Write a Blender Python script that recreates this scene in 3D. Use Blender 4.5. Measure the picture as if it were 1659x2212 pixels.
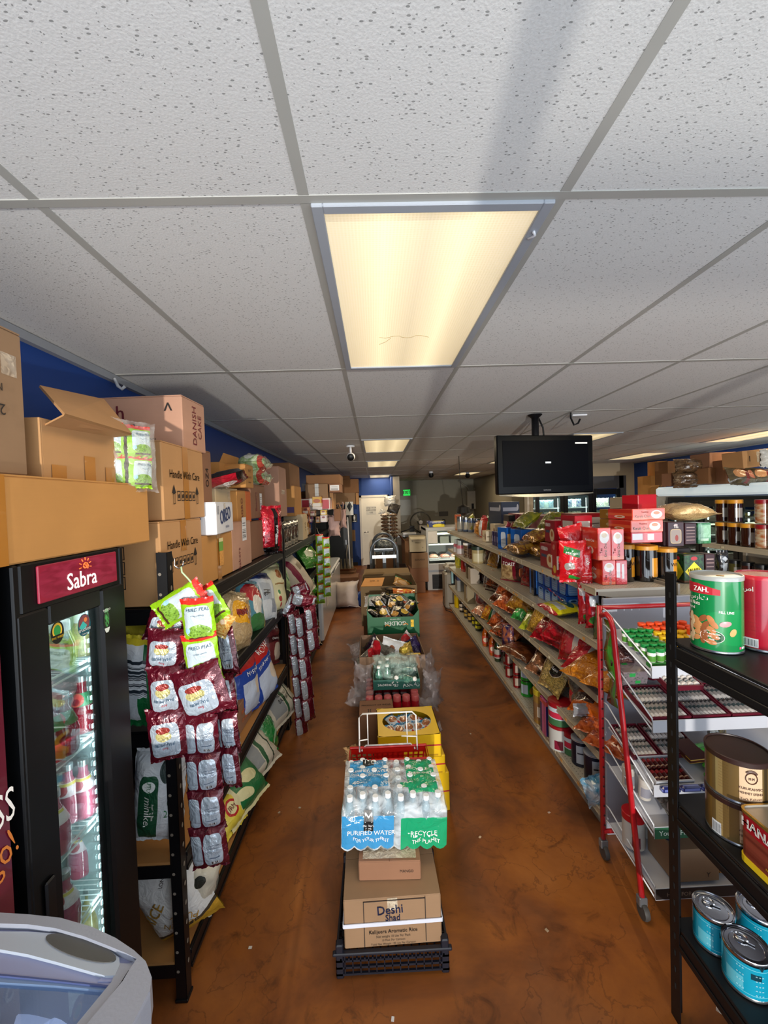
import bpy,math,random
from mathutils import Vector,Matrix,Euler,noise
PI=math.pi
sc=bpy.context.scene
COL=sc.collection
for o in list(bpy.data.objects):bpy.data.objects.remove(o)
# ---------------- camera ----------------
F,YAW,PITCH,ROLL,CH,CZ=878.,.0225,.0255,-.0325,1.86,2.568
cy_,sy_,cp_,sp_=math.cos(YAW),math.sin(YAW),math.cos(PITCH),math.sin(PITCH)
FW=Vector((sy_*cp_,cy_*cp_,-sp_));r0=Vector((cy_,-sy_,0));u0=r0.cross(FW)
cr_,sr_=math.cos(ROLL),math.sin(ROLL)
RT=r0*cr_+u0*sr_;UP=u0*cr_-r0*sr_
EYE=Vector((0,0,CH))
cam=bpy.data.cameras.new('camera');cam.sensor_fit='HORIZONTAL';cam.sensor_width=36
cam.lens=F/1659*36;cam.clip_start=.02;cam.clip_end=60
camo=bpy.data.objects.new('camera',cam);COL.objects.link(camo)
camo.matrix_world=Matrix(((RT.x,UP.x,-FW.x,0),(RT.y,UP.y,-FW.y,0),(RT.z,UP.z,-FW.z,CH),(0,0,0,1)))
sc.camera=camo
def ray(x,y):return RT*((x-829.5)/F)-UP*((y-1106)/F)+FW
def atz(x,y,z):d=ray(x,y);return EYE+d*((z-CH)/d.z)
def aty(x,y,Y):d=ray(x,y);return EYE+d*(Y/d.y)
def atx(x,y,X):d=ray(x,y);return EYE+d*(X/d.x)
# ---------------- light ----------------
w=bpy.data.worlds.new('world');sc.world=w;w.use_nodes=True
bg=w.node_tree.nodes['Background'];bg.inputs[0].default_value=(.62,.76,1,1);bg.inputs[1].default_value=1.0
sc.view_settings.view_transform='Standard';sc.view_settings.look='None'
sc.view_settings.exposure=0.0;sc.view_settings.gamma=1;sc.view_settings.use_curve_mapping=False
def area(name,loc,rot,sx,sy,power,col,spread=180):
 l=bpy.data.lights.new(name,'AREA');l.shape='RECTANGLE';l.size=sx;l.size_y=sy
 l.energy=power;l.color=col;l.spread=math.radians(spread)
 o=bpy.data.objects.new(name,l);o.location=loc;o.rotation_euler=rot;COL.objects.link(o);return o
# daylight through the shop windows behind the camera (window plane y = -1.2)
area('window_daylight',(2.0,-1.12,1.45),(PI/2+.42,0,0),6.4,2.0,132,(.88,.95,1.0))
# low sun thrown back off the street, through the same windows, grazing the ceiling
sp=bpy.data.lights.new('street_reflection','SPOT');sp.energy=2200;sp.color=(1,.93,.84);sp.spot_size=math.radians(60)
sp.shadow_soft_size=.05;sp.spot_blend=.3
spo=bpy.data.objects.new('street_reflection',sp);COL.objects.link(spo);spo.location=(-.2,-6.0,1.25)
spo.rotation_euler=Vector((.25,1,.09)).to_track_quat('-Z','Y').to_euler()
# ---------------- colour + materials ----------------
def lin(c):
 if isinstance(c,str):
  c=c.lstrip('#');c=[int(c[i:i+2],16)/255 for i in(0,2,4)]
 return tuple(((v/12.92)if v<=.04045 else((v+.055)/1.055)**2.4)for v in c[:3])
MATS={}
class NT:
 def __init__(s,name):
  s.m=bpy.data.materials.new(name);s.m.use_nodes=True;s.t=s.m.node_tree
  s.b=s.t.nodes['Principled BSDF'];s.out=s.t.nodes['Material Output']
 def n(s,typ,**kw):
  nd=s.t.nodes.new(typ)
  for k,v in kw.items():
   if k.startswith('i_'):nd.inputs[int(k[2:])if k[2:].isdigit()else k[2:]].default_value=v
   else:setattr(nd,k,v)
  return nd
 def l(s,a,b):s.t.links.new(a,b)
 def math(s,op,a,b=None):
  nd=s.n('ShaderNodeMath',operation=op)
  for i,v in enumerate((a,b)):
   if v is None:continue
   if isinstance(v,(int,float)):nd.inputs[i].default_value=v
   else:s.l(v,nd.inputs[i])
  return nd.outputs[0]
 def mix(s,fac,a,b):
  nd=s.n('ShaderNodeMix',data_type='RGBA')
  if isinstance(fac,(int,float)):nd.inputs[0].default_value=fac
  else:s.l(fac,nd.inputs[0])
  for i,v in((6,a),(7,b)):
   if isinstance(v,tuple):nd.inputs[i].default_value=(*v[:3],1)
   else:s.l(v,nd.inputs[i])
  return nd.outputs[2]
def noise_out(t,coord,scale,detail=3,dist=0,rough=.5):
 nd=t.n('ShaderNodeTexNoise');t.l(coord,nd.inputs['Vector']);nd.inputs['Scale'].default_value=scale
 nd.inputs['Detail'].default_value=detail;nd.inputs['Distortion'].default_value=dist;nd.inputs['Roughness'].default_value=rough
 return nd.outputs['Fac']
def ramp(t,fac,stops):
 nd=t.n('ShaderNodeValToRGB');t.l(fac,nd.inputs[0]);e=nd.color_ramp.elements
 while len(e)<len(stops):e.new(.5)
 for i,(p,c)in enumerate(stops):e[i].position=p;e[i].color=(*c[:3],1)
 return nd.outputs[0]
def bump(t,h,strength,dist=.01):
 nd=t.n('ShaderNodeBump');nd.inputs['Strength'].default_value=strength;nd.inputs['Distance'].default_value=dist
 t.l(h,nd.inputs['Height']);t.l(nd.outputs[0],t.b.inputs['Normal'])
def mat(name,col,rough=.5,metal=0,var=.12,scale=9,bmp=0,bscale=40,spec=None,coat=0,emit=0,alpha=1,trans=0):
 """plain procedural surface: base colour varied by noise, optional fine relief"""
 if name in MATS:return MATS[name]
 t=NT(name);c=lin(col);co=t.n('ShaderNodeTexCoord').outputs['Object']
 nz=noise_out(t,co,scale,4)
 a=tuple(v*(1-var)for v in c);b=tuple(min(1,v*(1+var))for v in c)
 cc=t.mix(nz,a,b);t.l(cc,t.b.inputs['Base Color'])
 t.b.inputs['Roughness'].default_value=rough;t.b.inputs['Metallic'].default_value=metal
 if coat:t.b.inputs['Coat Weight'].default_value=coat
 if spec is not None:t.b.inputs['Specular IOR Level'].default_value=spec
 if bmp:bump(t,noise_out(t,co,bscale,3),bmp)
 if emit:t.l(cc,t.b.inputs['Emission Color']);t.b.inputs['Emission Strength'].default_value=emit
 if alpha<1:t.b.inputs['Alpha'].default_value=alpha
 if trans:t.b.inputs['Transmission Weight'].default_value=trans;t.b.inputs['IOR'].default_value=1.45
 MATS[name]=t.m;return t.m
def film(name,col=(1,1,1),base=.12,top=.75,rough=.12,crinkle=.6,cs=14):
 """clear crinkled plastic film: mostly see-through, glossy"""
 if name in MATS:return MATS[name]
 t=NT(name);co=t.n('ShaderNodeTexCoord').outputs['Object']
 tr=t.n('ShaderNodeBsdfTransparent');tr.inputs[0].default_value=(.96,.98,.98,1)
 t.b.inputs['Base Color'].default_value=(*lin(col),1);t.b.inputs['Roughness'].default_value=rough
 mx=t.n('ShaderNodeMixShader');nz=noise_out(t,co,cs,3,.6)
 r_=t.n('ShaderNodeMapRange',i_1=.35,i_2=.75,i_3=base,i_4=top);t.l(nz,r_.inputs[0])
 t.l(r_.outputs[0],mx.inputs[0]);t.l(tr.outputs[0],mx.inputs[1]);t.l(t.b.outputs[0],mx.inputs[2])
 t.l(mx.outputs[0],t.out.inputs[0]);bump(t,nz,crinkle,.02)
 MATS[name]=t.m;return t.m
def glassm(name,col=(.9,1,.98),fac=.12,rough=.02):
 if name in MATS:return MATS[name]
 t=NT(name);tr=t.n('ShaderNodeBsdfTransparent');tr.inputs[0].default_value=(*col,1)
 gl=t.n('ShaderNodeBsdfGlossy');gl.inputs['Roughness'].default_value=rough
 fr=t.n('ShaderNodeFresnel');fr.inputs[0].default_value=1.45
 a=t.math('ADD',t.math('MULTIPLY',fr.outputs[0],.45),fac*.12)
 mx=t.n('ShaderNodeMixShader');t.l(a,mx.inputs[0]);t.l(tr.outputs[0],mx.inputs[1]);t.l(gl.outputs[0],mx.inputs[2])
 t.l(mx.outputs[0],t.out.inputs[0]);MATS[name]=t.m;return t.m
def _maskgroup(kind):
 g=bpy.data.node_groups.new('mask_'+kind,'ShaderNodeTree')
 g.interface.new_socket('UV',in_out='INPUT',socket_type='NodeSocketVector')
 g.interface.new_socket('C',in_out='INPUT',socket_type='NodeSocketVector')
 g.interface.new_socket('S',in_out='INPUT',socket_type='NodeSocketVector')
 g.interface.new_socket('R',in_out='INPUT',socket_type='NodeSocketFloat')
 g.interface.new_socket('M',in_out='OUTPUT',socket_type='NodeSocketFloat')
 i=g.nodes.new('NodeGroupInput');o=g.nodes.new('NodeGroupOutput')
 s=g.nodes.new('ShaderNodeVectorMath');s.operation='SUBTRACT'
 rt=g.nodes.new('ShaderNodeVectorRotate');rt.rotation_type='Z_AXIS'
 d=g.nodes.new('ShaderNodeVectorMath');d.operation='DIVIDE'
 a=g.nodes.new('ShaderNodeVectorMath');a.operation='ABSOLUTE'
 L=g.links.new
 L(i.outputs[0],s.inputs[0]);L(i.outputs[1],s.inputs[1]);L(s.outputs[0],rt.inputs['Vector']);L(i.outputs[3],rt.inputs['Angle'])
 L(rt.outputs[0],d.inputs[0]);L(i.outputs[2],d.inputs[1]);L(d.outputs[0],a.inputs[0])
 lt=g.nodes.new('ShaderNodeMath');lt.operation='LESS_THAN';lt.inputs[1].default_value=1
 x=g.nodes.new('ShaderNodeSeparateXYZ');L(a.outputs[0],x.inputs[0])
 if kind=='rect':
  m=g.nodes.new('ShaderNodeMath');m.operation='MAXIMUM';L(x.outputs[0],m.inputs[0]);L(x.outputs[1],m.inputs[1]);L(m.outputs[0],lt.inputs[0])
 elif kind=='dia':
  m=g.nodes.new('ShaderNodeMath');m.operation='ADD';L(x.outputs[0],m.inputs[0]);L(x.outputs[1],m.inputs[1]);L(m.outputs[0],lt.inputs[0])
 else:
  p=2.0 if kind=='ell' else 5.0
  ps=[]
  for k in(0,1):
   q=g.nodes.new('ShaderNodeMath');q.operation='POWER';q.inputs[1].default_value=p;L(x.outputs[k],q.inputs[0]);ps.append(q)
  m=g.nodes.new('ShaderNodeMath');m.operation='ADD';L(ps[0].outputs[0],m.inputs[0]);L(ps[1].outputs[0],m.inputs[1]);L(m.outputs[0],lt.inputs[0])
 L(lt.outputs[0],o.inputs[0]);return g
MG={k:_maskgroup(k)for k in('rect','ell','rrect','dia')}
def art(name,base,shapes=(),rough=.45,metal=0,crinkle=0,cs=18,coat=0,var=.06,emit=0,alpha=1):
 """printed surface: flat shapes in UV space over a base colour. shape = (kind, cx, cy, hw, hh, colour[, rot]);
    colour may be ('vor'|'nz', c1, c2, scale): mottled print such as peas, crisps or rice"""
 if name in MATS:return MATS[name]
 t=NT(name);tc=t.n('ShaderNodeTexCoord');uv=tc.outputs['UV']
 def colour(c):
  if isinstance(c,tuple)and isinstance(c[0],str):
   if c[0]=='vor':
    v=t.n('ShaderNodeTexVoronoi');t.l(uv,v.inputs['Vector']);v.inputs['Scale'].default_value=c[3]
    return ramp(t,v.outputs['Distance'],[(0,lin(c[2])),(.55,lin(c[1]))])
   if c[0]=='bar':
    x=t.n('ShaderNodeSeparateXYZ');t.l(uv,x.inputs[0]);cb=t.n('ShaderNodeCombineXYZ');t.l(x.outputs[c[4]if len(c)>4 else 0],cb.inputs[0])
    return ramp(t,noise_out(t,cb.outputs[0],c[3],2),[(.49,lin(c[1])),(.51,lin(c[2]))])
   return ramp(t,noise_out(t,uv,c[3],3,.5),[(.38,lin(c[1])),(.62,lin(c[2]))])
  return lin(c)
 cur=colour(base)
 if isinstance(cur,tuple):
  nz=noise_out(t,tc.outputs['Object'],6,2);cur=t.mix(nz,tuple(v*(1-var)for v in cur),tuple(min(1,v*(1+var))for v in cur))
 for s in shapes:
  g=t.n('ShaderNodeGroup');g.node_tree=MG[s[0]];t.l(uv,g.inputs[0])
  g.inputs[1].default_value=(s[1],s[2],0);g.inputs[2].default_value=(s[3],s[4],1);g.inputs[3].default_value=s[6]if len(s)>6 else 0
  cur=t.mix(g.outputs[0],cur,colour(s[5]))
 t.l(cur,t.b.inputs['Base Color']);t.b.inputs['Roughness'].default_value=rough;t.b.inputs['Metallic'].default_value=metal
 if coat:t.b.inputs['Coat Weight'].default_value=coat
 if emit:t.l(cur,t.b.inputs['Emission Color']);t.b.inputs['Emission Strength'].default_value=emit
 if alpha<1:t.b.inputs['Alpha'].default_value=alpha
 if crinkle:bump(t,noise_out(t,tc.outputs['Object'],cs,3,1.2),crinkle,.02)
 MATS[name]=t.m;return t.m
# ---------------- mesh helpers ----------------
def link(o,parent=None):
 COL.objects.link(o)
 if parent is not None:o.parent=parent
 return o
def mesh(name,V,Fc,m=None,parent=None,uv=None,smooth=False,mi=None,loc=None,rot=None):
 me=bpy.data.meshes.new(name);me.from_pydata([tuple(v)for v in V],[],Fc)
 ms=m if isinstance(m,(list,tuple))else[m]
 for x in ms:
  if x:me.materials.append(x)
 if mi:me.polygons.foreach_set('material_index',mi)
 if uv:
  l=me.uv_layers.new(name='uv')
  fl=[]
  for f in uv:
   for p in f:fl+=(p[0],p[1])
  l.data.foreach_set('uv',fl)
 if smooth:me.polygons.foreach_set('use_smooth',[True]*len(me.polygons))
 me.update();o=bpy.data.objects.new(name,me)
 if loc:o.location=loc
 if rot:o.rotation_euler=rot
 return link(o,parent)
def T(name,label,cat,loc,rot=(0,0,0),group=None):
 o=bpy.data.objects.new(name,None);o.empty_display_size=.05;link(o);o.location=loc;o.rotation_euler=rot
 o['label']=label;o['category']=cat
 if group:o['group']=group
 return o
def tag(o,label,cat,group=None):
 o['label']=label;o['category']=cat
 if group:o['group']=group
 return o
def S(o):o['kind']='structure';return o
def boxvf(x0,x1,y0,y1,z0,z1,c=0):
 """box; c>0 chamfers the four vertical + horizontal edges (one cut)"""
 if c<=0:
  V=[(x0,y0,z0),(x1,y0,z0),(x1,y1,z0),(x0,y1,z0),(x0,y0,z1),(x1,y0,z1),(x1,y1,z1),(x0,y1,z1)]
  Fc=[(0,3,2,1),(4,5,6,7),(0,1,5,4),(1,2,6,5),(2,3,7,6),(3,0,4,7)]
  return V,Fc
 V=[];Fc=[]
 rings=[(z0,c),(z0+c,0),(z1-c,0),(z1,c)]
 for z,i in rings:
  a,b,d,e=x0+i,x1-i,y0+i,y1-i;k=c if i==0 else c*.6
  V+=[(a+k,d,z),(b-k,d,z),(b,d+k,z),(b,e-k,z),(b-k,e,z),(a+k,e,z),(a,e-k,z),(a,d+k,z)]
 Fc.append(tuple(reversed(range(8))));Fc.append(tuple(range(24,32)))
 for r in range(3):
  for i in range(8):Fc.append((r*8+i,r*8+(i+1)%8,r*8+8+(i+1)%8,r*8+8+i))
 return V,Fc
def boxuv(V,Fc):
 """each face 0..1 on its own: -y face u=+x, +x face u=+y, +y face u=-x, -x face u=-y, top u=+x v=+y"""
 xs=[v[0]for v in V];ys=[v[1]for v in V];zs=[v[2]for v in V]
 a=(min(xs),min(ys),min(zs));s=(max(max(xs)-a[0],1e-6),max(max(ys)-a[1],1e-6),max(max(zs)-a[2],1e-6))
 out=[]
 for f in Fc:
  p=[Vector(V[i])for i in f];n=(p[1]-p[0]).cross(p[2]-p[0])if len(p)>2 else Vector((0,0,1))
  q=[((v.x-a[0])/s[0],(v.y-a[1])/s[1],(v.z-a[2])/s[2])for v in p]
  ax,ay,az=abs(n.x),abs(n.y),abs(n.z)
  if az>=ax and az>=ay:out.append([(t[0],t[1])for t in q])
  elif ax>=ay:out.append([(t[1]if n.x>0 else 1-t[1],t[2])for t in q])
  else:out.append([(t[0]if n.y<0 else 1-t[0],t[2])for t in q])
 return out
def box(name,x0,x1,y0,y1,z0,z1,m,parent=None,c=0,**kw):
 if x1<x0:x0,x1=x1,x0
 if y1<y0:y0,y1=y1,y0
 V,Fc=boxvf(x0,x1,y0,y1,z0,z1,c);return mesh(name,V,Fc,m,parent,uv=boxuv(V,Fc),**kw)
class MB:
 """collects simple shapes into one mesh"""
 def __init__(s):s.V=[];s.F=[];s.U=[];s.MI=[]
 def add(s,V,Fc,uv=None,mi=0):
  o=len(s.V);s.V+=list(V);s.F+=[tuple(i+o for i in f)for f in Fc];s.U+=uv if uv else boxuv(V,Fc);s.MI+=[mi]*len(Fc);return s
 def box(s,x0,x1,y0,y1,z0,z1,c=0,mi=0):V,Fc=boxvf(min(x0,x1),max(x0,x1),min(y0,y1),max(y0,y1),min(z0,z1),max(z0,z1),c);return s.add(V,Fc,mi=mi)
 def quad(s,a,b,c,d,mi=0):return s.add([a,b,c,d],[(0,1,2,3)],[[(0,0),(1,0),(1,1),(0,1)]],mi)
 def tube(s,pts,r,n=6,mi=0,closed=False):
  V,Fc=tubevf(pts,r,n,closed);return s.add(V,Fc,[[(0,0)]*len(f)for f in Fc],mi)
 def build(s,name,m,parent=None,smooth=False,**kw):return mesh(name,s.V,s.F,m,parent,uv=s.U,smooth=smooth,mi=s.MI,**kw)
def tubevf(pts,r,n=6,closed=False):
 pts=[Vector(p)for p in pts];V=[];Fc=[];N=len(pts);up=Vector((.13,.21,.97))
 for i,p in enumerate(pts):
  if closed:d=pts[(i+1)%N]-pts[i-1]
  else:d=pts[min(i+1,N-1)]-pts[max(i-1,0)]
  d.normalize();a=d.cross(up)
  if a.length<.2:a=d.cross(Vector((1,0,.1)))
  a.normalize();b=d.cross(a);rr=r[i]if isinstance(r,(list,tuple))else r
  for k in range(n):V.append(p+a*math.cos(2*PI*k/n)*rr+b*math.sin(2*PI*k/n)*rr)
 for i in range(N if closed else N-1):
  j=(i+1)%N
  for k in range(n):Fc.append((i*n+k,j*n+k,j*n+(k+1)%n,i*n+(k+1)%n))
 if not closed:Fc.append(tuple(range(n)));Fc.append(tuple(reversed(range((N-1)*n,N*n))))
 return V,Fc
def tube(name,pts,r,m,parent=None,n=8,closed=False):
 V,Fc=tubevf(pts,r,n,closed);return mesh(name,V,Fc,m,parent,smooth=True)
def lathe(name,prof,m,parent=None,n=24,loc=None,rot=None,mi=None,cap=True,sx=1,sy=1,smooth=True):
 """prof: [(r, z)] bottom to top; u runs round (u=.5 faces -y), v along z"""
 V=[];Fc=[];U=[];MI=[];z0=prof[0][1];zs=max(1e-6,prof[-1][1]-z0)
 for r,z in prof:
  for k in range(n):
   a=2*PI*k/n+PI/2;V.append((r*math.cos(a)*sx,r*math.sin(a)*sy,z))
 for i in range(len(prof)-1):
  for k in range(n):
   j=(k+1)%n;Fc.append((i*n+k,i*n+j,i*n+n+j,i*n+n+k));a,b=k/n,(k+1)/n;c,d=(prof[i][1]-z0)/zs,(prof[i+1][1]-z0)/zs
   U.append([(a,c),(b,c),(b,d),(a,d)]);MI.append(mi[i]if mi else 0)
 if cap:
  Fc.append(tuple(reversed(range(n))));U.append([(0,0)]*n);MI.append(mi[0]if mi else 0)
  Fc.append(tuple(range((len(prof)-1)*n,len(prof)*n)));MI.append(mi[-1]if mi else 0)
  U.append([(.5+.5*math.cos(2*PI*k/n),.5+.5*math.sin(2*PI*k/n))for k in range(n)])
 o=mesh(name,V,Fc,m,parent,uv=U,mi=MI,loc=loc,rot=rot)
 if smooth:
  o.data.polygons.foreach_set('use_smooth',[len(p.vertices)==4 for p in o.data.polygons])
  try:o.data.set_sharp_from_angle(angle=math.radians(38))
  except Exception:pass
 return o
# ---------------- text ----------------
_TX={}
def glyphs(s):
 if s in _TX:return _TX[s]
 c=bpy.data.curves.new('t','FONT');c.body=s;c.resolution_u=2;c.size=1;c.align_x='CENTER';c.align_y='CENTER'
 o=bpy.data.objects.new('t',c);me=bpy.data.meshes.new_from_object(o)
 V=[tuple(v.co[:2])for v in me.vertices];Fc=[tuple(p.vertices)for p in me.polygons]
 bpy.data.objects.remove(o);bpy.data.curves.remove(c);bpy.data.meshes.remove(me);_TX[s]=(V,Fc);return V,Fc
def lettering(P,items,parent,m,name='lettering',off=.0012):
 """items: (text, s, t, size[, rot, squash, bold]) on surface P(s,t,off)->point; s,t in metres from the surface's centre"""
 V=[];Fc=[]
 for it in items:
  tx,s0,t0,sz=it[:4];rot=it[4]if len(it)>4 else 0;sq=it[5]if len(it)>5 else 1;bold=it[6]if len(it)>6 else 0
  gv,gf=glyphs(tx)
  ca,sa=math.cos(rot),math.sin(rot)
  for d in((0,)if not bold else(-bold,bold)):
   o=len(V)
   for a,b in gv:
    a=a*sz*sq+d*sz;b=b*sz
    V.append(P(s0+a*ca-b*sa,t0+a*sa+b*ca,off+abs(d)*.001))
   Fc+=[tuple(i+o for i in f)for f in gf]
 return mesh(name,V,Fc,m,parent)
def FACE(sz,face,base=0):
 """surface function for a box (root at base centre)"""
 x,y,z=sz
 if face=='F':return lambda s,t,o:(s,-y/2-o,base+z/2+t)
 if face=='B':return lambda s,t,o:(-s,y/2+o,base+z/2+t)
 if face=='R':return lambda s,t,o:(x/2+o,s,base+z/2+t)
 if face=='L':return lambda s,t,o:(-x/2-o,-s,base+z/2+t)
 return lambda s,t,o:(s,t,base+z+o)
def CYL(r,h,z0=0):return lambda s,t,o:((r+o)*math.sin(s/r),-(r+o)*math.cos(s/r),z0+h/2+t)
def patch(name,P,s0,s1,t0,t1,m,parent,off=.0008,n=1,mm=1):
 """thin printed patch / tape / label on a surface"""
 V=[];Fc=[];U=[]
 for j in range(mm+1):
  for i in range(n+1):V.append(P(s0+(s1-s0)*i/n,t0+(t1-t0)*j/mm,off))
 for j in range(mm):
  for i in range(n):
   a=j*(n+1)+i;Fc.append((a,a+1,a+n+2,a+n+1));U.append([(i/n,j/mm),((i+1)/n,j/mm),((i+1)/n,(j+1)/mm),(i/n,(j+1)/mm)])
 return mesh(name,V,Fc,m,parent,uv=U,smooth=n>1)
# ---------------- shared materials ----------------
BLK=mat('ink_black','#1c1512',.7,var=.02);WHT=mat('ink_white','#f4f2ec',.5,var=.02);INKR=mat('ink_red','#b3202e',.5,var=.03)
INKB=mat('ink_blue','#24427c',.5,var=.03);INKY=mat('ink_yellow','#f2c41a',.5,var=.03);INKG=mat('ink_green','#0f6b3c',.5,var=.03)
INKM=mat('ink_maroon','#6d1c26',.6,var=.03);INKO=mat('ink_orange','#e0692a',.5,var=.03);INKN=mat('ink_navy','#1b2547',.5,var=.03)
def cardmat(name,col,seam=True):
 if name in MATS:return MATS[name]
 t=NT(name);tc=t.n('ShaderNodeTexCoord');co=tc.outputs['Object'];c=lin(col)
 nz=noise_out(t,co,5,5,.3);fine=t.n('ShaderNodeTexNoise');mp=t.n('ShaderNodeMapping');mp.inputs[3].default_value=(1,1,30)
 t.l(co,mp.inputs[0]);t.l(mp.outputs[0],fine.inputs[0]);fine.inputs['Scale'].default_value=6
 cc=t.mix(nz,tuple(v*.78 for v in c),tuple(min(1,v*1.14)for v in c));cc=t.mix(t.math('MULTIPLY',fine.outputs['Fac'],.18),cc,tuple(v*.7 for v in c))
 t.l(cc,t.b.inputs['Base Color']);t.b.inputs['Roughness'].default_value=.82;bump(t,nz,.25,.01)
 MATS[name]=t.m;return t.m
CARD=cardmat('card_tan','#b38657');CARD2=cardmat('card_ochre','#b98446');CARD3=cardmat('card_grey_tan','#8d6f52');CARDP=cardmat('card_pinkish','#b98d74')
CARDR=cardmat('card_rosy','#8a6248');CARDD=cardmat('card_dark','#835c3a');CARDW=cardmat('card_white','#d9dbe0');CARDC=cardmat('card_cream','#cdb893')
TAPE=mat('packing_tape','#a9702f',.18,var=.15,coat=.6);TAPEC=film('clear_tape',(.9,.85,.75),.35,.8,.1,.5,60)
BMETAL=mat('black_powder_metal','#0c0c0f',.42,var=.2,spec=.3);CHROME=mat('chrome','#c9cbd0',.18,1,var=.05);GREYM=mat('grey_metal','#7b7f84',.4,.6,var=.1)
WMETAL=mat('white_metal','#d6d8dc',.4,var=.05);BPLAST=mat('black_plastic','#08090b',.42,var=.1,spec=.3)
# ---------------- carton ----------------
def carton(label,c,sz,rz=0,m=None,group=None,texts=(),tapes=(),stick=(),name='cardboard_carton',tilt=(0,0),flaps='T',cat='box'):
 """c: base centre; texts: (face, colour material, items); tapes: (face, s0,s1,t0,t1); stick: (name, face, s0,s1,t0,t1, material)"""
 m=m or CARD;t=T(name,label,cat,c,(tilt[0],tilt[1],rz),group);x,y,z=sz
 box('body',-x/2,x/2,-y/2,y/2,0,z-.002,m,t,c=.004)
 if flaps and 'T' in flaps: # two closing flaps meeting at a seam
  along=x>=y
  for k in(-1,1):
   a,b=(.0015,(y if along else x)/2-.002);a,b=(a,b)if k>0 else(-b,-a)
   if along:box('flap',-x/2+.002,x/2-.002,a,b,z-.002,z+.002,m,t)
   else:box('flap',a,b,-y/2+.002,y/2-.002,z-.002,z+.002,m,t)
 for tp in tapes:patch('tape',FACE((x,y,z),tp[0],0),*tp[1:5],TAPE if len(tp)<6 else tp[5],t,.0012+.004*(tp[0]=='T'))
 for s in stick:patch(s[0],FACE((x,y,z),s[1],0),*s[2:6],s[6],t,.002)
 for f,im,items in texts:lettering(FACE((x,y,z),f,0),items,t,im,off=.003)
 return t
def aface(xn,yt,yb,xf,yf,X,w):
 """aisle-facing box (plane x=X) from picture corners: near edge (xn, yt..yb), far top corner (xf,yf) -> centre, size"""
 b=atx(xn,yb,X);tp=atx(xn,yt,X);f=atx(xf,yf,X);y0,y1=(b.y+tp.y)/2,f.y;sgn=1 if X>0 else-1
 return(X+sgn*w/2,(y0+y1)/2,b.z),(w,max(.03,y1-y0),tp.z-b.z)
def cface(xl,xr,yt,yb,Y,d):
 """camera-facing box (plane y=Y) from its picture rectangle -> centre, size"""
 a=aty(xl,yb,Y);b=aty(xr,yb,Y);tp=aty((xl+xr)/2,yt,Y);z0=aty((xl+xr)/2,yb,Y).z
 return((a.x+b.x)/2,Y+d/2,z0),(b.x-a.x,d,tp.z-z0)
# ---------------- bags ----------------
def bagP(w,h,d,seed=0,wr=.012,pin=.07,flat=.0,p=2.2,slump=0):
 off=Vector((seed*3.17,seed*1.7,seed*.61))
 def P(u,v,side,o=0):
  a,b=2*u-1,2*v-1
  e=(max(0,1-abs(a)**p)*max(0,1-abs(b)**(p*1.5)))**.5
  nz=noise.noise(Vector((a*1.9,b*2.3,side*.7))+off);n2=noise.noise(Vector((a*5.5,b*6.5,side*2.3))+off)
  th=d/2*e*(1+.22*nz)+wr*n2*min(1,e*3)*(.3+.7*abs(b))+.0008
  x=a*w/2*(1-pin*(1-b*b)**1.0*0)*(1-pin*(1-abs(b)**6)*(.6+.4*nz))+wr*.7*n2*abs(a)
  z=b*h/2*(1-.5*pin*(1-abs(a)**4))+wr*.6*noise.noise(Vector((a*4,3.1,b))+off)
  if slump:z-=slump*h*.1*(1-b)*abs(a)
  return(x,side*(th+o)-flat,z)
 return P
def bag(name,w,h,d,m,parent,seed=0,wr=.012,pin=.07,nu=10,nv=13,back=None,seal=0,sealm=None,**kw):
 """sealed pouch, front on -y, centre at origin; seal>0 adds pinked flat ends"""
 P=bagP(w,h,d,seed,wr,pin,**kw);V=[];Fc=[];U=[];MI=[]
 for sd,s in enumerate((-1,1)):
  o=len(V)
  for j in range(nv+1):
   for i in range(nu+1):V.append(P(i/nu,j/nv,s))
  for j in range(nv):
   for i in range(nu):
    a=o+j*(nu+1)+i;f=(a,a+1,a+nu+2,a+nu+1);q=[(i/nu,j/nv),((i+1)/nu,j/nv),((i+1)/nu,(j+1)/nv),(i/nu,(j+1)/nv)]
    if s>0:f=f[::-1];q=[(1-x,y)for x,y in q[::-1]]
    Fc.append(f);U.append(q);MI.append(sd if back else 0)
 if seal:
  for b in(0,1):
   o=len(V);n=nu*2
   for j in(0,1):
    for i in range(n+1):
     q=Vector(P(i/n,b,-1));zz=(1 if b else-1)*(seal*j+(.0025 if(i%2 and j)else 0));V.append((q.x*(1+.03*j),q.y*.3+.004*math.sin(i*1.1+seed)*j,q.z+zz))
   for i in range(n):
    a=o+i;Fc.append((a,a+1,a+n+2,a+n+1));U.append([(.02,.02)]*4 if b==0 else[(.02,.98)]*4);MI.append(0)
 o=mesh(name,V,Fc,[m,back]if back else[m],parent,uv=U,mi=MI,smooth=True)
 o['_p']=0;del o['_p']
 return o,(lambda s,t,of=0:P(min(1,max(0,.5+s/w)),min(1,max(0,.5+t/h)),-1,of+.001))
def snack(label,loc,rot,w,h,d,m,name='snack_bag',cat='bag',group=None,seed=0,texts=(),seal=.008,wr=.006,back=None,lettn='lettering',parts=True,**kw):
 t=T(name,label,cat,loc,rot,group)if(texts or back)and parts else None
 o,P=bag('pouch' if t else name,w,h,d,m,t,seed,wr,seal=seal,back=back,**kw)
 if t is None:
  o.location=loc;o.rotation_euler=rot;tag(o,label,cat,group);return o
 for im,items in texts:lettering(P,items,t,im,off=.0015)
 return t
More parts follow.
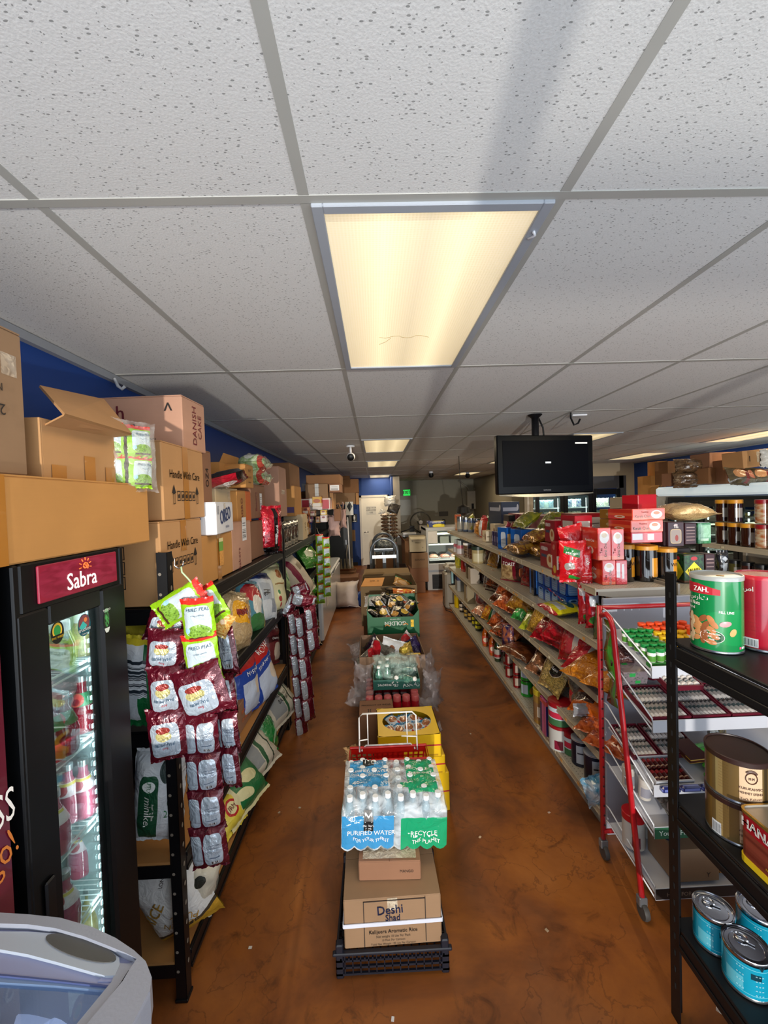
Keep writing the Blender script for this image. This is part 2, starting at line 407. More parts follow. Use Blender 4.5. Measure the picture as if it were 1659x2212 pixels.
ORD=['first','second','third','fourth','fifth','sixth','seventh','eighth','ninth','tenth','eleventh','twelfth','thirteenth','fourteenth','fifteenth','sixteenth','seventeenth','eighteenth','nineteenth','twentieth']
def Rz(a):return(0,0,a)
rnd=random.Random(7)
# ================= room shell =================
def ceilmat():
 t=NT('acoustic_tile');pos=t.n('ShaderNodeNewGeometry').outputs['Position']
 v=t.n('ShaderNodeTexVoronoi');v.inputs['Scale'].default_value=150;t.l(pos,v.inputs['Vector'])
 mp=t.n('ShaderNodeMapping');mp.inputs[3].default_value=(.7,1.5,1);mp.inputs[2].default_value=(0,0,.8);t.l(pos,mp.inputs[0])
 v2=t.n('ShaderNodeTexVoronoi');v2.inputs['Scale'].default_value=92;t.l(mp.outputs[0],v2.inputs['Vector'])
 gate=noise_out(t,pos,40,2)
 thr=t.math('MULTIPLY',t.math('GREATER_THAN',gate,.47),.21)
 a=t.math('LESS_THAN',v2.outputs['Distance'],thr);thr2=t.math('MULTIPLY',t.math('GREATER_THAN',noise_out(t,pos,70,2),.6),.2)
 b=t.math('LESS_THAN',v.outputs['Distance'],thr2);hole=t.math('MAXIMUM',a,b)
 fine=noise_out(t,pos,220,2);base=t.mix(fine,lin('#c3c4c2'),lin('#dedfdd'));big=noise_out(t,pos,1.3,2)
 base=t.mix(t.math('MULTIPLY',big,.15),base,lin('#b4aca2'))
 t.l(t.mix(t.math('MULTIPLY',hole,.75),base,lin('#6f706e')),t.b.inputs['Base Color']);t.b.inputs['Roughness'].default_value=.9
 h=t.math('SUBTRACT',t.math('MULTIPLY',fine,.3),hole);bump(t,h,.35,.004);return t.m
def floormat():
 t=NT('stained_concrete');pos=t.n('ShaderNodeNewGeometry').outputs['Position']
 a=noise_out(t,pos,1.6,6,.8,.62);b=noise_out(t,pos,5.5,8,1.5,.7);c=noise_out(t,pos,28,5,0,.6)
 base=ramp(t,a,[(.3,lin('#4f2b12')),(.46,lin('#7d461c')),(.6,lin('#96571f')),(.76,lin('#a8672c'))])
 veins=ramp(t,b,[(.30,(1,1,1)),(.44,(0,0,0))]);base=t.mix(t.math('MULTIPLY',veins,.62),base,lin('#24120a'))
 dusty=ramp(t,noise_out(t,pos,2.3,5,.3),[(.5,(0,0,0)),(.75,(1,1,1))]);base=t.mix(t.math('MULTIPLY',dusty,.3),base,lin('#8a6246'))
 v=t.n('ShaderNodeTexVoronoi',feature='DISTANCE_TO_EDGE');v.inputs['Scale'].default_value=1.7
 mp=t.n('ShaderNodeVectorMath',operation='ADD');nn=t.n('ShaderNodeTexNoise');nn.inputs['Scale'].default_value=3;nn.inputs['Detail'].default_value=6;t.l(pos,nn.inputs[0])
 t.l(pos,mp.inputs[0]);t.l(nn.outputs['Color'],mp.inputs[1]);t.l(mp.outputs[0],v.inputs['Vector'])
 crk=t.math('LESS_THAN',v.outputs[0],.006);base=t.mix(t.math('MULTIPLY',crk,t.math('MULTIPLY',b,.7)),base,lin('#2a140b'))
 t.l(t.mix(t.math('MULTIPLY',c,.25),base,lin('#5d2f16')),t.b.inputs['Base Color'])
 r_=t.n('ShaderNodeMapRange',i_3=.3,i_4=.55);t.l(b,r_.inputs[0]);t.l(r_.outputs[0],t.b.inputs['Roughness']);bump(t,b,.12,.004);return t.m
CEIL,FLOORM=ceilmat(),floormat()
BLUE=mat('blue_wall_paint','#0e3a80',.6,var=.08,scale=2);GREYW=mat('grey_wall_paint','#8d8b7c',.7,var=.05,scale=1.5);BEIGE=mat('beige_wall_paint','#a59a86',.7,var=.06,scale=2)
GRID=mat('grid_grey_paint','#a3a39d',.45,var=.06);DOORM=mat('door_cream','#ece6d6',.5,var=.04);TRIM=mat('trim_offwhite','#d5d0c5',.5,var=.05)
X0,X1,Y0,Y1=-1.36,5.97,-1.2,14.45;YD=11.97
S(box('floor',X0,X1,Y0,Y1,-.05,0,FLOORM))
S(box('wall_left',X0-.1,X0,Y0,YD,0,CZ+.1,BLUE));S(box('wall_right',X1,X1+.1,Y0,Y1,0,CZ+.1,BLUE))
wd=S(box('wall_back',X0,.66,YD,YD+.1,0,CZ+.1,BLUE))
S(box('trim_1',.52,.70,11.15,YD+.1,0,CZ-.03,mat('post_cream','#b3aa9a',.6,var=.05)))
S(box('wall_jamb',.475,.52,11.15,YD,0,CZ-.02,BLUE))
S(box('wall_deli',.60,3.9,Y1,Y1+.1,0,CZ+.1,GREYW));S(box('wall_deli_side',.60,.66,YD+.1,Y1,0,CZ+.1,GREYW))
S(box('wall_side',3.55,3.65,9.3,Y1,0,CZ+.1,mat('side_wall_paint','#8a8474',.7,var=.05)))
# wall round the walk-in cooler doors, with the opening left free
cw=S(box('wall_cooler',3.55,X1,9.2,9.3,2.02,CZ+.1,BEIGE))
box('wall_panel',3.55,3.62,9.2,9.3,0,2.02,BEIGE,cw)
box('wall_panel',5.62,X1,9.2,9.3,0,2.02,BEIGE,cw)
box('wall_panel',3.62,5.70,9.17,9.2,2.0,2.28,mat('gunmetal_panel','#4a4d55',.45,.3,var=.1),cw)
box('wall_panel',5.60,5.76,9.17,9.2,0,2.28,MATS['gunmetal_panel'],cw)
S(box('baseboard_back',-1.2,-.55,YD-.012,YD,0,.1,mat('base_dark','#2b2622',.6)))
# shop front behind the camera: sill wall, mullions, door frame (daylight comes through)
fr=S(box('wall_front',X0,X1,Y0-.1,Y0,0,.45,GREYW));box('window_head',X0,X1,Y0-.1,Y0,2.46,CZ+.1,GREYW,fr)
for i,x in enumerate((-1.33,.15,1.25,2.4,3.9,5.2,5.93)):box('mullion',x-.03,x+.03,Y0-.08,Y0,.45,2.46,GREYM,fr)
box('mullion',.15,1.25,Y0-.08,Y0,2.1,2.16,GREYM,fr)
# ceiling: one panel above, T-bar grid, tiles
ce=S(box('ceiling',X0-.1,X1+.1,Y0,Y1+.1,CZ+.06,CZ+.1,mat('deck_dark','#39342e',.9)))
GW,GL,gx0,gy0=.61,1.22,-.14,.97
LIGHTS=[(0,0),(0,3),(0,5),(0,8),(4,3),(4,5),(4,8),(8,3),(8,5),(4,0),(8,0)]
tm=None;BAR=.012
xi=[i for i in range(-2,10)];yi=[j for j in range(-2,11)]
for i in xi:
 for j in yi:
  if(i,j)in LIGHTS:continue
  a,b=max(X0,gx0+i*GW),min(X1,gx0+(i+1)*GW);c,d=max(Y0,gy0+j*GL),min(Y1,gy0+(j+1)*GL)
  if b-a<.02 or d-c<.02:continue
  if c>YD and b<.6:continue
  full=(b-a>GW-.001 and d-c>GL-.001)
  if full and tm:o=bpy.data.objects.new('ceiling_tile',tm);link(o,ce);o.location=((a+b)/2,(c+d)/2,0)
  else:
   w_,l_=b-a,d-c;o=box('ceiling_tile',-w_/2+.009,w_/2-.009,-l_/2+.009,l_/2-.009,CZ+.004,CZ+.018,CEIL,ce,c=.003);o.location=((a+b)/2,(c+d)/2,0)
   if full:tm=o.data
for i in range(-1,11):
 x=gx0+i*GW
 if X0<x<X1:box('grid_bar',x-BAR,x+BAR,Y0,Y1 if x>.6 else YD,CZ+.0025,CZ+.012,GRID,ce)
for j in range(-1,12):
 y=gy0+j*GL
 if Y0<y<Y1:box('grid_bar',X0 if y<YD else.6,X1,y-BAR,y+BAR,CZ+.002,CZ+.012,GRID,ce)
mol=box('wall_angle',X0,X0+.028,Y0,YD,CZ-.035,CZ,mat('angle_grey','#8f9296',.5),ce)
box('wall_angle',X1-.028,X1,Y0,9.2,CZ-.02,CZ,MATS['angle_grey'],ce)
hk=tube('ceiling_hook',[(-1.315,2.14,CZ-.03),(-1.30,2.14,CZ-.07),(-1.28,2.14,CZ-.085),(-1.265,2.14,CZ-.07)],.008,mat('hook_white','#b9bcc0',.4),None)
tag(hk,'small white plastic hook clipped to the ceiling edge above the blue wall','hook')
# fluorescent troffers
def diffmat():
 t=NT('troffer_diffuser');tc=t.n('ShaderNodeTexCoord');uv=tc.outputs['UV'];x=t.n('ShaderNodeSeparateXYZ');t.l(uv,x.inputs[0])
 s1=t.math('POWER',t.math('ABSOLUTE',t.math('COSINE',t.math('MULTIPLY',t.math('SUBTRACT',x.outputs[0],.5),2*PI*1.0))),1.0)
 gl=t.math('SUBTRACT',1.0,t.math('MULTIPLY',t.math('POWER',t.math('ABSOLUTE',t.math('SUBTRACT',t.math('ABSOLUTE',t.math('SUBTRACT',x.outputs[0],.5)),.22)),.8),1.1))
 co=tc.outputs['Object'];v=t.n('ShaderNodeTexVoronoi');v.inputs['Scale'].default_value=110;v.inputs['Randomness'].default_value=.05;t.l(co,v.inputs[0])
 pr_=t.n('ShaderNodeMapRange',i_1=0,i_2=.6,i_3=.82,i_4=1.15);t.l(v.outputs['Distance'],pr_.inputs[0])
 st=t.math('MULTIPLY',gl,pr_.outputs[0]);t.b.inputs['Base Color'].default_value=(.8,.75,.6,1)
 t.l(t.mix(st,lin('#bf9c62'),lin('#f4dca8')),t.b.inputs['Emission Color']);t.l(t.math('MULTIPLY',st,.90),t.b.inputs['Emission Strength']);return t.m
DIF=diffmat();FRM=mat('troffer_frame','#9aa0a8',.4,var=.05)
where={(0,0):'above the start of the aisle',(0,3):'second along the aisle behind the big one',(0,5):'third along the aisle',(0,8):'at the end of the aisle before the blue wall',(4,3):'partly hidden behind the hanging TV',(4,5):'just beside the lower edge of the hanging TV',(4,8):'over the deli area near the grey wall',(8,3):'over the wall coolers by the blue wall',(8,5):'behind the TV near the walk-in cooler',(4,0):'over the snack gondola, out of view',(8,0):'over the far shelving, out of view'}
for(i,j)in LIGHTS:
 cx,cyy=gx0+(i+.5)*GW,gy0+(j+.5)*GL
 t=T('ceiling_light','lit fluorescent ceiling panel '+where[(i,j)],'ceiling light',(cx,cyy,CZ),group='fluorescent ceiling panels')
 hw,hl=GW/2-BAR,GL/2-BAR;f=.028
 fb=MB()
 for k in(-1,1):
  fb.box(k*hw,k*(hw-f),-hl,hl,-.006,.006,.002);fb.box(-hw+f,hw-f,k*hl,k*(hl-f),-.006,.006,.002)
 fb.build('frame',FRM,t);box('diffuser',-hw+f,hw-f,-hl+f,hl-f,.001,.005,DIF,t)
 if(i,j)==(0,0):
  tube('latch',[(hw-.015,-hl+.10,-.008),(hw-.005,-hl+.115,-.008),(hw-.018,-hl+.13,-.008)],.004,WMETAL,t,5)
  cr=[(-.12+.02*k+.006*math.sin(k*2.1),.19+.012*math.sin(k*1.3),.0005)for k in range(12)]
  tube('crack',cr,.0008,mat('crack_line','#8d7a4f',.6),t,4)
  tube('crack',[(-.07,.2,.0005),(-.09,.24,.0005),(-.12,.27,.0005)],.0008,MATS['crack_line'],t,4)
 area('troffer_glow',(cx,cyy,CZ-.012),(0,0,0),GW-.08,GL-.08,13 if j<5 else 19,(1,.80,.53))
# door, sign, restroom sign
dp0,dp1=aty(781,1223,YD),aty(845,1221,YD)
dr=S(box('door_1',dp0.x+.06,dp1.x-.05,YD-.03,YD,0.01,2.0,DOORM));box('door_frame',dp0.x,dp0.x+.06,YD-.045,YD,0,2.06,TRIM,dr);box('door_frame',dp1.x-.05,dp1.x,YD-.045,YD,0,2.06,TRIM,dr)
box('door_frame',dp0.x,dp1.x,YD-.045,YD,2.0,2.06,TRIM,dr)
hx=dp0.x+.12;tube('door_handle',[(hx,YD-.03,.98),(hx,YD-.075,.98),(hx+.02,YD-.085,.98),(hx+.13,YD-.085,.985)],.012,CHROME,dr)
ns=T('notice','taped paper notice with handwritten staff warning on the cream door','sign',(dp0.x+.34,YD-.033,1.62))
box('sheet',-.14,.14,-.002,0,-.12,.12,mat('paper_white','#d9d6cc',.7),ns)
lettering(lambda s,t,o:(s,-.003-o,t),[('ONLY FOR',0,.07,.06),('EMPLOYEE',0,0,.06),('USE',0,-.07,.06)],ns,BLK)
p=aty(765.5,1119,YD);rs=T('restroom_sign','small black restroom sign with white standing figure on blue wall','sign',(p.x,YD-.01,p.z))
box('plate',-.085,.085,-.006,.006,-.12,.12,BPLAST,rs,c=.003)
mb=MB();mb.box(-.025,.025,-.008,-.006,-.02,.05);mb.box(-.018,-.004,-.008,-.006,-.07,-.02);mb.box(.004,.018,-.008,-.006,-.07,-.02);mb.box(-.012,.012,-.008,-.006,.057,.08);mb.box(-.05,.05,-.008,-.006,-.105,-.09);mb.build('pictogram',WHT,rs)
p=aty(764,1157,YD);tag(box('wall_plate',p.x-.06,p.x+.05,YD-.012,YD,p.z-.16,p.z+.17,cardmat('tan_plate','#8a6c4a')),'tan paper strip stuck on the blue wall beside the door','paper')
# ================= racks =================
CARDDK=cardmat('deck_board','#a8763f')
def rack(label,x0,x1,y0,y1,zs,top,front,deckm=None,holes=None):
 """boltless black rack; front = +1 if the aisle is on its +x side"""
 t=T('storage_rack',label,'rack',((x0+x1)/2,(y0+y1)/2,0));cx,cyy=(x0+x1)/2,(y0+y1)/2
 hx,hy=(x1-x0)/2,(y1-y0)/2;P_,Q=.04,.003
 for sx in(-1,1):
  for sy in(-1,1):
   m=MB();m.box(sx*hx,sx*(hx-Q),sy*hy,sy*(hy-P_),0,top,.001);m.box(sx*hx,sx*(hx-P_),sy*hy,sy*(hy-Q),0,top,.001);m.box(sx*(hx+.004),sx*(hx-P_-.004),sy*(hy+.004),sy*(hy-P_-.004),0,.012,.002)
   m.build('post',BMETAL,t)
   if sx==front and sy==-1 or(holes and sy==holes and sx==front):
    d=MB();z=.12
    while z<top-.03:
     for k in(0,1):
      for(a,b)in((0,0),):
       r=.006;px=sx*(hx-.028);yy=sy*(hy+.0012);n=8;zz=z+.02*k
       if k==0:d.add([(px+r*math.cos(2*PI*i/n),yy,zz+r*math.sin(2*PI*i/n))for i in range(n)],[tuple(range(n))],[[(0,0)]*n])
       else:d.add([(sx*(hx+.0012),sy*(hy-.022)+r*math.cos(2*PI*i/n),zz+r*1.6*math.sin(2*PI*i/n))for i in range(n)],[tuple(range(n))],[[(0,0)]*n])
     z+=.075
    d.build('hole_mark',mat('hole_light','#7d7468',.7),t)  # pale discs painted for the light seen through the post holes
 for z in zs:
  for sx in(-1,1):
   m=MB();m.box(sx*hx,sx*(hx-.012),-hy+.045,hy-.045,z-.075,z,.003);m.box(sx*(hx+.004),sx*hx,-hy+.045,hy-.045,z-.018,z-.002,.001);m.box(sx*(hx+.004),sx*hx,-hy+.045,hy-.045,z-.073,z-.058,.001);m.build('beam',BMETAL,t)
  for sy in(-1,1):box('cross_bar',-hx+.04,hx-.04,sy*hy,sy*(hy-.015),z-.06,z-.012,BMETAL,t)
  box('shelf_deck',-hx+.012,hx-.012,-hy+.004,hy-.004,z-.012,z-.002,(deckm or{}).get(z,BMETAL),t)
 return t
RX0,RX1=-1.335,-.767
rack('black metal rack with a ring of maroon snack strips at its near post',RX0,RX1,1.502,3.37,(.155,.54,1.04,1.495),1.70,1,{.155:CARDDK,.54:CARDDK})
rack('black metal rack carrying green rice sacks, second along the blue wall',RX0,RX1,3.40,5.22,(.16,.62,1.04,1.48),1.66,1,{.16:CARDDK})
rack('black metal rack behind the white chest freezer with pink bags hung from it',RX0-.0,-.93,5.235,8.06,(.98,1.36,1.755),1.78,1)
# ================= fridge with the burgundy header =================
FX,FY0,FY1=-.80,.905,1.30
fr_=T('drinks_fridge','narrow black glass-door drinks fridge with a burgundy lit header','fridge',(FX-.25,(FY0+FY1)/2,0))
ox,oy=FX-.25,(FY0+FY1)/2
b=MB();b.box(-.25,.25,FY0-oy,FY0-oy+.02,0,1.745,.004);b.box(-.25,.25,FY1-oy-.02,FY1-oy,0,1.745,.004);b.box(-.25,-.23,FY0-oy+.02,FY1-oy-.02,0,1.745);b.box(-.25,.25,FY0-oy+.02,FY1-oy-.02,1.63,1.745,.004);b.box(-.25,.25,FY0-oy+.02,FY1-oy-.02,0,.2);b.build('cabinet',BPLAST,fr_)
liner=mat('fridge_liner','#aebfc0',.4,var=.03);li=MB();li.quad((-.225,-.17,.2),(-.225,.17,.2),(-.225,.17,1.63),(-.225,-.17,1.63));li.quad((-.225,.172,.2),(.2,.172,.2),(.2,.172,1.63),(-.225,.172,1.63));li.quad((.2,-.172,.2),(-.225,-.172,.2),(-.225,-.172,1.63),(.2,-.172,1.63));li.build('liner',liner,fr_)
b=MB();b.box(.205,.252,-.195,-.10,.16,1.635,.008);b.box(.205,.252,.085,.195,.16,1.635,.008);b.box(.205,.25,-.10,.085,1.585,1.635,.004);b.box(.205,.25,-.10,.085,.16,.24,.004)
dor=b.build('door',BPLAST,fr_);box('handle',.252,.262,-.165,-.135,.55,1.0,mat('handle_black','#050608',.3),dor,c=.004);box('glass',.228,.232,-.10,.085,.24,1.585,glassm('fridge_glass',fac=.15),dor)
hd=box('header',.25,.256,-.135,.155,1.645,1.735,art('header_red','#8a1a32',[('rrect',.5,.5,.49,.45,('nz','#7c162e','#942640',5))],.35,emit=.12),fr_,c=.002)
hp=lambda s,t,o:(.256+o,.01+s,1.69+t)
lettering(hp,[('Sabra',-.003,-.013,.062,.0,.82,.01)],hd,mat('header_white','#f6f0ea',.4,emit=.5))
sb=MB();cx0,cz0=.255+.0035,1.69+.026;oy2=.018
for k in range(7):
 a=-.2+k*(PI+.4)/6;sb.tube([(cx0,oy2+.016*math.cos(a),cz0-.004+.016*math.sin(a)),(cx0,oy2+.023*math.cos(a),cz0-.004+.023*math.sin(a))],.0014,5)
sb.tube([(cx0,oy2+(.011-.0008*k)*math.cos(k*.8-.8),cz0-.004+(.011-.0008*k)*math.sin(k*.8-.8))for k in range(12)],.002,5)
sb.build('sun_emblem',mat('sun_orange','#e8743a',.4,emit=.5),hd)
LED=mat('led_white','#dff2ff',.3,emit=4)
d=MB()
for k in range(46):z=.3+k*.028;d.box(.2,.212,.092,.099,z,z+.012)
d.build('led_strip',mat('led_bead','#dff2ff',.3,emit=1.6),fr_,)
fl_=area('fridge_led',(FX-.05,1.19,.98),(0,0,0),1.25,.02,1.5,(.85,.96,1));fl_.rotation_euler=Matrix(((0,.45,.89),(0,.89,-.45),(-1,0,0))).transposed().to_3x3().inverted().to_euler()
area('fridge_top_fill',(FX-.2,1.1,1.6),(0,0,0),.3,.2,.4,(.85,.96,1));area('fridge_mid_fill',(FX-.06,1.1,1.25),(0,0,0),.05,.15,.2,(.85,.96,1))  # two unseen fill lamps added to brighten the fridge interior
wirem=mat('shelf_wire','#dfe6e6',.35,var=.03)
SZ=[]
for(px,py)in((213,1420),(219,1580),(230,1752),(240,1915),(247,2060)):
 z=atx(px,py,-.845).z;SZ.append(z);m=MB()
 m.tube([(.185,-.165,z),(.185,.165,z)],.004);m.tube([(.185,-.165,z-.018),(.185,.165,z-.018)],.003)
 for k in range(20):y=-.16+k*.0168;m.tube([(-.21,y,z),(.187,y,z)],.0018,4)
 m.build('wire_shelf',wirem,fr_)
rl=MB()
for k in range(60):rl.box(-.02,-.012,.1705,.1715,.3+k*.021,.3+k*.021+.007)
rl.build('rail_slot',mat('slot_dark','#3c4446',.6),fr_)
# stickers on the glass
def sticker(name,px,py,w,h,m,label_items=(),kind=0):
 p=atx(px,py,FX-.0165)if kind==0 else atx(px,py,FX+.0035);yy,zz=p.y-oy,p.z;xx=p.x-ox
 n=20;V=[(xx,yy+w/2*math.cos(2*PI*i/n),zz+h/2*(abs(math.sin(2*PI*i/n))**(.6 if kind==1 else 1))*(1 if math.sin(2*PI*i/n)>0 else-1))for i in range(n)]
 o=mesh(name,V,[tuple(range(n))],m,fr_,uv=[[(.5+.5*math.cos(2*PI*i/n),.5+.5*math.sin(2*PI*i/n))for i in range(n)]])
 if label_items:lettering(lambda s,t,of:(xx+.001,yy+s,zz+t),label_items[1],o,label_items[0])
 return o
sticker('round_sticker',124,1366,.044,.058,art('stk_sun','#0d0d0b',[('ell',.5,.58,.36,.34,'#f0c23a'),('ell',.5,.58,.26,.24,'#2e9a4a'),('rect',.5,.3,.42,.1,'#0d0d0b')]),(INKY,[('THC WEED',0,-.013,.008)]))
sticker('arched_sticker',182,1350,.05,.062,art('stk_truckee','#12616e',[('ell',.5,.6,.42,.36,('nz','#7a3b4a','#94504f',3)),('ell',.62,.72,.12,.1,'#f08a4a'),('dia',.42,.45,.3,.24,'#3fc1b8'),('rect',.5,.2,.46,.14,'#0f5563')]),(WHT,[('truckee',0,-.012,.015),('California',0,-.024,.006)]))
sticker('outline_sticker',231,1340,.028,.075,art('stk_outline','#17191a',[('ell',.5,.55,.34,.3,('nz','#4fae5a','#0c0f0d',6)),('rect',.5,.12,.4,.09,'#dfe3dc'),('rect',.5,.9,.4,.07,'#7fae86')]),(WHT,[('TATTOO',0,.031,.008)]),2)
pn=box('warning_panel',-.223,-.222,.02,.07,SZ[0]-.085,SZ[0]-.03,mat('warn_grey','#c3cac8',.5),fr_)
# jars and bottles in the fridge
def fbottle(label,px,py,X,h,r,liq,lab,glass=True,cap=True,group=None,zi=0,lcol='#2d7c4a'):
 p=atx(px,py,X);t=T('drink_bottle',label,'bottle',(X,p.y,SZ[zi]+.006),group=group)
 lathe('bottle_body',[(r*.9,0),(r,.01),(r,h*.38),(r*.85,h*.52),(r*.5,h*.7),(r*.36,h*.78),(r*.36,h*.9)],liq,t,16)
 if lab:lathe('label',[(r*.9,h*.5),(r*.5,h*.71)],lab,t,16,cap=False,sx=1.04,sy=1.04);
 lathe('cap',[(r*.42,h*.9),(r*.42,h),(r*.38,h+.001)],mat('cap_silver','#c9d0d2',.3,.8),t,12)
 return t
RED=mat('pomegranate_drink','#7c0f22',.12,var=.25,coat=1);PINK=mat('pink_drink','#b45a70',.15,var=.2,coat=1);TAN=art('garlic_jar_tan',('nz','#b5aa78','#97905f',12),rough=.2,coat=1)
GL1=art('bottle_label_green','#2f7a4c',[('ell',.5,.5,.13,.5,'#c8433c'),('ell',.5,.35,.06,.25,'#7c0f22')],.4);GL2=art('bottle_label_pink','#e4c9cf',[('ell',.5,.5,.1,.4,'#b3303c'),('rect',.5,.85,.3,.1,'#d7b94c')],.4)
for i,(px,lb)in enumerate(((131,'glass jar of pale paste behind the round black sticker, top fridge shelf'),(183,'glass jar of pale green paste behind the arched mountain sticker, top fridge shelf'))):
 p=atx(px,1400,-.90);t=T('glass_jar',lb,'jar',(-.90,p.y,SZ[0]+.006));r=.035
 lathe('jar_body',[(r*.85,0),(r,.012),(r*1.0,.06),(r*.8,.085),(r*.66,.1)],TAN,t,18);lathe('lid',[(r*.7,.1),(r*.7,.125),(r*.66,.128)],mat('jar_lid_white','#d8d8d2',.4),t,18)
for n_,(px,X,zi,lq,lb,nm)in enumerate([(182,-.90,1,RED,GL1,'red drink bottle with green label, nearest the LED strip on the second fridge shelf'),(140,-.87,1,RED,GL1,'red drink bottle with green label in the middle of the second fridge shelf'),(112,-.88,1,RED,GL1,'red drink bottle half behind the door frame, second fridge shelf'),(160,-.98,1,RED,GL1,'red drink bottle standing behind two others, second fridge shelf'),(184,-.90,2,PINK,GL2,'pink drink bottle by the LED strip on the third fridge shelf'),(150,-.93,2,PINK,GL2,'pink drink bottle in the middle of the third fridge shelf'),(118,-.88,2,PINK,GL2,'pink drink bottle beside the door frame on the third fridge shelf'),(178,-.97,3,PINK,GL2,'pink drink bottle at the back of the fourth fridge shelf'),(140,-.88,3,PINK,GL2,'pink drink bottle beside the door frame on the fourth fridge shelf'),(200,-.95,4,TAN,None,'pale bottle on the lowest visible fridge shelf')]):
 fbottle(nm,px,(1590,1590,1750,1910,2080)[zi]if zi else 1400,X,.165,.034,lq,lb,zi=zi)
# burgundy drinks cooler beside it
cl=T('drinks_cooler','burgundy drinks cooler side panel with white and orange slogan','cooler',(FX-.26,.55,0))
box('body',-.25,.24,-.3,.333,0,1.745,BPLAST,cl,c=.004);pn=box('graphic_panel',.24,.262,-.3,.318,.02,1.71,mat('burgundy_panel','#5e1026',.35,var=.1,coat=.3),cl,c=.002);box('top_trim',.24,.262,-.3,.318,1.71,1.744,GREYM,cl)
def cp(px,py):q=atx(px,py,FX+.002);return q.y-.55,q.z
a_,z_=cp(8,1750);lettering(lambda s,t,o:(.263+o,a_+s,z_+t),[('SS',0,0,.10,.0,.55)],pn,WHT)
a2,z2=cp(14,1838);lettering(lambda s,t,o:(.263+o,a2+s,z2+t),[('go!',-.01,0,.09,.35,.6)],pn,mat('slogan_orange','#d07a34',.4))
# ================= long carton and open cartons above the fridge =================
CG='cartons stacked above the drinks fridge'
lc=carton('long tan carton lying across the top of the drinks fridge',(FX-.2,.98,1.747),(.40,.955,.198),0,CARD2,tapes=[('R',-.16,-.08,-.099,.099)],stick=[('crease','R',-.23,-.228,-.099,.099,CARDD)],flaps='T')
def open_carton(label,c,sz,rz,m,flaps=(),group=None,fill=None,th=.005,inner=None):
 """open-topped carton; flaps: (side, length, angle from upright)"""
 t=T('open_carton',label,'box',c,Rz(rz),group);x,y,z=sz
 b=MB();b.box(-x/2,x/2,-y/2,-y/2+th,0,z,.001);b.box(-x/2,x/2,y/2-th,y/2,0,z,.001);b.box(-x/2,-x/2+th,-y/2+th,y/2-th,0,z,.001);b.box(x/2-th,x/2,-y/2+th,y/2-th,0,z,.001);b.box(-x/2+th,x/2-th,-y/2+th,y/2-th,0,th)
 b.build('body',m,t)
 for side,L,ang in flaps:
  ca,sa=math.cos(ang),math.sin(ang);up=L*ca;out=L*sa;e=.01
  if side=='F':V=[(-x/2+e,-y/2,z),(x/2-e,-y/2,z),(x/2-e*3,-y/2-out,z+up),(-x/2+e*3,-y/2-out,z+up)];n=(0,-th,0)
  elif side=='B':V=[(x/2-e,y/2,z),(-x/2+e,y/2,z),(-x/2+e*3,y/2+out,z+up),(x/2-e*3,y/2+out,z+up)];n=(0,th,0)
  elif side=='R':V=[(x/2,-y/2+e,z),(x/2,y/2-e,z),(x/2+out,y/2-e*3,z+up),(x/2+out,-y/2+e*3,z+up)];n=(th,0,0)
  else:V=[(-x/2,y/2-e,z),(-x/2,-y/2+e,z),(-x/2-out,-y/2+e*3,z+up),(-x/2-out,y/2-e*3,z+up)];n=(-th,0,0)
  if ang>.9:n=(0,0,-th)
  V2=V+[(a[0]-n[0],a[1]-n[1],a[2]-n[2])for a in V];Fc=[(0,1,2,3),(7,6,5,4),(0,4,5,1),(1,5,6,2),(2,6,7,3),(3,7,4,0)]
  mesh('flap',V2,Fc,m,t)
 return t
# tall carton, at the picture's edge
q0,q1=atx(82,1028,-.83),atx(82,745,-.83)
tc_=carton('tall worn carton beside the blue wall, on the long carton above the fridge',(-1.02,.79,1.949),(.38,.42,.335),0,CARD3,texts=[('R',BLK,[('MIX',.13,.03,.025,PI),('242',.13,-.02,.035,PI)])],stick=[('torn_label','R',.15,.19,.06,.11,film('torn_film',(.8,.75,.68),.2,.6))])
c_,s_=aface(95,895,1035,256,975,-.83,.36)
ob=open_carton('open tan carton with a sagging flap, on the long carton above the fridge',(-1.0,1.20,1.949),(.34,.32,.15),0,CARD,[])
def wflap(px4,Xs):
 q=[atx(a_[0],a_[1],x_)-Vector((-1.0,1.20,1.949))for a_,x_ in zip(px4,Xs)];V=[tuple(v)for v in q]
 mesh('flap',V+[(v[0]-.003,v[1],v[2]-.006)for v in V],[(0,1,2,3),(7,6,5,4),(0,4,5,1),(1,5,6,2),(2,6,7,3),(3,7,4,0)],CARD,ob)
wflap(((98,915),(247,941),(285,936),(140,893)),(-.83,-.83,-.76,-.76));wflap(((140,893),(285,936),(225,862),(86,832)),(-.76,-.76,-.97,-.97))
for k,(s,e,t0,t1)in enumerate(((-.13,-.08,-.075,-.04),(-.01,.035,-.075,-.005),(.08,.12,-.075,-.03))):patch('tape',FACE((.34,.32,.15),'R'),s,e,t0,t1,TAPE,ob,.002)
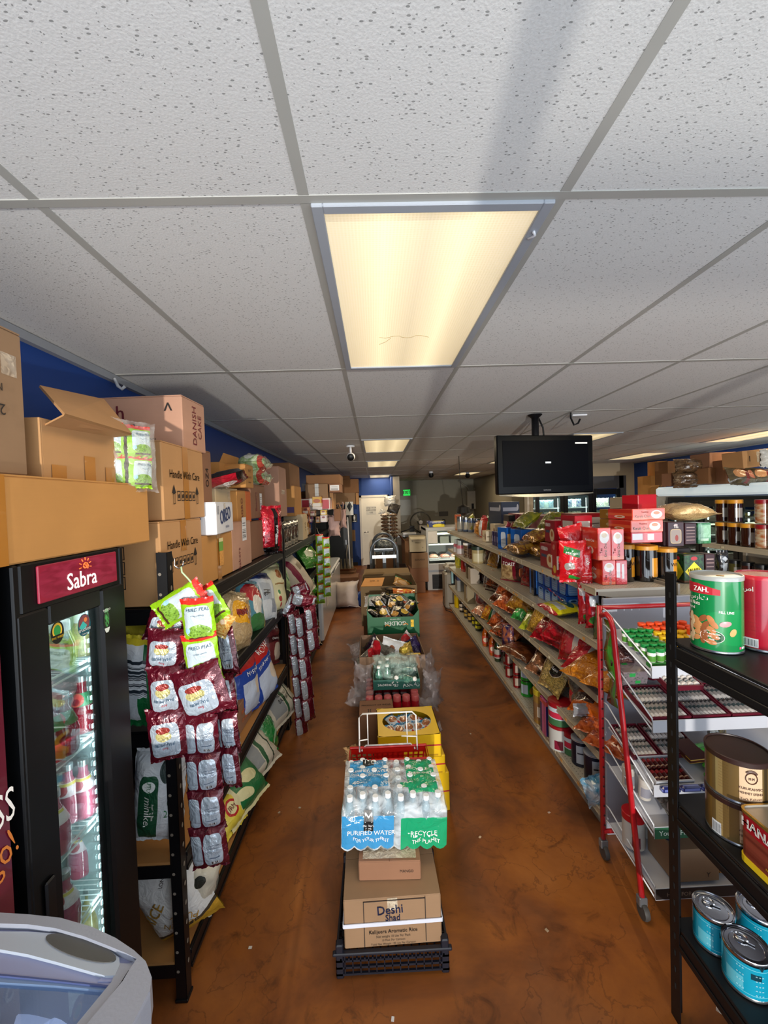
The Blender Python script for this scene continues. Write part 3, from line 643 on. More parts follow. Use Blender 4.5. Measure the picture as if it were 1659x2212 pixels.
# ---------- printed snack materials ----------
PEA=art('fried_peas_pack','#8fc01c',[('rrect',.52,.52,.40,.36,'#b9c6cc'),('ell',.55,.26,.36,.17,('vor','#7fa83a','#2f4a14',16)),('rect',.55,.09,.35,.03,'#4a2f22'),('rect',.5,.965,.5,.045,'#d42c22'),('ell',.2,.3,.08,.07,'#9ecbe4')],.28,crinkle=.5,coat=.6)
MUR=art('muri_pack_front','#5c0f20',[('rrect',.47,.45,.38,.34,'#b6c2ce'),('ell',.47,.52,.2,.1,('vor','#d9cf8c','#8c7f3d',24)),('ell',.47,.62,.22,.09,'#9c3a32')],.25,metal=.25,crinkle=.9,coat=.5)
MURU=art('muri_pack_flipped','#5c0f20',[('rrect',.45,.42,.36,.34,'#b6c2ce'),('ell',.42,.50,.2,.11,('vor','#d9cf8c','#8c7f3d',24)),('ell',.42,.62,.18,.07,'#9c3a32')],.25,metal=.25,crinkle=.9,coat=.5)
MURB=art('muri_pack_back','#5c0f20',[('rrect',.2,.5,.17,.38,'#b6c2ce'),('rrect',.66,.5,.24,.4,'#b6c2ce'),('rect',.68,.3,.14,.012,'#5b6a80'),('rect',.68,.62,.15,.01,'#8b98a8'),('rect',.68,.55,.15,.01,'#8b98a8'),('rect',.66,.48,.15,.01,'#8b98a8'),('rect',.68,.18,.1,.035,('bar','#222222','#e8e8e8',40))],.25,metal=.25,crinkle=.9,coat=.5)
pk=T('snack_multipack','clear bag of green fried pea packets leaning at the end of the open carton','snacks',atx(293,986,-.80)[:],(0,0,1.15))
pk.scale=(.88,.88,.88)
for k,(a,z,m,r)in enumerate(((.012,.055,PEA,-.03),(.012,-.06,PEA,.04))):
 o,P=bag('packet',.10,.115,.035,m,pk,31+k,.005,seal=.005);o.location=(a,-.006,z);o.rotation_euler=(0,r,0)
 lo=lettering(P,[('FRIED PEAS',.008,.028,.013),('crispy snack',.008,.013,.006)],o,mat('ink_teal','#24506b',.5))
for k in(0,1):
 o,P=bag('packet',.06,.115,.035,PEA,pk,35+k,.005,seal=.005);o.location=(-.065,.015,.055-.115*k);o.rotation_euler=(0,0,-1.1)
o,P=bag('clear_bag',.175,.25,.075,film('multipack_film',base=.03,top=.3),pk,39,.008,seal=.012)
# ================= cartons on top of rack 1 =================
G1='cartons on the top shelf of the first rack'
def AB(label,xn,yt,yb,xf,yf,m=CARD,w=.42,X=-.80,zb=None,rot=0,**kw):
 c,s=aface(xn,yt,yb,xf,yf,X,w)
 if zb is not None:s=(s[0],s[1],s[2]+c[2]-zb);c=(c[0],c[1],zb)
 return carton(label,c,s,rot,m,**kw),c,s
hwc=lambda s:[('R',BLK,[('Handle With Care',0,s[2]*.17,s[1]*.125,0,.78,.004)]),('F',BLK,[('les',-s[0]*.2,.08,.05),('^',.14,.10,.05),('v',.14,.04,.05),('x',.14,-.02,.05)])]
def icons(t,s,y0,dz,col=BLK):
 m=MB();P=FACE(s,'R')
 def fr(a,b,w,h):
  for(p,q,r_,v)in((a-w,a+w,b-h,b-h+.003),(a-w,a+w,b+h-.003,b+h),(a-w,a-w+.003,b-h,b+h),(a+w-.003,a+w,b-h,b+h)):m.quad(P(p,r_,.003),P(q,r_,.003),P(q,v,.003),P(p,v,.003))
 for k in range(5):fr(y0-.065+k*.034,dz,.013,.02);m.quad(P(y0-.072+k*.034,dz-.009,.003),P(y0-.058+k*.034,dz-.009,.003),P(y0-.06+k*.034,dz+.008,.003),P(y0-.069+k*.034,dz+.006,.003))
 for k in(-1,1):
  a=y0+k*.105;fr(a,dz-.012,.008,.022);m.add([P(a-.016,dz+.01,.003),P(a+.016,dz+.01,.003),P(a,dz+.045,.003)],[(0,1,2)],[[(0,0)]*3])
 return m.build('pictogram',col,t)
c,s=aface(347,1128,1290,435,1146,-.80,.42);s=(s[0],s[1],c[2]+s[2]-1.497);c=(c[0],c[1],1.497)
A2z=1.497+s[2]
t=carton('lower tan carton marked handle with care, standing on the rack shelf by the fridge',c,s,0,CARD,tapes=[('R',-.02,.03,.03,s[2]/2),('T',-.21,.21,-.02,.03)],texts=[('R',BLK,[('Handle With Care',0,s[2]*.2,s[1]*.125,0,.78,.004)]),('F',BLK,[('les',-.11,.10,.05)])],name='cardboard_carton');icons(t,s,0,-.01)
m=MB();P=FACE(s,'F')
for k in range(4):
 b_=.1-.055*k
 for(p,q,r_,v)in((.03,.08,b_-.024,b_-.021),(.03,.08,b_+.021,b_+.024),(.03,.033,b_-.024,b_+.024),(.077,.08,b_-.024,b_+.024),(.042,.068,b_-.002,b_+.012),(.053,.057,b_-.015,b_)):m.quad(P(p,r_,.003),P(q,r_,.003),P(q,v,.003),P(p,v,.003))
m.build('pictogram',BLK,t)
c,s=aface(351,953,1124,437,980,-.80,.40);s=(s[0],s[1],c[2]+s[2]-A2z-.004);c=(c[0],c[1],A2z+.004)
A1z=c[2]+s[2];A1=(c,s)
t=carton('upper tan carton marked handle with care, topmost of two beside the fridge',c,s,0,CARD,tapes=[('R',-.02,.03,-s[2]/2,s[2]/2)],texts=[('R',BLK,[('Handle With Care',0,s[2]*.1,s[1]*.125,0,.78,.004)])]);icons(t,s,0,-.055)
c,s=aface(415,858,962,451,880,-.79,.62)
t=carton('pinkish biscuit carton with maroon cake lettering under the ceiling, topmost of the stack',(c[0]-.02,c[1]+.01,A1z+.004),(.60,s[1]+.02,c[2]+s[2]-A1z),-.05,CARDP,texts=[('F',INKM,[('Danish',-.07,.045,.085,0,1,.01),('Cake',.07,-.035,.085,0,1,.012)]),('F',BLK,[('300 gm x 12 PCS',.12,-.075,.018),('^',.24,.05,.09)]),('R',INKM,[('DANISH',0,0,.05,PI/2),('CAKE',.05,0,.045,PI/2)])],tapes=[('F',-.14,-.09,-.1,.1,TAPEC)])
AB('rosy brown carton with printed recycling marks behind the upper marked carton',437,972,1118,455,982,CARDR,.36,-.84,zb=A2z+.006,texts=[('R',BLK,[('OZ4',0,.03,.05,PI/2)])])
t,c,s=AB('tan carton with a small green snack packet taped to it, under the white biscuit box',437,1160,1283,501,1168,CARD2,.40,-.80,zb=1.497,tapes=[('R',-.02,.03,-.14,.14)]);Bz=1.497+s[2]
patch('taped_packet',FACE(s,'R'),-.005,.05,-.05,.09,art('taped_pack',('vor','#d89a4e','#8c5a22',14),[('rect',.5,.78,.5,.25,'#6c9a3c'),('rect',.5,.95,.5,.08,'#d8cf9a')]),t,.006)
c,s=aface(458,1093,1170,508,1099,-.775,.20);s=(s[0],s[1],.155);c=(c[0],c[1],Bz+.003)
t=carton('white biscuit carton with blue logo lettering on the tan carton',c,(.20,s[1]+.02,s[2]),.12,CARDW,texts=[('R',INKB,[('OREO',0,.01,.10,.12,.8,.022),('cookies',.03,-.045,.025)]),('F',INKB,[('EO',0,0,.05,0,1,.02)])],stick=[('barcode','R',-.15,-.125,.02,.06,art('barcode_v',('bar','#303a50','#d8dce4',40,1)))],tapes=[('R',-.03,.01,.045,.075,TAPEC)])
t,c,s=AB('tan carton marked handle with care, half hidden behind the white biscuit box',466,1053,1120,513,1056,CARDC,.40,-.88,zb=Bz+.005,tapes=[('R',0,.04,-.1,.1,TAPEC)],texts=[('R',BLK,[('Handle With Care',0,.0,.045,0,.75,.006)])]);z2=Bz+.005+s[2]
AB('ochre carton with red and orange print between two tan cartons',513,1060,1150,530,1062,CARD2,.3,-.84,zb=Bz+.005,texts=[('R',INKM,[('AGRO',0,0,.05,PI/2)])])
AB('carton with a bright orange edge strip beside the ochre carton',531,1062,1120,541,1064,mat('card_orange','#c4602a',.7),.3,-.84,zb=Bz+.03)
t,c,s=AB('narrow pinkish carton with a white address label, on the shelf next to the taped carton',502,1130,1252,541,1136,CARDP,.36,-.80,zb=1.497,stick=[('label','R',.0,.08,.02,.16,art('ship_label','#dedede',[('rect',.5,.3,.4,.2,('bar','#333333','#e8e8e8',30,1)),('rect',.5,.75,.35,.02,'#555555'),('rect',.5,.65,.35,.02,'#777777')]))],texts=[('R',INKM,[('Bakers',-.06,-.08,.05,PI/2)])]);z3=1.497+s[2]
t,c,s=AB('rosy brown carton standing behind the foil bag on the first rack',542,1128,1240,572,1132,CARDR,.36,-.83,zb=1.497);z4=1.497+s[2]
AB('brown carton with an upright brand ring and white label under the pea noodles',542,1046,1125,571,1050,CARDR,.36,-.84,zb=max(z3,z4)+.004,stick=[('label','R',.03,.09,-.06,.06,MATS['ship_label'])],texts=[('R',INKM,[('Bakers',-.06,0,.05,PI/2)])])
t,c,s=AB('tall pinkish carton with red brand print, on the shelf end near the second post',603,1008,1112,617,1014,CARDP,.42,-.83,zb=max(z4,1.72)+.004,tapes=[('R',-.06,.06,-.02,.02,TAPEC)],texts=[('F',INKR,[('BRAND',.02,.0,.08,PI/2),('BISCUIT',-.1,-.05,.06,PI/2)])])
AB('tan carton with a purple base band, over the snack jars at the second post',637,1050,1128,650,1056,CARD2,.40,-.82,zb=1.74,stick=[('purple_band','F',-.19,.19,-.12,-.06,mat('purple_print','#4d3763',.6))])
AB('long dark brown carton under the ceiling on top of the pinkish carton',626,1000,1048,646,1004,CARDD,.5,-.86,zb=2.02)
# props that carry the upper row (lower cartons hidden by the foil bag)
AB('brown carton on the shelf hidden behind the red and black foil bag',573,1132,1222,605,1134,CARDR,.36,-.85,zb=1.497)
AB('plain carton under the purple banded carton at the second post',628,1136,1200,641,1140,CARDD,.34,-.92,zb=1.497)
# chips bags on top
RB=art('redblack_chips','#b4142a',[('rect',.72,.5,.3,.5,'#1a1416'),('ell',.3,.5,.12,.3,'#e4dcd8'),('rect',.5,.92,.5,.1,'#1a1416')],.25,crinkle=.8,coat=.6,metal=.2)
p=atx(487,1030,-.84);snack('red and black crisp bag lying on the half hidden carton',(p.x,p.y,z2+.045),(PI/2-.25,.1,PI/2+.2),.26,.22,.08,RB,seed=3,texts=[(WHT,[('CHIPS',-.03,0,.045)])])
p=atx(525,1017,-.86);carton('small carton with fragile icons beside the red and black crisp bag',(p.x-.05,p.y,z2+.01),(.18,.17,.15),0,CARD2,texts=[('R',BLK,[('Y 9 T',0,.035,.03),('50 x 20',0,-.005,.02),('KEEP DRY',0,-.04,.014)])])
p=atx(483,1000,-.98);open_carton('open carton at the wall behind the red and black crisp bag',(p.x-.1,p.y+.02,z2),(.26,.34,.17),0,CARD2,[('R',.06,.3)])
NOOD=art('noodle_multipack',('nz','#c9d6b2','#7fa35a',4),[('rect',.5,.85,.5,.09,'#b5483a'),('ell',.3,.4,.2,.25,'#e6e8dc'),('ell',.75,.4,.2,.25,'#e6e8dc')],.15,crinkle=.9,coat=1)
for k,z in enumerate((.055,.165)):
 p=atx(556,1030-k*30,-.87);snack(('lower' if k==0 else 'upper')+' clear pack of pale green noodle bricks on the brown carton',(p.x-.02,p.y+.02,p.z),(PI/2,0,PI/2),.30,.2,.13,NOOD,seed=8+k,wr=.02)
# foil bag on rack edge
FB_=art('foil_bag_red','#c01128',[('rect',.62,.5,.09,.5,'#120e10'),('rect',.5,.06,.5,.06,'#120e10'),('rrect',.62,.3,.05,.12,'#e8e4e4'),('rect',.9,.5,.12,.5,'#8e1020')],.16,metal=.35,crinkle=1,coat=.8)
p=atx(585,1157,-.79);snack('tall red and black foil bag standing at the shelf edge by the second post',(p.x,p.y,1.497+.175),(0,0,PI/2-.75),.2,.34,.09,FB_,seed=12,wr=.012,seal=.02,texts=[(WHT,[('Almond',.03,-.02,.035,PI/2,1,.01)])])
# ================= sacks on the first rack =================
RICE1=art('sack_clear_rice',('nz','#bfa67c','#a98f66',26),[('rrect',.42,.62,.3,.2,'#e6a514'),('rect',.42,.62,.2,.05,'#8c2a14')],.2,crinkle=.7,coat=.8)
S_ROO=art('sack_redcap','#4e8a9c',[('ell',.4,.75,.35,.2,'#b0202a'),('ell',.5,.5,.22,.2,'#e8e4d8'),('ell',.6,.15,.5,.2,'#3c7a44'),('rect',.92,.5,.08,.5,'#d8b03c')],.3,crinkle=.5,coat=.5)
S_WHT=art('sack_white_print','#ccd3d8',[('rect',.5,.94,.5,.08,'#1e2f63'),('rect',.4,.6,.22,.18,'#aab2ba'),('rect',.4,.62,.16,.01,'#444444'),('rect',.4,.56,.16,.01,'#444444'),('rect',.62,.3,.1,.14,'#8a929c')],.4,crinkle=.4)
S_CRM=art('sack_cream','#d6d0a6',[('ell',.55,.82,.14,.1,'#a5643a'),('ell',.34,.28,.07,.06,'#a83a34'),('ell',.38,.42,.06,.05,'#3a7a4a'),('ell',.36,.16,.05,.045,'#a83a34'),('rect',.5,.6,.25,.012,'#96753c')],.35,crinkle=.3)
S_GST=art('sack_green_stripe','#a8c48c',[('rect',.3,.6,.14,.05,'#1f6a40',.4),('rect',.5,.45,.16,.05,'#1f6a40',.4),('rect',.6,.28,.16,.05,'#1f6a40',.4),('rect',.4,.78,.14,.05,'#1f6a40',.4)],.35,crinkle=.3)
S_ROY=art('sack_blue_red','#bcc8dc',[('rect',.5,.88,.5,.13,'#b5201f'),('rect',.1,.5,.12,.5,'#22439a'),('rect',.6,.66,.4,.1,'#22439a'),('ell',.78,.42,.13,.14,'#d8c8b4'),('rect',.12,.88,.12,.14,'#b5201f'),('rect',.5,.02,.5,.03,'#22439a')],.35,crinkle=.3)
S_GRN=art('sack_green_band','#cdd0ba',[('rect',.5,.5,.5,.2,'#1d7a3e'),('rrect',.5,.5,.2,.1,'#e6e6d8'),('ell',.5,.2,.2,.1,'#c02a2a')],.35,crinkle=.35)
def sack(label,px,py,X,w,h,d,m,tilt=0,lean=.2,yaw=PI/2-.28,seed=0,texts=(),lie=0,group=None,zc=None,nm='rice_sack'):
 p=atx(px,py,X);z=p.z if zc is None else zc
 fl=max([v for v in((.155,.54,1.04)if p.y<3.4 else(.16,.62,1.04))if v<z-.03]or[.155]);top={1.04:1.40,.155:.46,.16:.54}.get(fl,.96)
 ex=(h*math.cos(lean)*abs(math.cos(tilt))+w*abs(math.sin(tilt))+d*.5*math.sin(lean))/2;k_=max(.92,min(1,(top-fl-.02)/2/ex));w*=k_;h*=k_;ex*=k_;z=min(max(z,fl+ex+.006),top-ex-.006)
 return snack(label,(p.x,p.y,z),(-lean if not lie else-lean,tilt,yaw),w,h,d,m,nm,'sack',group,seed,texts,seal=.015,wr=.012)
sack('clear bag of grain with a yellow label leaning on the rack beam',510,1358,-.83,.27,.36,.13,RICE1,.35,.25,seed=21,texts=[(INKM,[('RAJE',-.02,.04,.05,.5)])])
sack('blue and green rice sack with a red top on the middle shelf',538,1305,-.86,.30,.38,.14,S_ROO,.3,.3,seed=22)
sack('white rice sack with dark blue tied top on the middle shelf',566,1292,-.85,.30,.40,.14,S_WHT,.25,.3,seed=23,texts=[(BLK,[('RICE',-.04,.02,.04,.3)])])
sack('cream rice sack with small round stamps next to the second post',590,1283,-.84,.32,.42,.15,S_CRM,.15,.25,seed=24,texts=[(mat('ink_brown','#9c6a3a',.5),[('R',.02,.12,.08),('Extra long',0,.04,.025)])])
sack('pale sack with slanted green stripes, topmost at the second post',603,1250,-.90,.30,.26,.12,S_GST,.4,.5,seed=25)
sack('clear bag of brown snacks with a black label on the middle shelf',492,1318,-.90,.26,.26,.12,art('clear_brown',('nz','#8d7148','#574227',16),[('ell',.5,.6,.25,.14,'#14110f')],.2,coat=.8,crinkle=.6),.2,.4,seed=26)
sack('pale sack lying at the back of the middle shelf',530,1335,-1.1,.5,.34,.18,S_WHT,.1,.4,seed=27)
sack('blue and white rice sack with red top standing on the third shelf',557,1440,-.83,.34,.44,.14,S_ROY,-.22,.15,seed=28,texts=[(WHT,[('ROYAL',.07,.16,.055),('SONA MASOORI',.05,.07,.032),('SONA MASOORI',-.135,-.03,.03,PI/2)])])
sack('second blue and white rice sack behind the first on the third shelf',522,1455,-.86,.30,.42,.14,S_ROY,0,.1,seed=29,texts=[(WHT,[('MASOORI',.05,.07,.04)])])
sack('dark red rice sack with white lettering behind the blue sack',583,1415,-.90,.26,.36,.12,art('sack_maroon','#6d2a2c',[('ell',.6,.25,.25,.2,'#c8b4a0'),('rect',.5,.55,.4,.07,'#3f1216')],.35,crinkle=.3),.2,.2,seed=30,texts=[(WHT,[('ROYAL',0,.11,.055),('Creamy',0,.02,.03)])])
sack('small yellow bag tucked in at the end of the third shelf',603,1500,-.84,.18,.18,.10,art('yellowbag',('nz','#c9a23a','#a5762a',5),rough=.3,crinkle=.6,coat=.6),.2,.5,seed=31)
c,s=aface(508,1560,1655,545,1500,-.82,.30);carton('brown carton with red print on the third shelf among the sacks',(c[0],c[1]+.02,.541),(.3,.26,.17),0,CARDR,texts=[('R',INKO,[('PRODUCT',0,.02,.03),('OF INDIA',0,-.03,.03)])])
# bottom shelf
BAS=art('sack_basmati','#c4bfb0',[('rect',.3,.5,.16,.36,'#8a8f92'),('rect',.75,.5,.02,.5,'#1e3c2c'),('rect',.52,.5,.04,.5,'#2a5a3a')],.45,crinkle=.35)
def flat_sack(label,px,py,z,l,w_,d,m,yaw,seed,texts=(),roll=0):
 p=atz(px,py,z);return snack(label,(p.x,p.y,z),(-PI/2+roll,0,yaw),l,w_,d,m,'rice_sack','sack',None,seed,texts,seal=.015,wr=.014)
sack('printed basmati sack on the bottom shelf at the second post',595,1560,-.84,.44,.30,.16,BAS,.0,.7,seed=32,texts=[(INKM,[('Resham',-.02,.07,.06)]),(BLK,[('PARBOILED',.02,.02,.028),('BASMATI',.02,-.02,.045)])])
sack('green round topped bag on the bottom shelf',573,1590,-.80,.20,.24,.12,art('green_bag','#1c7a38',[('rect',.6,.4,.06,.3,'#9fc8a4',.5)],.22,crinkle=.8,coat=.8),.3,.5,seed=33)
sack('grey printed sack lying on the bottom shelf in the middle',542,1650,-.84,.38,.28,.15,BAS,.0,.8,seed=34)
sack('green and cream leaf patterned sack on the bottom shelf',508,1710,-.84,.36,.28,.16,art('sack_leaf','#1f6a3c',[('ell',.3,.7,.22,.12,'#d3cfa0',.6),('ell',.6,.45,.22,.12,'#d3cfa0',.3),('ell',.35,.25,.2,.1,'#d3cfa0',.5),('rect',.1,.5,.12,.5,'#cfc79a')],.4,crinkle=.4),.0,.8,seed=35)
sack('yellow bag with a red ring mark low on the bottom shelf',488,1768,-.84,.20,.18,.12,art('yellow_ring','#d8c444',[('ell',.45,.5,.22,.24,'#b3242a'),('ell',.45,.5,.16,.17,'#e0d9a4')],.35,crinkle=.3),.0,.7,seed=36,texts=[(INKM,[('JRM',-.01,0,.035)])])
sack('tan sack lying behind the hanging strips on the bottom shelf',460,1850,-.95,.5,.3,.2,art('sack_tan',('nz','#b89a66','#a08352',5),rough=.6),.0,.8,seed=37)
# seen through the rack's near end
def endbag(label,px,py,Y,w,h,d,m,seed,tilt=0,yaw=0,texts=(),nm='rice_sack',cat='sack',lean=0,**kw):
 p=aty(px,py,Y);return snack(label,p[:],(-lean,tilt,yaw),w,h,d,m,nm,cat,None,seed,texts,seal=.012,wr=.012,**kw)
endbag('green bag with barcode panel standing in the rack end beside the fridge',305,1470,1.50,.115,.32,.06,art('green_barcode','#126a38',[('rect',.5,.55,.3,.22,('bar','#28323c','#d9dfe4',26,1)),('rect',.35,.2,.17,.16,'#c6ced6'),('rect',.4,.86,.3,.09,'#d8dde2'),('rect',.5,.98,.5,.04,'#c9ba30')],.35,crinkle=.3),41,.03)
endbag('yellow and green tied bag above the barcode bag in the rack end',300,1385,1.56,.17,.13,.09,art('yg_bag','#b9a834',[('ell',.7,.35,.35,.3,'#1a7a40'),('ell',.2,.4,.14,.2,'#d8c84c')],.35,crinkle=.6),42,.3)
endbag('clear bag of flour colored grain at the top of the rack end',300,1345,1.66,.22,.13,.1,art('grain_clear',('nz','#a89d84','#8a7f68',10),rough=.3,coat=.5,crinkle=.5),43)
endbag('white rice bag with green oval standing at the near end of the rack',345,1715,1.55,.19,.34,.11,art('putul_white','#c3c8cc',[('rrect',.38,.42,.2,.38,'#174a30'),('ell',.38,.68,.13,.06,'#dfe4e0'),('ell',.7,.85,.14,.12,'#2b3a36'),('ell',.8,.5,.06,.04,'#2a5a42')],.5,crinkle=.6),44,.1,.1,texts=[(INKG,[('PUTUL',-.022,.065,.022,-PI/2)]),(WHT,[('minikel',-.022,-.03,.04,-PI/2),('Premium Rice',-.002,-.03,.012,-PI/2)]),(INKG,[('20',.055,-.04,.035)])])
GOLD=mat('ink_gold','#a07a2c',.4)
endbag('large white rice sack with gold lettering slumped on the bottom shelf',372,1915,1.63,.26,.37,.16,art('golden_putul','#c6c6c4',[('rect',.5,.05,.5,.07,'#b58a24'),('rect',.5,.14,.5,.02,'#3a3226')],.5,crinkle=.5),45,-.42,.15,texts=[(GOLD,[('RICE',-.06,-.02,.06,.7,1,.012),('GOLDEN',.02,-.11,.035,2.6,1,.01),('PUTUL',.035,-.085,.035,2.6),('R',.08,.1,.09,.5)]),(BLK,[('LONG GRAIN',.05,.12,.02,.9)])])
endbag('dark clear bag at the back of the rack end behind the white rice bag',320,1640,1.75,.26,.3,.12,art('dark_clear',('nz','#4a4236','#2b2620',9),rough=.3,crinkle=.5),46)
endbag('white sack with black roundels at the foot of the first post',432,1910,1.66,.14,.24,.12,art('ws_round','#bdb6a4',[('ell',.45,.75,.16,.1,'#23251f'),('ell',.3,.6,.1,.08,'#4a6a3a'),('rect',.5,.3,.5,.03,'#c09028'),('rect',.5,.2,.5,.015,'#2a2418')],.4,crinkle=.3),47,.25,.3)
# ================= hanging snack strips =================
SG='maroon puffed rice packets on the first hanging strip'
def pack(label,px,py,Y,wp,hp,m,rot=0,yaw=0,seed=0,group=None,tx=(),d=.045):
 p=aty(px,py,Y);k=Y/878.;w_,h_=wp*k,hp*k
 return snack(label,p[:],(0,rot,yaw),w_,h_,d,m,'snack_packet','snacks',group,seed,tx,seal=.006,wr=.006)
TEAL=MATS['ink_teal']
def muri(w=.1):return[(TEAL,[('JHAL MURI',-.008,-.028,.014,PI),('spicy puffed rice',-.008,-.012,.006,PI)]),(INKR,[('fou',-.008,-.045,.014,PI)])]
def peas(s=1.):return[(TEAL,[('FRIED PEAS',.005,.042*s,.0155*s),('crispy snack',.005,.022*s,.009*s)])]
pack('green fried pea packet lying tilted at the top of the hanging strip',392,1303,1.40,62,105,PEA,1.05,.1,51,tx=[(TEAL,[('PEAS',0,.02,.015,PI)])])
pack('green pea packet folded over at the top end of the hanging strip',458,1303,1.44,60,75,PEA,-.6,-.3,52)
pack('upper green fried pea packet facing the aisle on the hanging strip',430,1340,1.36,70,92,PEA,-.05,.05,53,tx=peas())
pack('lower green fried pea packet facing the aisle on the hanging strip',437,1420,1.355,76,98,PEA,-.1,.05,54,tx=peas())
pack('pale yellow snack packet peeping out under the green ones',470,1345,1.46,60,44,art('yellow_clear',('nz','#d8b96a','#c0792c',14),rough=.2,coat=.8),.5,.2,55)
for i,(px,py,wp,hp,m,rt,yw,Y,tx,lb)in enumerate([(362,1352,84,66,MUR,.3,.2,1.46,(),'maroon packet folded at the top of the strip nearest the fridge'),(360,1402,80,82,MURU,.1,.15,1.42,muri(),'maroon and white packet, second down in the column nearest the fridge'),(362,1490,76,104,MURU,-.04,.2,1.41,muri(),'maroon and white packet, third down in the column nearest the fridge'),(364,1583,82,112,MURU,-.06,.2,1.40,muri(),'maroon and white packet at the bottom of the column nearest the fridge'),(410,1425,62,100,MURU,.25,.1,1.50,(),'maroon packet squeezed behind the pea packets'),(436,1492,112,106,MURU,-.3,-.02,1.33,muri(),'large maroon and white packet swinging out in front of the strip'),(402,1540,50,90,MURB,0,.3,1.50,(),'maroon packet showing its back behind the swinging packet'),(488,1405,58,96,MURB,-.15,-.4,1.52,(),'maroon packet high in the column next to the cream sacks'),(489,1495,52,78,MURB,-.1,-.4,1.50,(),'maroon packet, second in the column next to the blue sack'),(492,1580,58,84,MURB,-.08,-.3,1.48,(),'maroon packet, third in the column next to the brown carton'),(494,1655,58,84,MURB,-.1,-.3,1.46,(),'maroon packet at the foot of the column next to the brown carton'),(436,1590,74,84,MURB,-.03,.05,1.42,(),'back of a maroon packet just below the swinging one'),(441,1668,76,84,MURB,-.04,.05,1.41,(),'back of a maroon packet, second below the swinging one'),(447,1748,78,84,MURB,-.05,.05,1.40,(),'back of a maroon packet, third below the swinging one'),(452,1828,80,86,MURB,-.08,.05,1.39,(),'back of the last maroon packet at the very end of the strip'),(435,1540,60,40,MURB,0,.05,1.45,(),'short folded maroon packet joining the strip behind the swinging packet')]):
 pack(lb,px,py,Y,wp,hp,m,rt,yw,60+i,SG,tx)
hp_=[aty(x,y,1.43)for x,y in((376,1206),(377,1222),(386,1228),(395,1222),(396,1212))]
tag(tube('wire_hook',hp_,.0025,CHROME),'bent silver wire hook on the near rack post','hook')
hp_=[aty(x,y,1.40)for x,y in((391,1224),(393,1236),(408,1252),(420,1268),(424,1280))]
tag(tube('hanging_strap',hp_,.003,mat('strap_pale','#a9bf94',.4)),'pale green twisted strap holding the pea packets','strap')
# strip at the second post
SG2='maroon packets on the strip hung from the second post'
MURS=art('muri_pack_side','#6a1426',[('rrect',.24,.5,.2,.44,'#bcc4cc'),('rect',.97,.5,.06,.4,'#bcc4cc')],.22,metal=.3,crinkle=.9,coat=.6)
names=['topmost','second','third','fourth','fifth','lowest']
for ci,(cx,y0,n,dx)in enumerate(((636,1345,6,3.2),(652,1352,5,3.6),(672,1335,2,4))):
 for k in range(n):
  pack(names[k if k<n-1 else 5]+' maroon packet in the %s column of the strip at the second post'%('wall-side','middle','aisle-side')[ci],cx+dx*k,y0+k*45,3.28-.04*ci,31,50,MURS,-.05+.05*((k*3)%3-1),.75,80+ci*8+k,SG2)
pack('maroon and white packet lying across the top of the second strip',655,1297,3.27,52,26,MURS,.3,.3,98,SG2);pack('bent maroon packet hooked over the top of the second strip',648,1272,3.27,34,22,MURS,-.3,.3,99,SG2)
pack('bent maroon packet at the wall end of the second strip',628,1307,3.3,26,52,MURS,.5,.5,97,SG2)
# green strip at third post
SG3='green pea packets on the strip at the third post'
for ci,(cx,n)in enumerate(((690,7),(704,6))):
 for k in range(n):
  pack(['topmost','second','third','fourth','fifth','sixth','lowest'][k]+' green pea packet in the %s column of the strip over the freezer'%('wall-side','aisle-side')[ci],cx+.6*k,1166+k*21+6*ci,5.05-.05*ci,17,22,PEA,0,.4,110+ci*8+k,SG3,d=.05)
tag(tube('strip_cord',[aty(684,1140,5.0),aty(688,1152,5.0),aty(700,1160,5.0)],.003,mat('cord_pale','#a09a88',.6)),'thin cord holding up the green pea strip','cord')
# rack 2 goods
for(lb,px,py,m,w_,h_,ti,sd)in(('shiny green rice sack, topmost on the second rack',665,1212,'a',.45,.3,.1,121),('shiny green rice sack, second in the pile on the second rack',672,1238,'a',.45,.28,.15,122),('shiny green rice sack at the bottom of the pile on the second rack',678,1262,'a',.42,.28,.2,123)):
 sack(lb,px,py,-.85,w_,h_,.16,art('sack_lime','#3f8a2c',[('ell',.3,.5,.18,.2,'#d6dcc0'),('rect',.75,.5,.06,.5,'#96bc3c')],.2,crinkle=.7,coat=.8),ti,.6,seed=sd)
sack('cream rice sack with a maroon stripe leaning on the second rack',640,1243,-.84,.34,.55,.16,art('sack_maroon_stripe','#c9bda6',[('rect',.35,.5,.12,.5,'#7c1a3a'),('rect',.7,.7,.12,.08,'#8a7c64')],.4,crinkle=.4),-.5,.35,seed=124)
sack('orange and brown snack bag at the front of the second rack',683,1230,-.80,.16,.2,.1,art('orange_clear',('nz','#c07c40','#8a4c24',6),rough=.25,coat=.5),.3,.5,seed=125)
for k,(px,py)in enumerate(((668,1303),(674,1330),(660,1290),(668,1350))):sack('dark shiny snack pouch in a heap on the second rack, '+['topmost','front','rear','lowest'][k]+' one',px,py,-.83,.25,.2,.12,art('dark_pouch',('nz','#4b4426','#8b7a36',4),rough=.2,metal=.3,crinkle=1,coat=.6),.4*k,.6,seed=126+k,nm='snack_pouch')
sack('pale leaflet printed sack low on the second rack',668,1385,-.82,.34,.26,.12,art('sack_pale_print','#bfae98',[('rect',.5,.7,.2,.03,'#8c2a24',.5),('rect',.5,.3,.3,.1,'#a4947c')],.5),.4,.9,seed=131)
sack('grey sack standing low behind the second strip',612,1380,-1.0,.5,.4,.2,art('sack_grey',('nz','#77726a','#5c5850',4),rough=.6),.1,.3,seed=132)
G2='top shelf goods of the second rack'
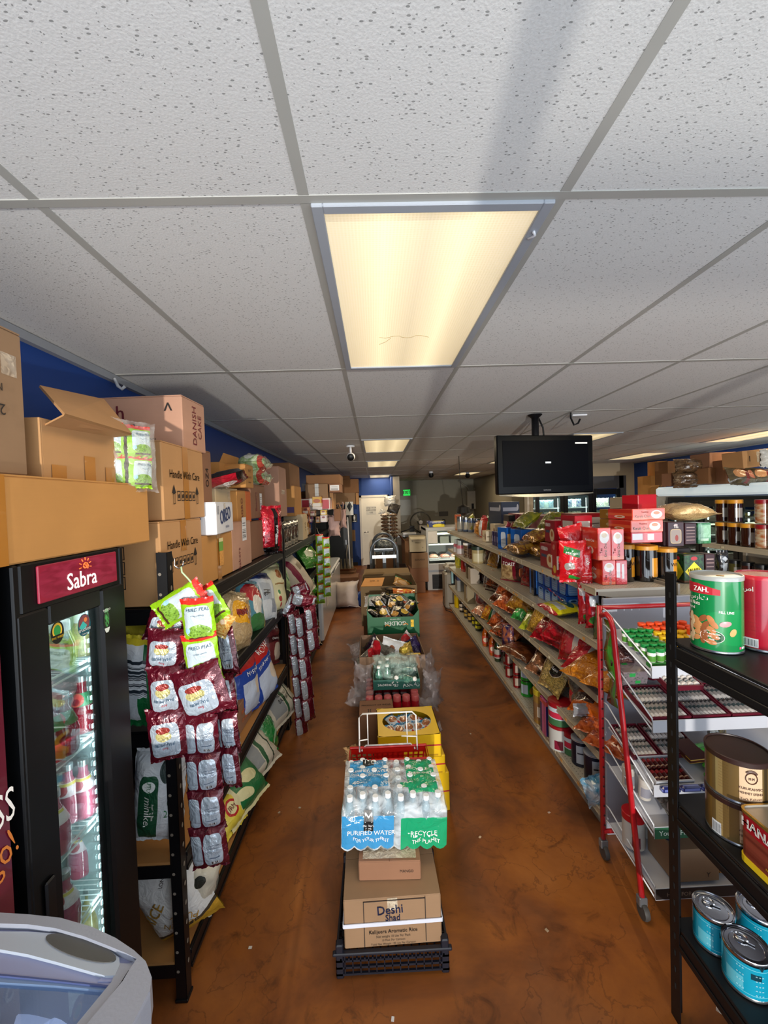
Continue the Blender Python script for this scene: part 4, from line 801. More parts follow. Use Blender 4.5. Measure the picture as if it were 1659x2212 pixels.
for k in range(4):
 p=atx(650+k*5.2,1150-k*2,-.80);snack('glossy black snack pouch, %s in the row beside the second post'%ORD[k],(p.x-.02,3.62+.16*k,1.48+.115),(0,0,PI/2-.3),.15,.22,.06,art('black_pouch','#1b1412',[('ell',.5,.55,.3,.2,'#4a2c20'),('rect',.5,.08,.5,.1,'#b4a890')],.15,coat=1,crinkle=.6),'snack_pouch','snacks','black snack pouches beside the second post',140+k)
carton('small cream carton at the edge of the second rack shelf',(-.86,4.42,1.482),(.2,.28,.27),0,CARDC,texts=[('R',BLK,[('TEA',0,0,.06,PI/2)])])
cols=['#b9823a','#8a1c2c','#cfc6b4','#5b2f6b','#c45a2a','#c6b26a','#7c3a22','#d9d2c0']
k=0
for z in(1.482,1.62):
 for j in range(6):
  col=cols[(k*5+j)%8];lbl='small packet %s from the second post in the %s row at the rack end'%(ORD[j],'lower' if z<1.5 else 'upper')
  tag(box('sweet_packet',-.93+.02*(j%2),-.82,4.62+j*.1,4.70+j*.1,z,z+.10+.02*((j+k)%3),art('packet_%d'%(cols.index(col)),col,[('rect',.5,.4,.35,.2,'#e6dcc8'),('ell',.5,.75,.2,.12,cols[(j+3)%8])],.35),c=.006),lbl,'snacks','sweet packets at the second rack end');k+=1
def far_carton(lb,xl,xr,yt,yb,Y,d,m,**kw):c,s=cface(xl,xr,yt,yb,Y,d);return carton(lb,c,s,0,m,**kw)
far_carton('wide flat brown carton near the ceiling over the third rack',661,735,1026,1046,5.5,.5,CARDD)
far_carton('brown carton with a white label under the wide flat carton',711,735,1045,1064,5.4,.4,CARDR,stick=[('label','F',-.06,.06,-.03,.04,MATS['ship_label'])])
far_carton('brown carton closed with silver tape on the third rack',660,708,1046,1077,5.35,.4,CARD3,tapes=[('F',-.02,.03,-.1,.1,mat('silver_tape','#a9aaa6',.3))],texts=[('F',BLK,[('-------',0,.05,.04),('-------',0,-.03,.04)])])
carton('plain carton under the white carton edge on the third rack',(-.88,6.0,1.757),(.4,.25,.285),0,CARDD);far_carton('white carton edge behind the silver taped carton',652,700,1044,1060,5.85,.25,CARDW)
far_carton('red and white sweets carton on the third rack',651,713,1077,1102,5.33,.3,art('redwhite_carton','#d6cfc8',[('rect',.85,.5,.12,.4,'#b02234'),('rect',.15,.5,.12,.4,'#b02234')]),texts=[('F',INKM,[('SWEETS',0,0,.05)])])
far_carton('yellow fruit box standing on the red and white carton',675,694,1073,1095,5.15,.12,art('yellow_box_a','#c99a26',[('ell',.5,.6,.4,.2,'#a5521c'),('rect',.5,.2,.45,.18,'#cfcac0')]))
for j,(xl,xr,yt,yb,col)in enumerate(((652,668,1096,1112,'#b06a3a'),(669,681,1103,1116,'#7d5c38'),(692,705,1102,1113,'#caa92c'),(692,706,1113,1128,'#d0c4c4'),(682,691,1116,1130,'#b98a4e'),(664,675,1114,1130,'#5b3a6a'))):
 c,s=cface(xl,xr,yt,yb,4.95+.04*j,.1);o=box('sweet_box',-s[0]/2,s[0]/2,-s[1]/2,s[1]/2,0,s[2],art('sweetbox_%d'%j,col,[('rect',.5,.35,.35,.18,'#d9cfc0'),('ell',.5,.72,.25,.15,'#7a2a2a')],.4),c=.004);o.location=c
 tag(o,['round clear tub pack of sweets','dull brown sweet box','small yellow tin','white chocolate box with dark spots','tan folded box','purple wrapped sweet box'][j]+' at the far end of the second rack','box')
far_carton('tan carton end standing upright near the dark cabinet',711,721,1064,1100,5.6,.3,CARD)
for j,(xl,xr,yt,yb,Y,m,lb)in enumerate(((735,775,1035,1065,8.95,CARDD,'dark brown carton under the ceiling above the dark cabinet'),(722,768,1065,1090,8.92,CARD3,'greenish brown carton resting on the dark cabinet'),(735,755,1028,1035,8.97,CARDD,'thin carton lid at the ceiling over the third rack'),(769,775,1065,1090,8.95,CARD,'tan carton corner over the dark cabinet by the blue wall'))):
 far_carton(lb,xl,xr,yt,yb,Y,.3,m)
far_carton('brown paper carton leaning below the bold lettered one',722,735,1100,1126,5.9,.2,CARDR)
c,s=cface(722,738,1087,1103,6.1,.1);carton('small carton with bold black letters tilted beside the cabinet',c,s,0,CARDD,tilt=(0,-.35),texts=[('F',BLK,[('NI',0,0,.09,0,1,.03)])])
# white chest freezer
cf=T('chest_freezer','long white chest freezer beside the aisle under the pea strip','freezer',(-1.0,6.64,0))
b=box('cabinet',-.28,.28,-1.34,1.34,.05,.72,mat('freezer_white','#e2e8f0',.22,var=.03,coat=.6),cf,c=.02);b2=box('lid',-.29,.29,-1.345,1.345,.735,.80,MATS['freezer_white'],cf,c=.02);box('gasket',-.27,.27,-1.33,1.33,.72,.735,GREYM,cf)
box('handle',.29,.305,-.15,.15,.74,.77,GREYM,cf,c=.004)
for sx in(-.22,.22):
 for sy in(-1.3,1.3):box('foot',sx-.03,sx+.03,sy-.03,sy+.03,0,.05,BPLAST,cf)
sheet=patch('paper_note',FACE((.56,2.72,.7),'R',.05),-.95,-.72,.0,.24,MATS['paper_white'],cf,.003)
# things past the freezer
dk=T('dark_cabinet','tall dark grey metal cabinet against the blue wall','cabinet',(-.93,9.4,0));box('body',-.40,.36,-.5,.5,.0,1.80,mat('cabinet_dark','#22272c',.5,var=.1),dk,c=.006);box('door',-.38,.34,-.515,-.5,.05,1.77,MATS['cabinet_dark'],dk,c=.004);box('latch',.27,.29,-.53,-.515,.95,1.05,GREYM,dk)
p=aty(754,1100,9.0);mp=T('push_broom','white stick broom leaning against the dark cabinet','broom',(p.x,8.75,0));tube('stick',[(0,0,.05),(-.03,.1,1.55)],.014,WMETAL,mp);box('brush_head',-.15,.1,-.04,.04,0,.06,BPLAST,mp,c=.01)
p=aty(755,1097,8.8);tag(box('paper_sheet',p.x-.09,p.x+.08,8.8,8.804,p.z-.16,p.z+.13,art('sheet_bw','#cfd0cc',[('dia',.55,.65,.35,.4,'#1c1e20')])),'black and white printed sheet hung on the dark cabinet','paper')
for(lb,px,py,Y,w_,h_,sd)in(('pale pink cloth bag hanging from the third rack post',722,1135,6.05,.20,.36,151),('smaller pink bag hanging closer to the dark cabinet',741,1120,6.9,.13,.36,152)):
 p=aty(px,py,Y);t=T('hanging_bag',lb,'bag',p[:]);o,P=bag('pouch',w_,h_,.09,mat('pink_cloth','#c4a198',.7,var=.12,bmp=.5,bscale=20),t,sd,.03,.3);tube('tie',[(0,0,h_/2-.02),(.01,0,h_/2+.05),(0,0,h_/2+.1)],.012,MATS['pink_cloth'],t)
far_carton('brown carton standing on the floor behind the chest freezer',730,775,1248,1283,8.15,.5,CARDR,texts=[('F',BLK,[('A',0,0,.12),('Y',.12,0,.1)])])
p=atz(745,1322,.0);t=snack('white plastic sack slumped on the floor behind the chest freezer',(p.x+.02,p.y+.25,.25),(0,.0,0),.46,.48,.3,mat('white_sack','#cdbfb6',.55,var=.1,bmp=.4,bscale=14),'white_sack','sack',None,155,wr=.035,pin=.25)
t=snack('blue sack under the white one behind the chest freezer',(p.x+.05,p.y+.38,.13),(0,0,0),.5,.25,.3,mat('blue_sack','#203a78',.5,bmp=.4,bscale=14),'blue_sack','sack',None,156,wr=.03)
c,s=cface(733,768,1215,1240,8.9,.45);open_carton('open brown carton with empty bottles and dry stalks by the dark cabinet',(c[0],c[1]-.35,0),(.4,.35,.42),0,CARDD,[('F',.1,1.0)])
for k in range(4):
 pp=Vector((c[0]-.12+k*.08,c[1]-.35,.15));tag(lathe('empty_bottle',[(.035,0),(.035,.3),(.014,.42),(.014,.5)],film('clear_bottle',(.6,.55,.45),.3,.6),None,10,loc=pp+Vector((0,.03*(k%2),0))),'clear empty bottle, %s in the open brown carton'%ORD[k],'bottle','empty bottles in the brown carton')
tag(tube('dry_stalk',[(c[0]+.02,c[1]-.3,.2),(c[0]+.0,c[1]-.3,.75),(c[0]+.03,c[1]-.3,.95)],.015,mat('stalk_grey','#8a8478',.8,var=.4,scale=40),n=6),'grey stalk sticking up from the open brown carton','stick')
# ================= rounded display freezer in the near corner =================
ZF=1.08
out_px=[(0,1970),(60,1974),(130,1984),(200,2003),(250,2027),(290,2053),(315,2085),(324,2138),(286,2212)]
OP=[atz(a,b,ZF)for a,b in out_px];OP=[(-.785,OP[0].y+.01)]+[(p.x,p.y)for p in OP]+[(-.355,.12),(-.785,.12)]
df=T('display_freezer','grey rounded ice cream display freezer with sliding glass lids','freezer',(-.85,.5,0))
LP_=[(x+.85,y-.5)for x,y in OP];n=len(LP_)
def inset(pts,d):
 c=Vector((sum(p[0]for p in pts)/len(pts),sum(p[1]for p in pts)/len(pts)));o=[]
 N=len(pts)
 for i in range(N):
  a,b,e=Vector(pts[i-1]),Vector(pts[i]),Vector(pts[(i+1)%N]);t1=(b-a).normalized();t2=(e-b).normalized();nn=Vector((t1.y,-t1.x))+Vector((t2.y,-t2.x))
  nn.normalize();k=1/max(.5,nn.dot(Vector((t1.y,-t1.x))));q=b+nn*d*k;o.append((q.x,q.y))
 return o
def ring(zs_pts,m,name,parent,cap_in=False,smooth=True):
 V=[];Fc=[]
 for pts,z in zs_pts:V+=[(a,b,z)for a,b in pts]
 N=len(zs_pts[0][0])
 for r in range(len(zs_pts)-1):
  for i in range(N):j=(i+1)%N;Fc.append((r*N+j,r*N+i,r*N+N+i,r*N+N+j))
 if cap_in:Fc.append(tuple(reversed(range((len(zs_pts)-1)*N,len(zs_pts)*N))))
 o=mesh(name,V,Fc,m,parent,smooth=smooth)
 try:o.data.set_sharp_from_angle(angle=math.radians(40))
 except Exception:pass
 return o
RIM=mat('freezer_rim_grey','#9297a3',.35,var=.05,bmp=.05,bscale=200);LAV=mat('freezer_inner_lavender','#8c93b4',.4,var=.05);LIDF=mat('lid_frame_grey','#a3adb9',.35,var=.04)
ring([(inset(LP_,.03),.1),(inset(LP_,.008),ZF-.2),(LP_,ZF-.05),(LP_,ZF-.010),(inset(LP_,.006),ZF-.002)],RIM,'cabinet',df)
def slab(name,pts,z,th,m):
 q=[atz(a_/3.318,1650+b_/3.318,z)for a_,b_ in pts];V=[(p.x+.85,p.y-.5,z)for p in q];N=len(V)
 return mesh(name,V+[(v[0],v[1],z-th)for v in V],[tuple(reversed(range(N)))]+[(i,(i+1)%N,N+(i+1)%N,N+i)for i in range(N)],m,df)
ro=[(-60,1062),(200,1078),(430,1102),(660,1168),(830,1248),(960,1335),(1045,1415),(1088,1530),(1075,1620),(760,2230)];ri=[(-60,1142),(200,1150),(400,1178),(600,1235),(780,1305),(900,1355),(980,1395),(930,1470),(880,1555),(400,2130)]
for k in range(9):slab('rim',[ro[k],ro[k+1],ri[k+1],ri[k]],ZF,.05,RIM)
slab('inner_rim',[(-60,1130),(200,1140),(400,1168),(600,1225),(780,1295),(900,1345),(985,1390),(935,1475),(850,1560),(700,1560),(820,1440),(500,1300),(-60,1290)],ZF-.012,.05,LAV)
slab('lid_frame',[(-60,1200),(200,1202),(400,1215),(600,1255),(780,1325),(855,1390),(858,1440),(825,1515),(760,1520),(600,1475),(400,1418),(200,1365),(-60,1318)],ZF-.008,.02,LIDF)
N=24;slab('handle_recess',[(580+252*math.cos(2*PI*i/N)-22*math.sin(2*PI*i/N),1318+78*math.cos(2*PI*i/N)+68*math.sin(2*PI*i/N))for i in range(N)],ZF-.006,.004,mat('handle_recess_dark','#4f4f4d',.4))
slab('lid_panel',[(-60,1300),(200,1350),(400,1405),(600,1462),(810,1520),(800,1592),(400,1545),(-60,1503)],ZF-.014,.01,LAV);slab('dark_gasket',[(-60,1498),(400,1543),(800,1588),(795,1600),(400,1556),(-60,1512)],ZF-.013,.01,mat('gasket_blue','#46527e',.5));slab('inner_edge',[(-60,1510),(400,1552),(800,1596),(760,1625),(400,1590),(-60,1562)],ZF-.016,.01,mat('edge_bluegrey','#6f86a6',.4))
slab('lid_track',[(850,1430),(925,1430),(975,1408),(870,1560),(430,2130),(330,2130),(800,1560)],ZF-.009,.02,RIM);slab('track_slot',[(920,1480),(940,1470),(890,1550),(872,1555)],ZF-.007,.004,BPLAST)
slab('sliding_glass',[(-60,1560),(400,1590),(765,1625),(350,2120),(-60,2120)],ZF-.02,.004,glassm('lid_glass',(.85,.92,1),.3))
fz=MB();fz.box(.08,.46,-.34,.25,.6,.86,.02);fz.build('frost_liner',mat('frost_white','#b9c6e4',.6,var=.15,scale=14,bmp=.6,bscale=18,emit=.25),df)  # frost is no lamp; a faint glow is put into its colour
lv=[atz(a,b,ZF-.062)for a,b in((0,2120),(120,2128),(238,2143),(245,2070),(0,2078))]
mesh('inner_glass_edge',[(v.x+.85,v.y-.5,v.z)for v in lv],[tuple(reversed(range(5)))],LAV,df)
for k,(px,py,r,lb)in enumerate(((97,2185,.045,'white lidded ice cream tub in the display freezer'),(10,2150,.05,'frosty white tub at the edge of the display freezer'))):
 p=atz(px,py,.87);lathe_o=lathe('ice_cream_tub',[(r*.85,0),(r,.015),(r,.02),(r*.92,.024),(r*.3,.026)],MATS['frost_white'],None,20,loc=(p.x,p.y,.862));tag(lathe_o,lb,'tub')
p=atz(185,2190,.87);tag(box('ice_cream_box',p.x-.06,p.x+.05,p.y-.03,p.y+.04,.862,.89,MATS['frost_white'],c=.01),'frosted oblong ice cream box next to the white tub','box')
# printed side panel
b_=MB();b_.box(.486,.491,-.36,.13,.12,ZF-.14,.001);b_.build('side_graphic',art('freezer_side','#2476b8',[('rect',.5,.97,.5,.03,'#a01a50'),('rect',.98,.5,.02,.5,'#a01a50')],.3),df)
for k,(y,z,m_,lb)in enumerate(((1.85,1.24,S_WHT,'white printed sack at the back of the middle shelf beside the first post'),(2.2,1.23,S_GRN,'sack with a green band at the back of the middle shelf'),(1.85,.73,S_GRN,'sack with a green band standing on the third shelf beside the first post'),(2.15,.73,S_CRM,'cream sack standing behind the brown carton on the third shelf'),(2.9,.26,S_WHT,'white printed sack lying at the back of the bottom shelf'))):
 snack(lb,(-1.10,y,z),(-.15,.1,PI/2-.1),.3,.34 if z>.5 else.2,.16,m_,'rice_sack','sack',None,700+k,seal=.015,wr=.012)
# ================= centre line of stock =================
NAVY=mat('crate_navy','#10131f',.45,var=.1)
cr=T('plastic_crate','low dark lattice plastic crate on the floor at the aisle front','crate',(.012,1.76,0));W_,D_,H_=.222,.215,.105
m=MB()
for sx in(-1,1):
 for sy in(-1,1):m.box(sx*W_,sx*(W_-.03),sy*D_,sy*(D_-.03),0,H_+.03,.004)
for z in(.018,.045,.072,.1):
 for s in(-1,1):m.box(-W_,W_,s*D_,s*(D_-.008),z-.004,z+.004);m.box(s*W_,s*(W_-.008),-D_,D_,z-.004,z+.004)
for k in range(13):
 x=-W_+.035+k*.031
 for s in(-1,1):m.box(x-.002,x+.002,s*D_,s*(D_-.006),.02,H_-.01)
for k in range(13):
 y=-D_+.035+k*.03
 for s in(-1,1):m.box(s*W_,s*(W_-.006),y-.002,y+.002,.02,H_-.01)
m.build('lattice_wall',NAVY,cr)
m=MB()
for k in range(14):x=-W_+.02+k*.031;m.box(x-.003,x+.003,-D_,D_,.075,.083)
for k in range(14):y=-D_+.02+k*.03;m.box(-W_,W_,y-.003,y+.003,.075,.083)
m.build('lattice_base',NAVY,cr)
box('top_rail',-W_-.012,W_+.012,-D_-.004,-D_+.016,H_-.012,H_,NAVY,cr,c=.003)
DZ=.107
t=carton('brown rice carton bound with a white strap, lowest on the dark crate',(.014,1.745,DZ),(.385,.37,.195),.02,CARD3,tapes=[('F',-.02,.02,.05,.097,TAPEC)],texts=[('F',INKN,[('Deshi',-.01,.050,.05,.05,.9,.012),('Shad',-.0,.018,.035,0,.9,.012)]),('F',BLK,[('Kalijeera Aromatic Rice',0,-.035,.02,0,1,.012),('Net weight 10 Lbs Per Pack',0,-.055,.012),('10 Pack Per Cartoon',0,-.07,.011),('Total Net Weight 100 Lbs Per Cartoon',0,-.085,.011)])])
m=MB();P=FACE((.385,.37,.195),'F')
for(a,b,c_,d)in((-.115,-.112,-.09,.09),(.128,.131,-.085,.095),(-.115,.131,.088,.091)):m.quad(P(a,c_,.003),P(b,c_,.003),P(b,d,.003),P(a,d,.003))
m.build('ruled_line',BLK,t)
V,Fc=[],[]
b=MB();b.box(-.196,.196,-.19,-.187,.088,.103);b.box(-.197,-.194,-.19,.19,.092,.106);b.box(.194,.197,-.19,.19,.092,.106);b.build('strap',mat('strap_white','#c9cdda',.5),t)
MZ=DZ+.197
carton('small brown mango carton sitting on the strapped rice carton',(.016,1.76,MZ),(.256,.26,.08),-.03,CARDR,texts=[('F',BLK,[('MANGO',.07,.0,.015)])],tapes=[('T',-.11,.11,-.12,-.02,TAPEC)])
WZ=MZ+.083
# hidden stock that carries the back of the pile
carton('plain brown carton behind the strapped rice carton, under the water bottles',(.03,2.16,0),(.36,.36,.355),0,CARDR)
wp=T('water_bottle_pack','shrink-wrapped pack of forty water bottles with blue and green film','water bottles',(.03,1.83,WZ+.012),(0,.05,.03))
fb=MB()
BW,BD,BH=.0545,.0575,.2
WB=film('water_bottle_plastic',(.75,.85,.9),.18,.5,.08,.2,30);CAPW=mat('cap_white','#dfe5ea',.35);wl=art('bottle_wrap_label','#3f86b8',[('rect',.5,.5,.16,.5,'#15181c')],.3)
m1=m2=m3=None
for i in range(8):
 for j in range(5):
  x,y=(i-3.5)*BW,(j-2)*BD+(.012 if i%2 else-.006);y=max(-.13,min(.13,y))
  if m1 is None:
   o1=lathe('bottle',[(.022,0),(.026,.006),(.026,.12),(.024,.145),(.012,.178),(.0115,.186)],WB,wp,12);m1=o1.data
   o2=lathe('cap',[(.0135,.184),(.0135,.2),(.012,.202)],CAPW,o1,12);m2=o2.data
   if j<2:pass
  else:
   o1=bpy.data.objects.new('bottle',m1);link(o1,wp);o2=bpy.data.objects.new('cap',m2);link(o2,o1)
  o1.location=(x,y,.001)
# film: scalloped shell over the bottles, front + top, printed blue left / green right
def wfilm():
 t=NT('water_film');tc=t.n('ShaderNodeTexCoord');uv=tc.outputs['UV'];x=t.n('ShaderNodeSeparateXYZ');t.l(uv,x.inputs[0])
 def mk(kind,*a):
  g=t.n('ShaderNodeGroup');g.node_tree=MG[kind];t.l(uv,g.inputs[0]);g.inputs[1].default_value=(a[0],a[1],0);g.inputs[2].default_value=(a[2],a[3],1);g.inputs[3].default_value=a[4]if len(a)>4 else 0;return g.outputs[0]
 warp=t.n('ShaderNodeTexNoise');warp.inputs['Scale'].default_value=4;t.l(uv,warp.inputs[0])
 blue=t.math('MAXIMUM',mk('rect',.25,.17,.245,.155),mk('rect',.25,.76,.20,.21));green=t.math('MAXIMUM',mk('rect',.78,.15,.22,.15),mk('rect',.80,.72,.15,.24));green=t.math('MAXIMUM',green,mk('rect',.7,.56,.13,.035,.1))
 pr=t.math('MAXIMUM',blue,green)
 nz=noise_out(t,tc.outputs['Object'],16,3,.8)
 col=t.mix(green,lin('#3a8fc4'),lin('#149a68'));col=t.mix(pr,lin('#dfe8ee'),col)
 t.l(col,t.b.inputs['Base Color']);t.b.inputs['Roughness'].default_value=.1;bump(t,nz,.7,.02)
 tr=t.n('ShaderNodeBsdfTransparent');tr.inputs[0].default_value=(.95,.98,.99,1);mx=t.n('ShaderNodeMixShader')
 mr=t.n('ShaderNodeMapRange',i_1=.4,i_2=.75,i_3=.16,i_4=.85);t.l(nz,mr.inputs[0])
 f=t.math('MAXIMUM',mr.outputs[0],t.math('MULTIPLY',pr,.9));t.l(f,mx.inputs[0]);t.l(tr.outputs[0],mx.inputs[1]);t.l(t.b.outputs[0],mx.inputs[2]);t.l(mx.outputs[0],t.out.inputs[0]);return t.m
WF=wfilm();hw,hd2=4*BW+.006,2.5*BD+.006
def wP(u,v,o=0):
 """u across 0..1, v: 0 front bottom .. .4 front top edge .. 1 back top edge"""
 x=(u-.5)*2*hw;sc_=.006*abs(math.sin(u*8*PI))
 if v<.4:
  k=v/.4;z=.002+.158*k;y=-hd2-sc_*(1-k)*1.4+.004-o;z-=.010*abs(math.sin(u*8*PI))*(1-k)if k<.3 else 0
  if k>.7:y+=(k-.7)*.05
 else:
  k=(v-.4)/.6;y=-hd2+.02+k*(2*hd2-.03);z=.165+.036*min(1,k*6)+.004*math.sin(u*8*PI)*math.sin(v*30)+o+(-.03 if k>.97 else 0)
 return(x*(1.0-.03*(v>.4)),y,z)
V,Fc,U=[],[],[];nu,nv=32,24
for j in range(nv+1):
 for i in range(nu+1):V.append(wP(i/nu,j/nv))
for j in range(nv):
 for i in range(nu):a=j*(nu+1)+i;Fc.append((a,a+1,a+nu+2,a+nu+1));U.append([(i/nu,j/nv),((i+1)/nu,j/nv),((i+1)/nu,(j+1)/nv),(i/nu,(j+1)/nv)])
fl=mesh('shrink_film',V,Fc,WF,wp,uv=U,smooth=True)
sd=MB()
for s in(-1,1):
 pts=[(s*hw,-hd2,.01),(s*hw,hd2-.01,.01),(s*hw*.97,hd2-.01,.2),(s*hw*.97,-hd2+.03,.2),(s*hw,-hd2,.16)]
 sd.add(pts,[(0,1,2,3,4)if s>0 else(4,3,2,1,0)],[[(.5,.47)]*5])
sd.build('side_film',art('side_film_green','#3f9a7c',rough=.15,coat=.6,alpha=.45),wp)
fP=lambda s,t,o:wP(.5+s/(2*hw),max(0,min(1,t)),.0015)
def ftxt(items,m):
 V,Fc=[],[]
 for tx,u,v,sz in items:
  gv,gf=glyphs(tx);o=len(V)
  for a,b in gv:V.append(wP(u+a*sz/(2*hw),v+b*sz*(.4/.16 if v<.4 else.6/(2*hd2)),.002))
  Fc.extend(tuple(i+o for i in f)for f in gf)
 mesh('lettering',V,Fc,m,fl)
ftxt([('PURIFIED WATER',.28,.16,.026),('FOR YOUR THIRST',.28,.1,.018),('40',.1,.3,.028),('RECYCLE',.78,.14,.028),('THE PLANET',.8,.075,.021),('PURIFIED WATER',.26,.77,.024),('FOR YOUR THIRST',.25,.71,.018),('40',.12,.6,.034),('BOTTLES',.13,.55,.014),('RECYCLE',.77,.80,.026),('THE PLANET',.80,.735,.02)],WHT)
for(u0,u1,v0,v1)in((.21,.30,.18,.38),(.19,.31,.86,.99)):
 V=[wP(u0+(u1-u0)*i/4,v0+(v1-v0)*j/4,.0018)for j in range(5)for i in range(5)]
 mesh('black_badge',V,[(j*5+i,j*5+i+1,j*5+i+6,j*5+i+5)for j in range(4)for i in range(4)],mat('badge_black','#0e1012',.4),fl)
ftxt([('M',.255,.31,.05),("Member's",.255,.235,.012),("Mark",.255,.205,.012),('M',.25,.94,.06),("Member's Mark",.25,.882,.012)],mat('badge_white','#eef1f3',.4))
# red basket
bk=T('shopping_basket','red plastic shopping basket with white wire handles behind the water bottles','basket',(.03,2.06,.385));RDP=mat('basket_red','#c3180e',.35,var=.08,coat=.3)
m=MB();a0,a1,b0,b1,h=.17,.195,.04,.05,.18
lo=[(-a0,-b0),(a0,-b0),(a0,b0),(-a0,b0)];hi_=[(-a1,-b1),(a1,-b1),(a1,b1),(-a1,b1)]
for i in range(4):
 j=(i+1)%4
 def lp(u,v):q0=Vector(lo[i]).lerp(Vector(lo[j]),u);q1=Vector(hi_[i]).lerp(Vector(hi_[j]),u);q=q0.lerp(q1,v);return(q.x,q.y,h*v)
 ns_=14 if i%2==0 else 9
 for k in range(ns_+1):
  u=k/ns_;u2=min(1,u+.35/ns_);m.quad(lp(u,0),lp(u2,0),lp(u2,.86),lp(u,.86))
 for k in range(7):v=k/7*.86;m.quad(lp(0,v),lp(1,v),lp(1,v+.035),lp(0,v+.035))
 m.quad(lp(0,.84),lp(1,.84),lp(1,1),lp(0,1));
 mid=(lp(.3,.25),lp(.7,.25),lp(.7,.86),lp(.3,.86));m.quad(*mid)
m.quad((-a0,-b0,0),(a0,-b0,0),(a0,b0,0),(-a0,b0,0));m.build('basket_body',RDP,bk)
m=MB();m.tube([(-a1-.006,-b1-.006,h),(a1+.006,-b1-.006,h),(a1+.006,b1+.006,h),(-a1-.006,b1+.006,h)],.008,8,closed=True);m.build('rim',RDP,bk)
for k,(yb,ly,hh)in enumerate(((.02,.03,.185),(.03,.025,.012))):
 m=MB();x_=.15-.012*k;m.tube([(-x_,yb,h),(-x_,yb+ly,h+hh-.02),(-x_+.02,yb+ly,h+hh),(x_-.02,yb+ly,h+hh),(x_,yb+ly,h+hh-.02),(x_,yb,h)],.0042,8)
 if k==0:m.tube([(-.105,yb+.01,h+.03),(-.105,yb+ly,h+hh)],.003);m.tube([(.10,yb+.01,h+.03),(.10,yb+ly,h+hh)],.003);m.tube([(-x_,yb,h+.06),(-.105,yb+.01,h+.06)],.003);m.tube([(x_,yb,h+.07),(.07,yb+.01,h+.07)],.003)
 m.build('wire_handle',mat('handle_white','#d5d3cf',.35),bk,smooth=True)
# yellow chocolate boxes
CHO=art('choc_bag','#c4d0da',[('ell',.45,.55,.35,.22,'#9a5a2c'),('rect',.5,.92,.5,.09,'#1f7fb5'),('rect',.5,.1,.5,.1,'#1f7fb5'),('dia',.7,.25,.15,.12,'#b3242c')],.2,coat=.8,crinkle=.6)
YEL=art('yellow_print','#e3b80e',[('rect',.5,.1,.45,.04,'#b58a10')],.4)
for k in range(3):
 y_t=T('yellow_box',['lower yellow snack carton in the pile behind the basket','middle yellow snack carton in the pile behind the basket','top yellow carton with a round window full of blue chocolate packets'][k],'box',(.155+.018*(2-k),2.50+.012*(2-k),.0 if k==0 else(.24 if k==1 else.355)),Rz(.10-.04*k))
 hh=(.235,.112,.135)[k];sx_,sy_=.185,.165
 if k<2:box('body',-sx_,sx_,-sy_,sy_,0,hh,YEL,y_t,c=.004);patch('red_band',FACE((2*sx_,2*sy_,hh),'F'),-sx_,sx_,.0,.008,INKR,y_t)
 else:
  m=MB();th=.004;m.box(-sx_,sx_,-sy_,-sy_+th,0,hh);m.box(-sx_,sx_,sy_-th,sy_,0,hh);m.box(-sx_,-sx_+th,-sy_,sy_,0,hh);m.box(sx_-th,sx_,-sy_,sy_,0,hh);m.box(-sx_,sx_,-sy_,sy_,0,th)
  N=28;o=len(m.V);el=[(.152*math.cos(2*PI*i/N),.122*math.sin(2*PI*i/N),hh)for i in range(N)];re=[]
  for i in range(N):
   a=2*PI*i/N;c_,s_=math.cos(a),math.sin(a);k_=min(sx_/max(abs(c_),1e-6),sy_/max(abs(s_),1e-6));re.append((c_*k_,s_*k_,hh))
  m.add(el+re,[(i,N+i,N+(i+1)%N,(i+1)%N)for i in range(N)],[[(.5,.9)]*4]*N);m.build('body',YEL,y_t)
  patch('red_band',FACE((2*sx_,2*sy_,hh),'F'),-.05,sx_,.0,.008,INKR,y_t)
cg='blue and white chocolate packets in the yellow carton'
for k,(x,y,r)in enumerate(((-.10,-.05,.3),(-.045,-.06,.15),(.015,-.045,.1),(.07,-.03,-.1),(.12,.0,-.5),(-.08,.05,.6),(-.01,.06,.4),(.06,.07,.9))):
 snack('blue and white chocolate packet, %s in the yellow carton window'%ORD[k],(.155+x,2.50+y,.355+.095+.004*(k%3)),(-PI/2+.15,0,r),.075,.13,.035,CHO,'chocolate_packet','snacks',cg,160+k,seal=.005)
# product of india carton
c1=atz(768,1556,.44);carton('brown carton printed product of india beside the yellow cartons',(-.035,2.785,0),(.235,.19,.44),.02,CARDR,tapes=[],texts=[('T',BLK,[('PRODUCT OF INDIA',0,.02,.026,0,.85,.012),('][     ][',.0,-.05,.045)])])
tag(box('carton_sleeve',-.19,-.06,2.3,2.42,0,.40,cardmat('sleeve','#5a3b22'),c=.004),'dark opened carton edge with crumpled brown paper beside the basket','box')
o,P=bag('crumpled_paper',.10,.10,.08,mat('kraft_crumple','#9a7a52',.8,bmp=1,bscale=30),None,170,.03,.3);o.location=(-.165,2.26,.44);tag(o,'ball of crumpled brown paper beside the red basket','paper')
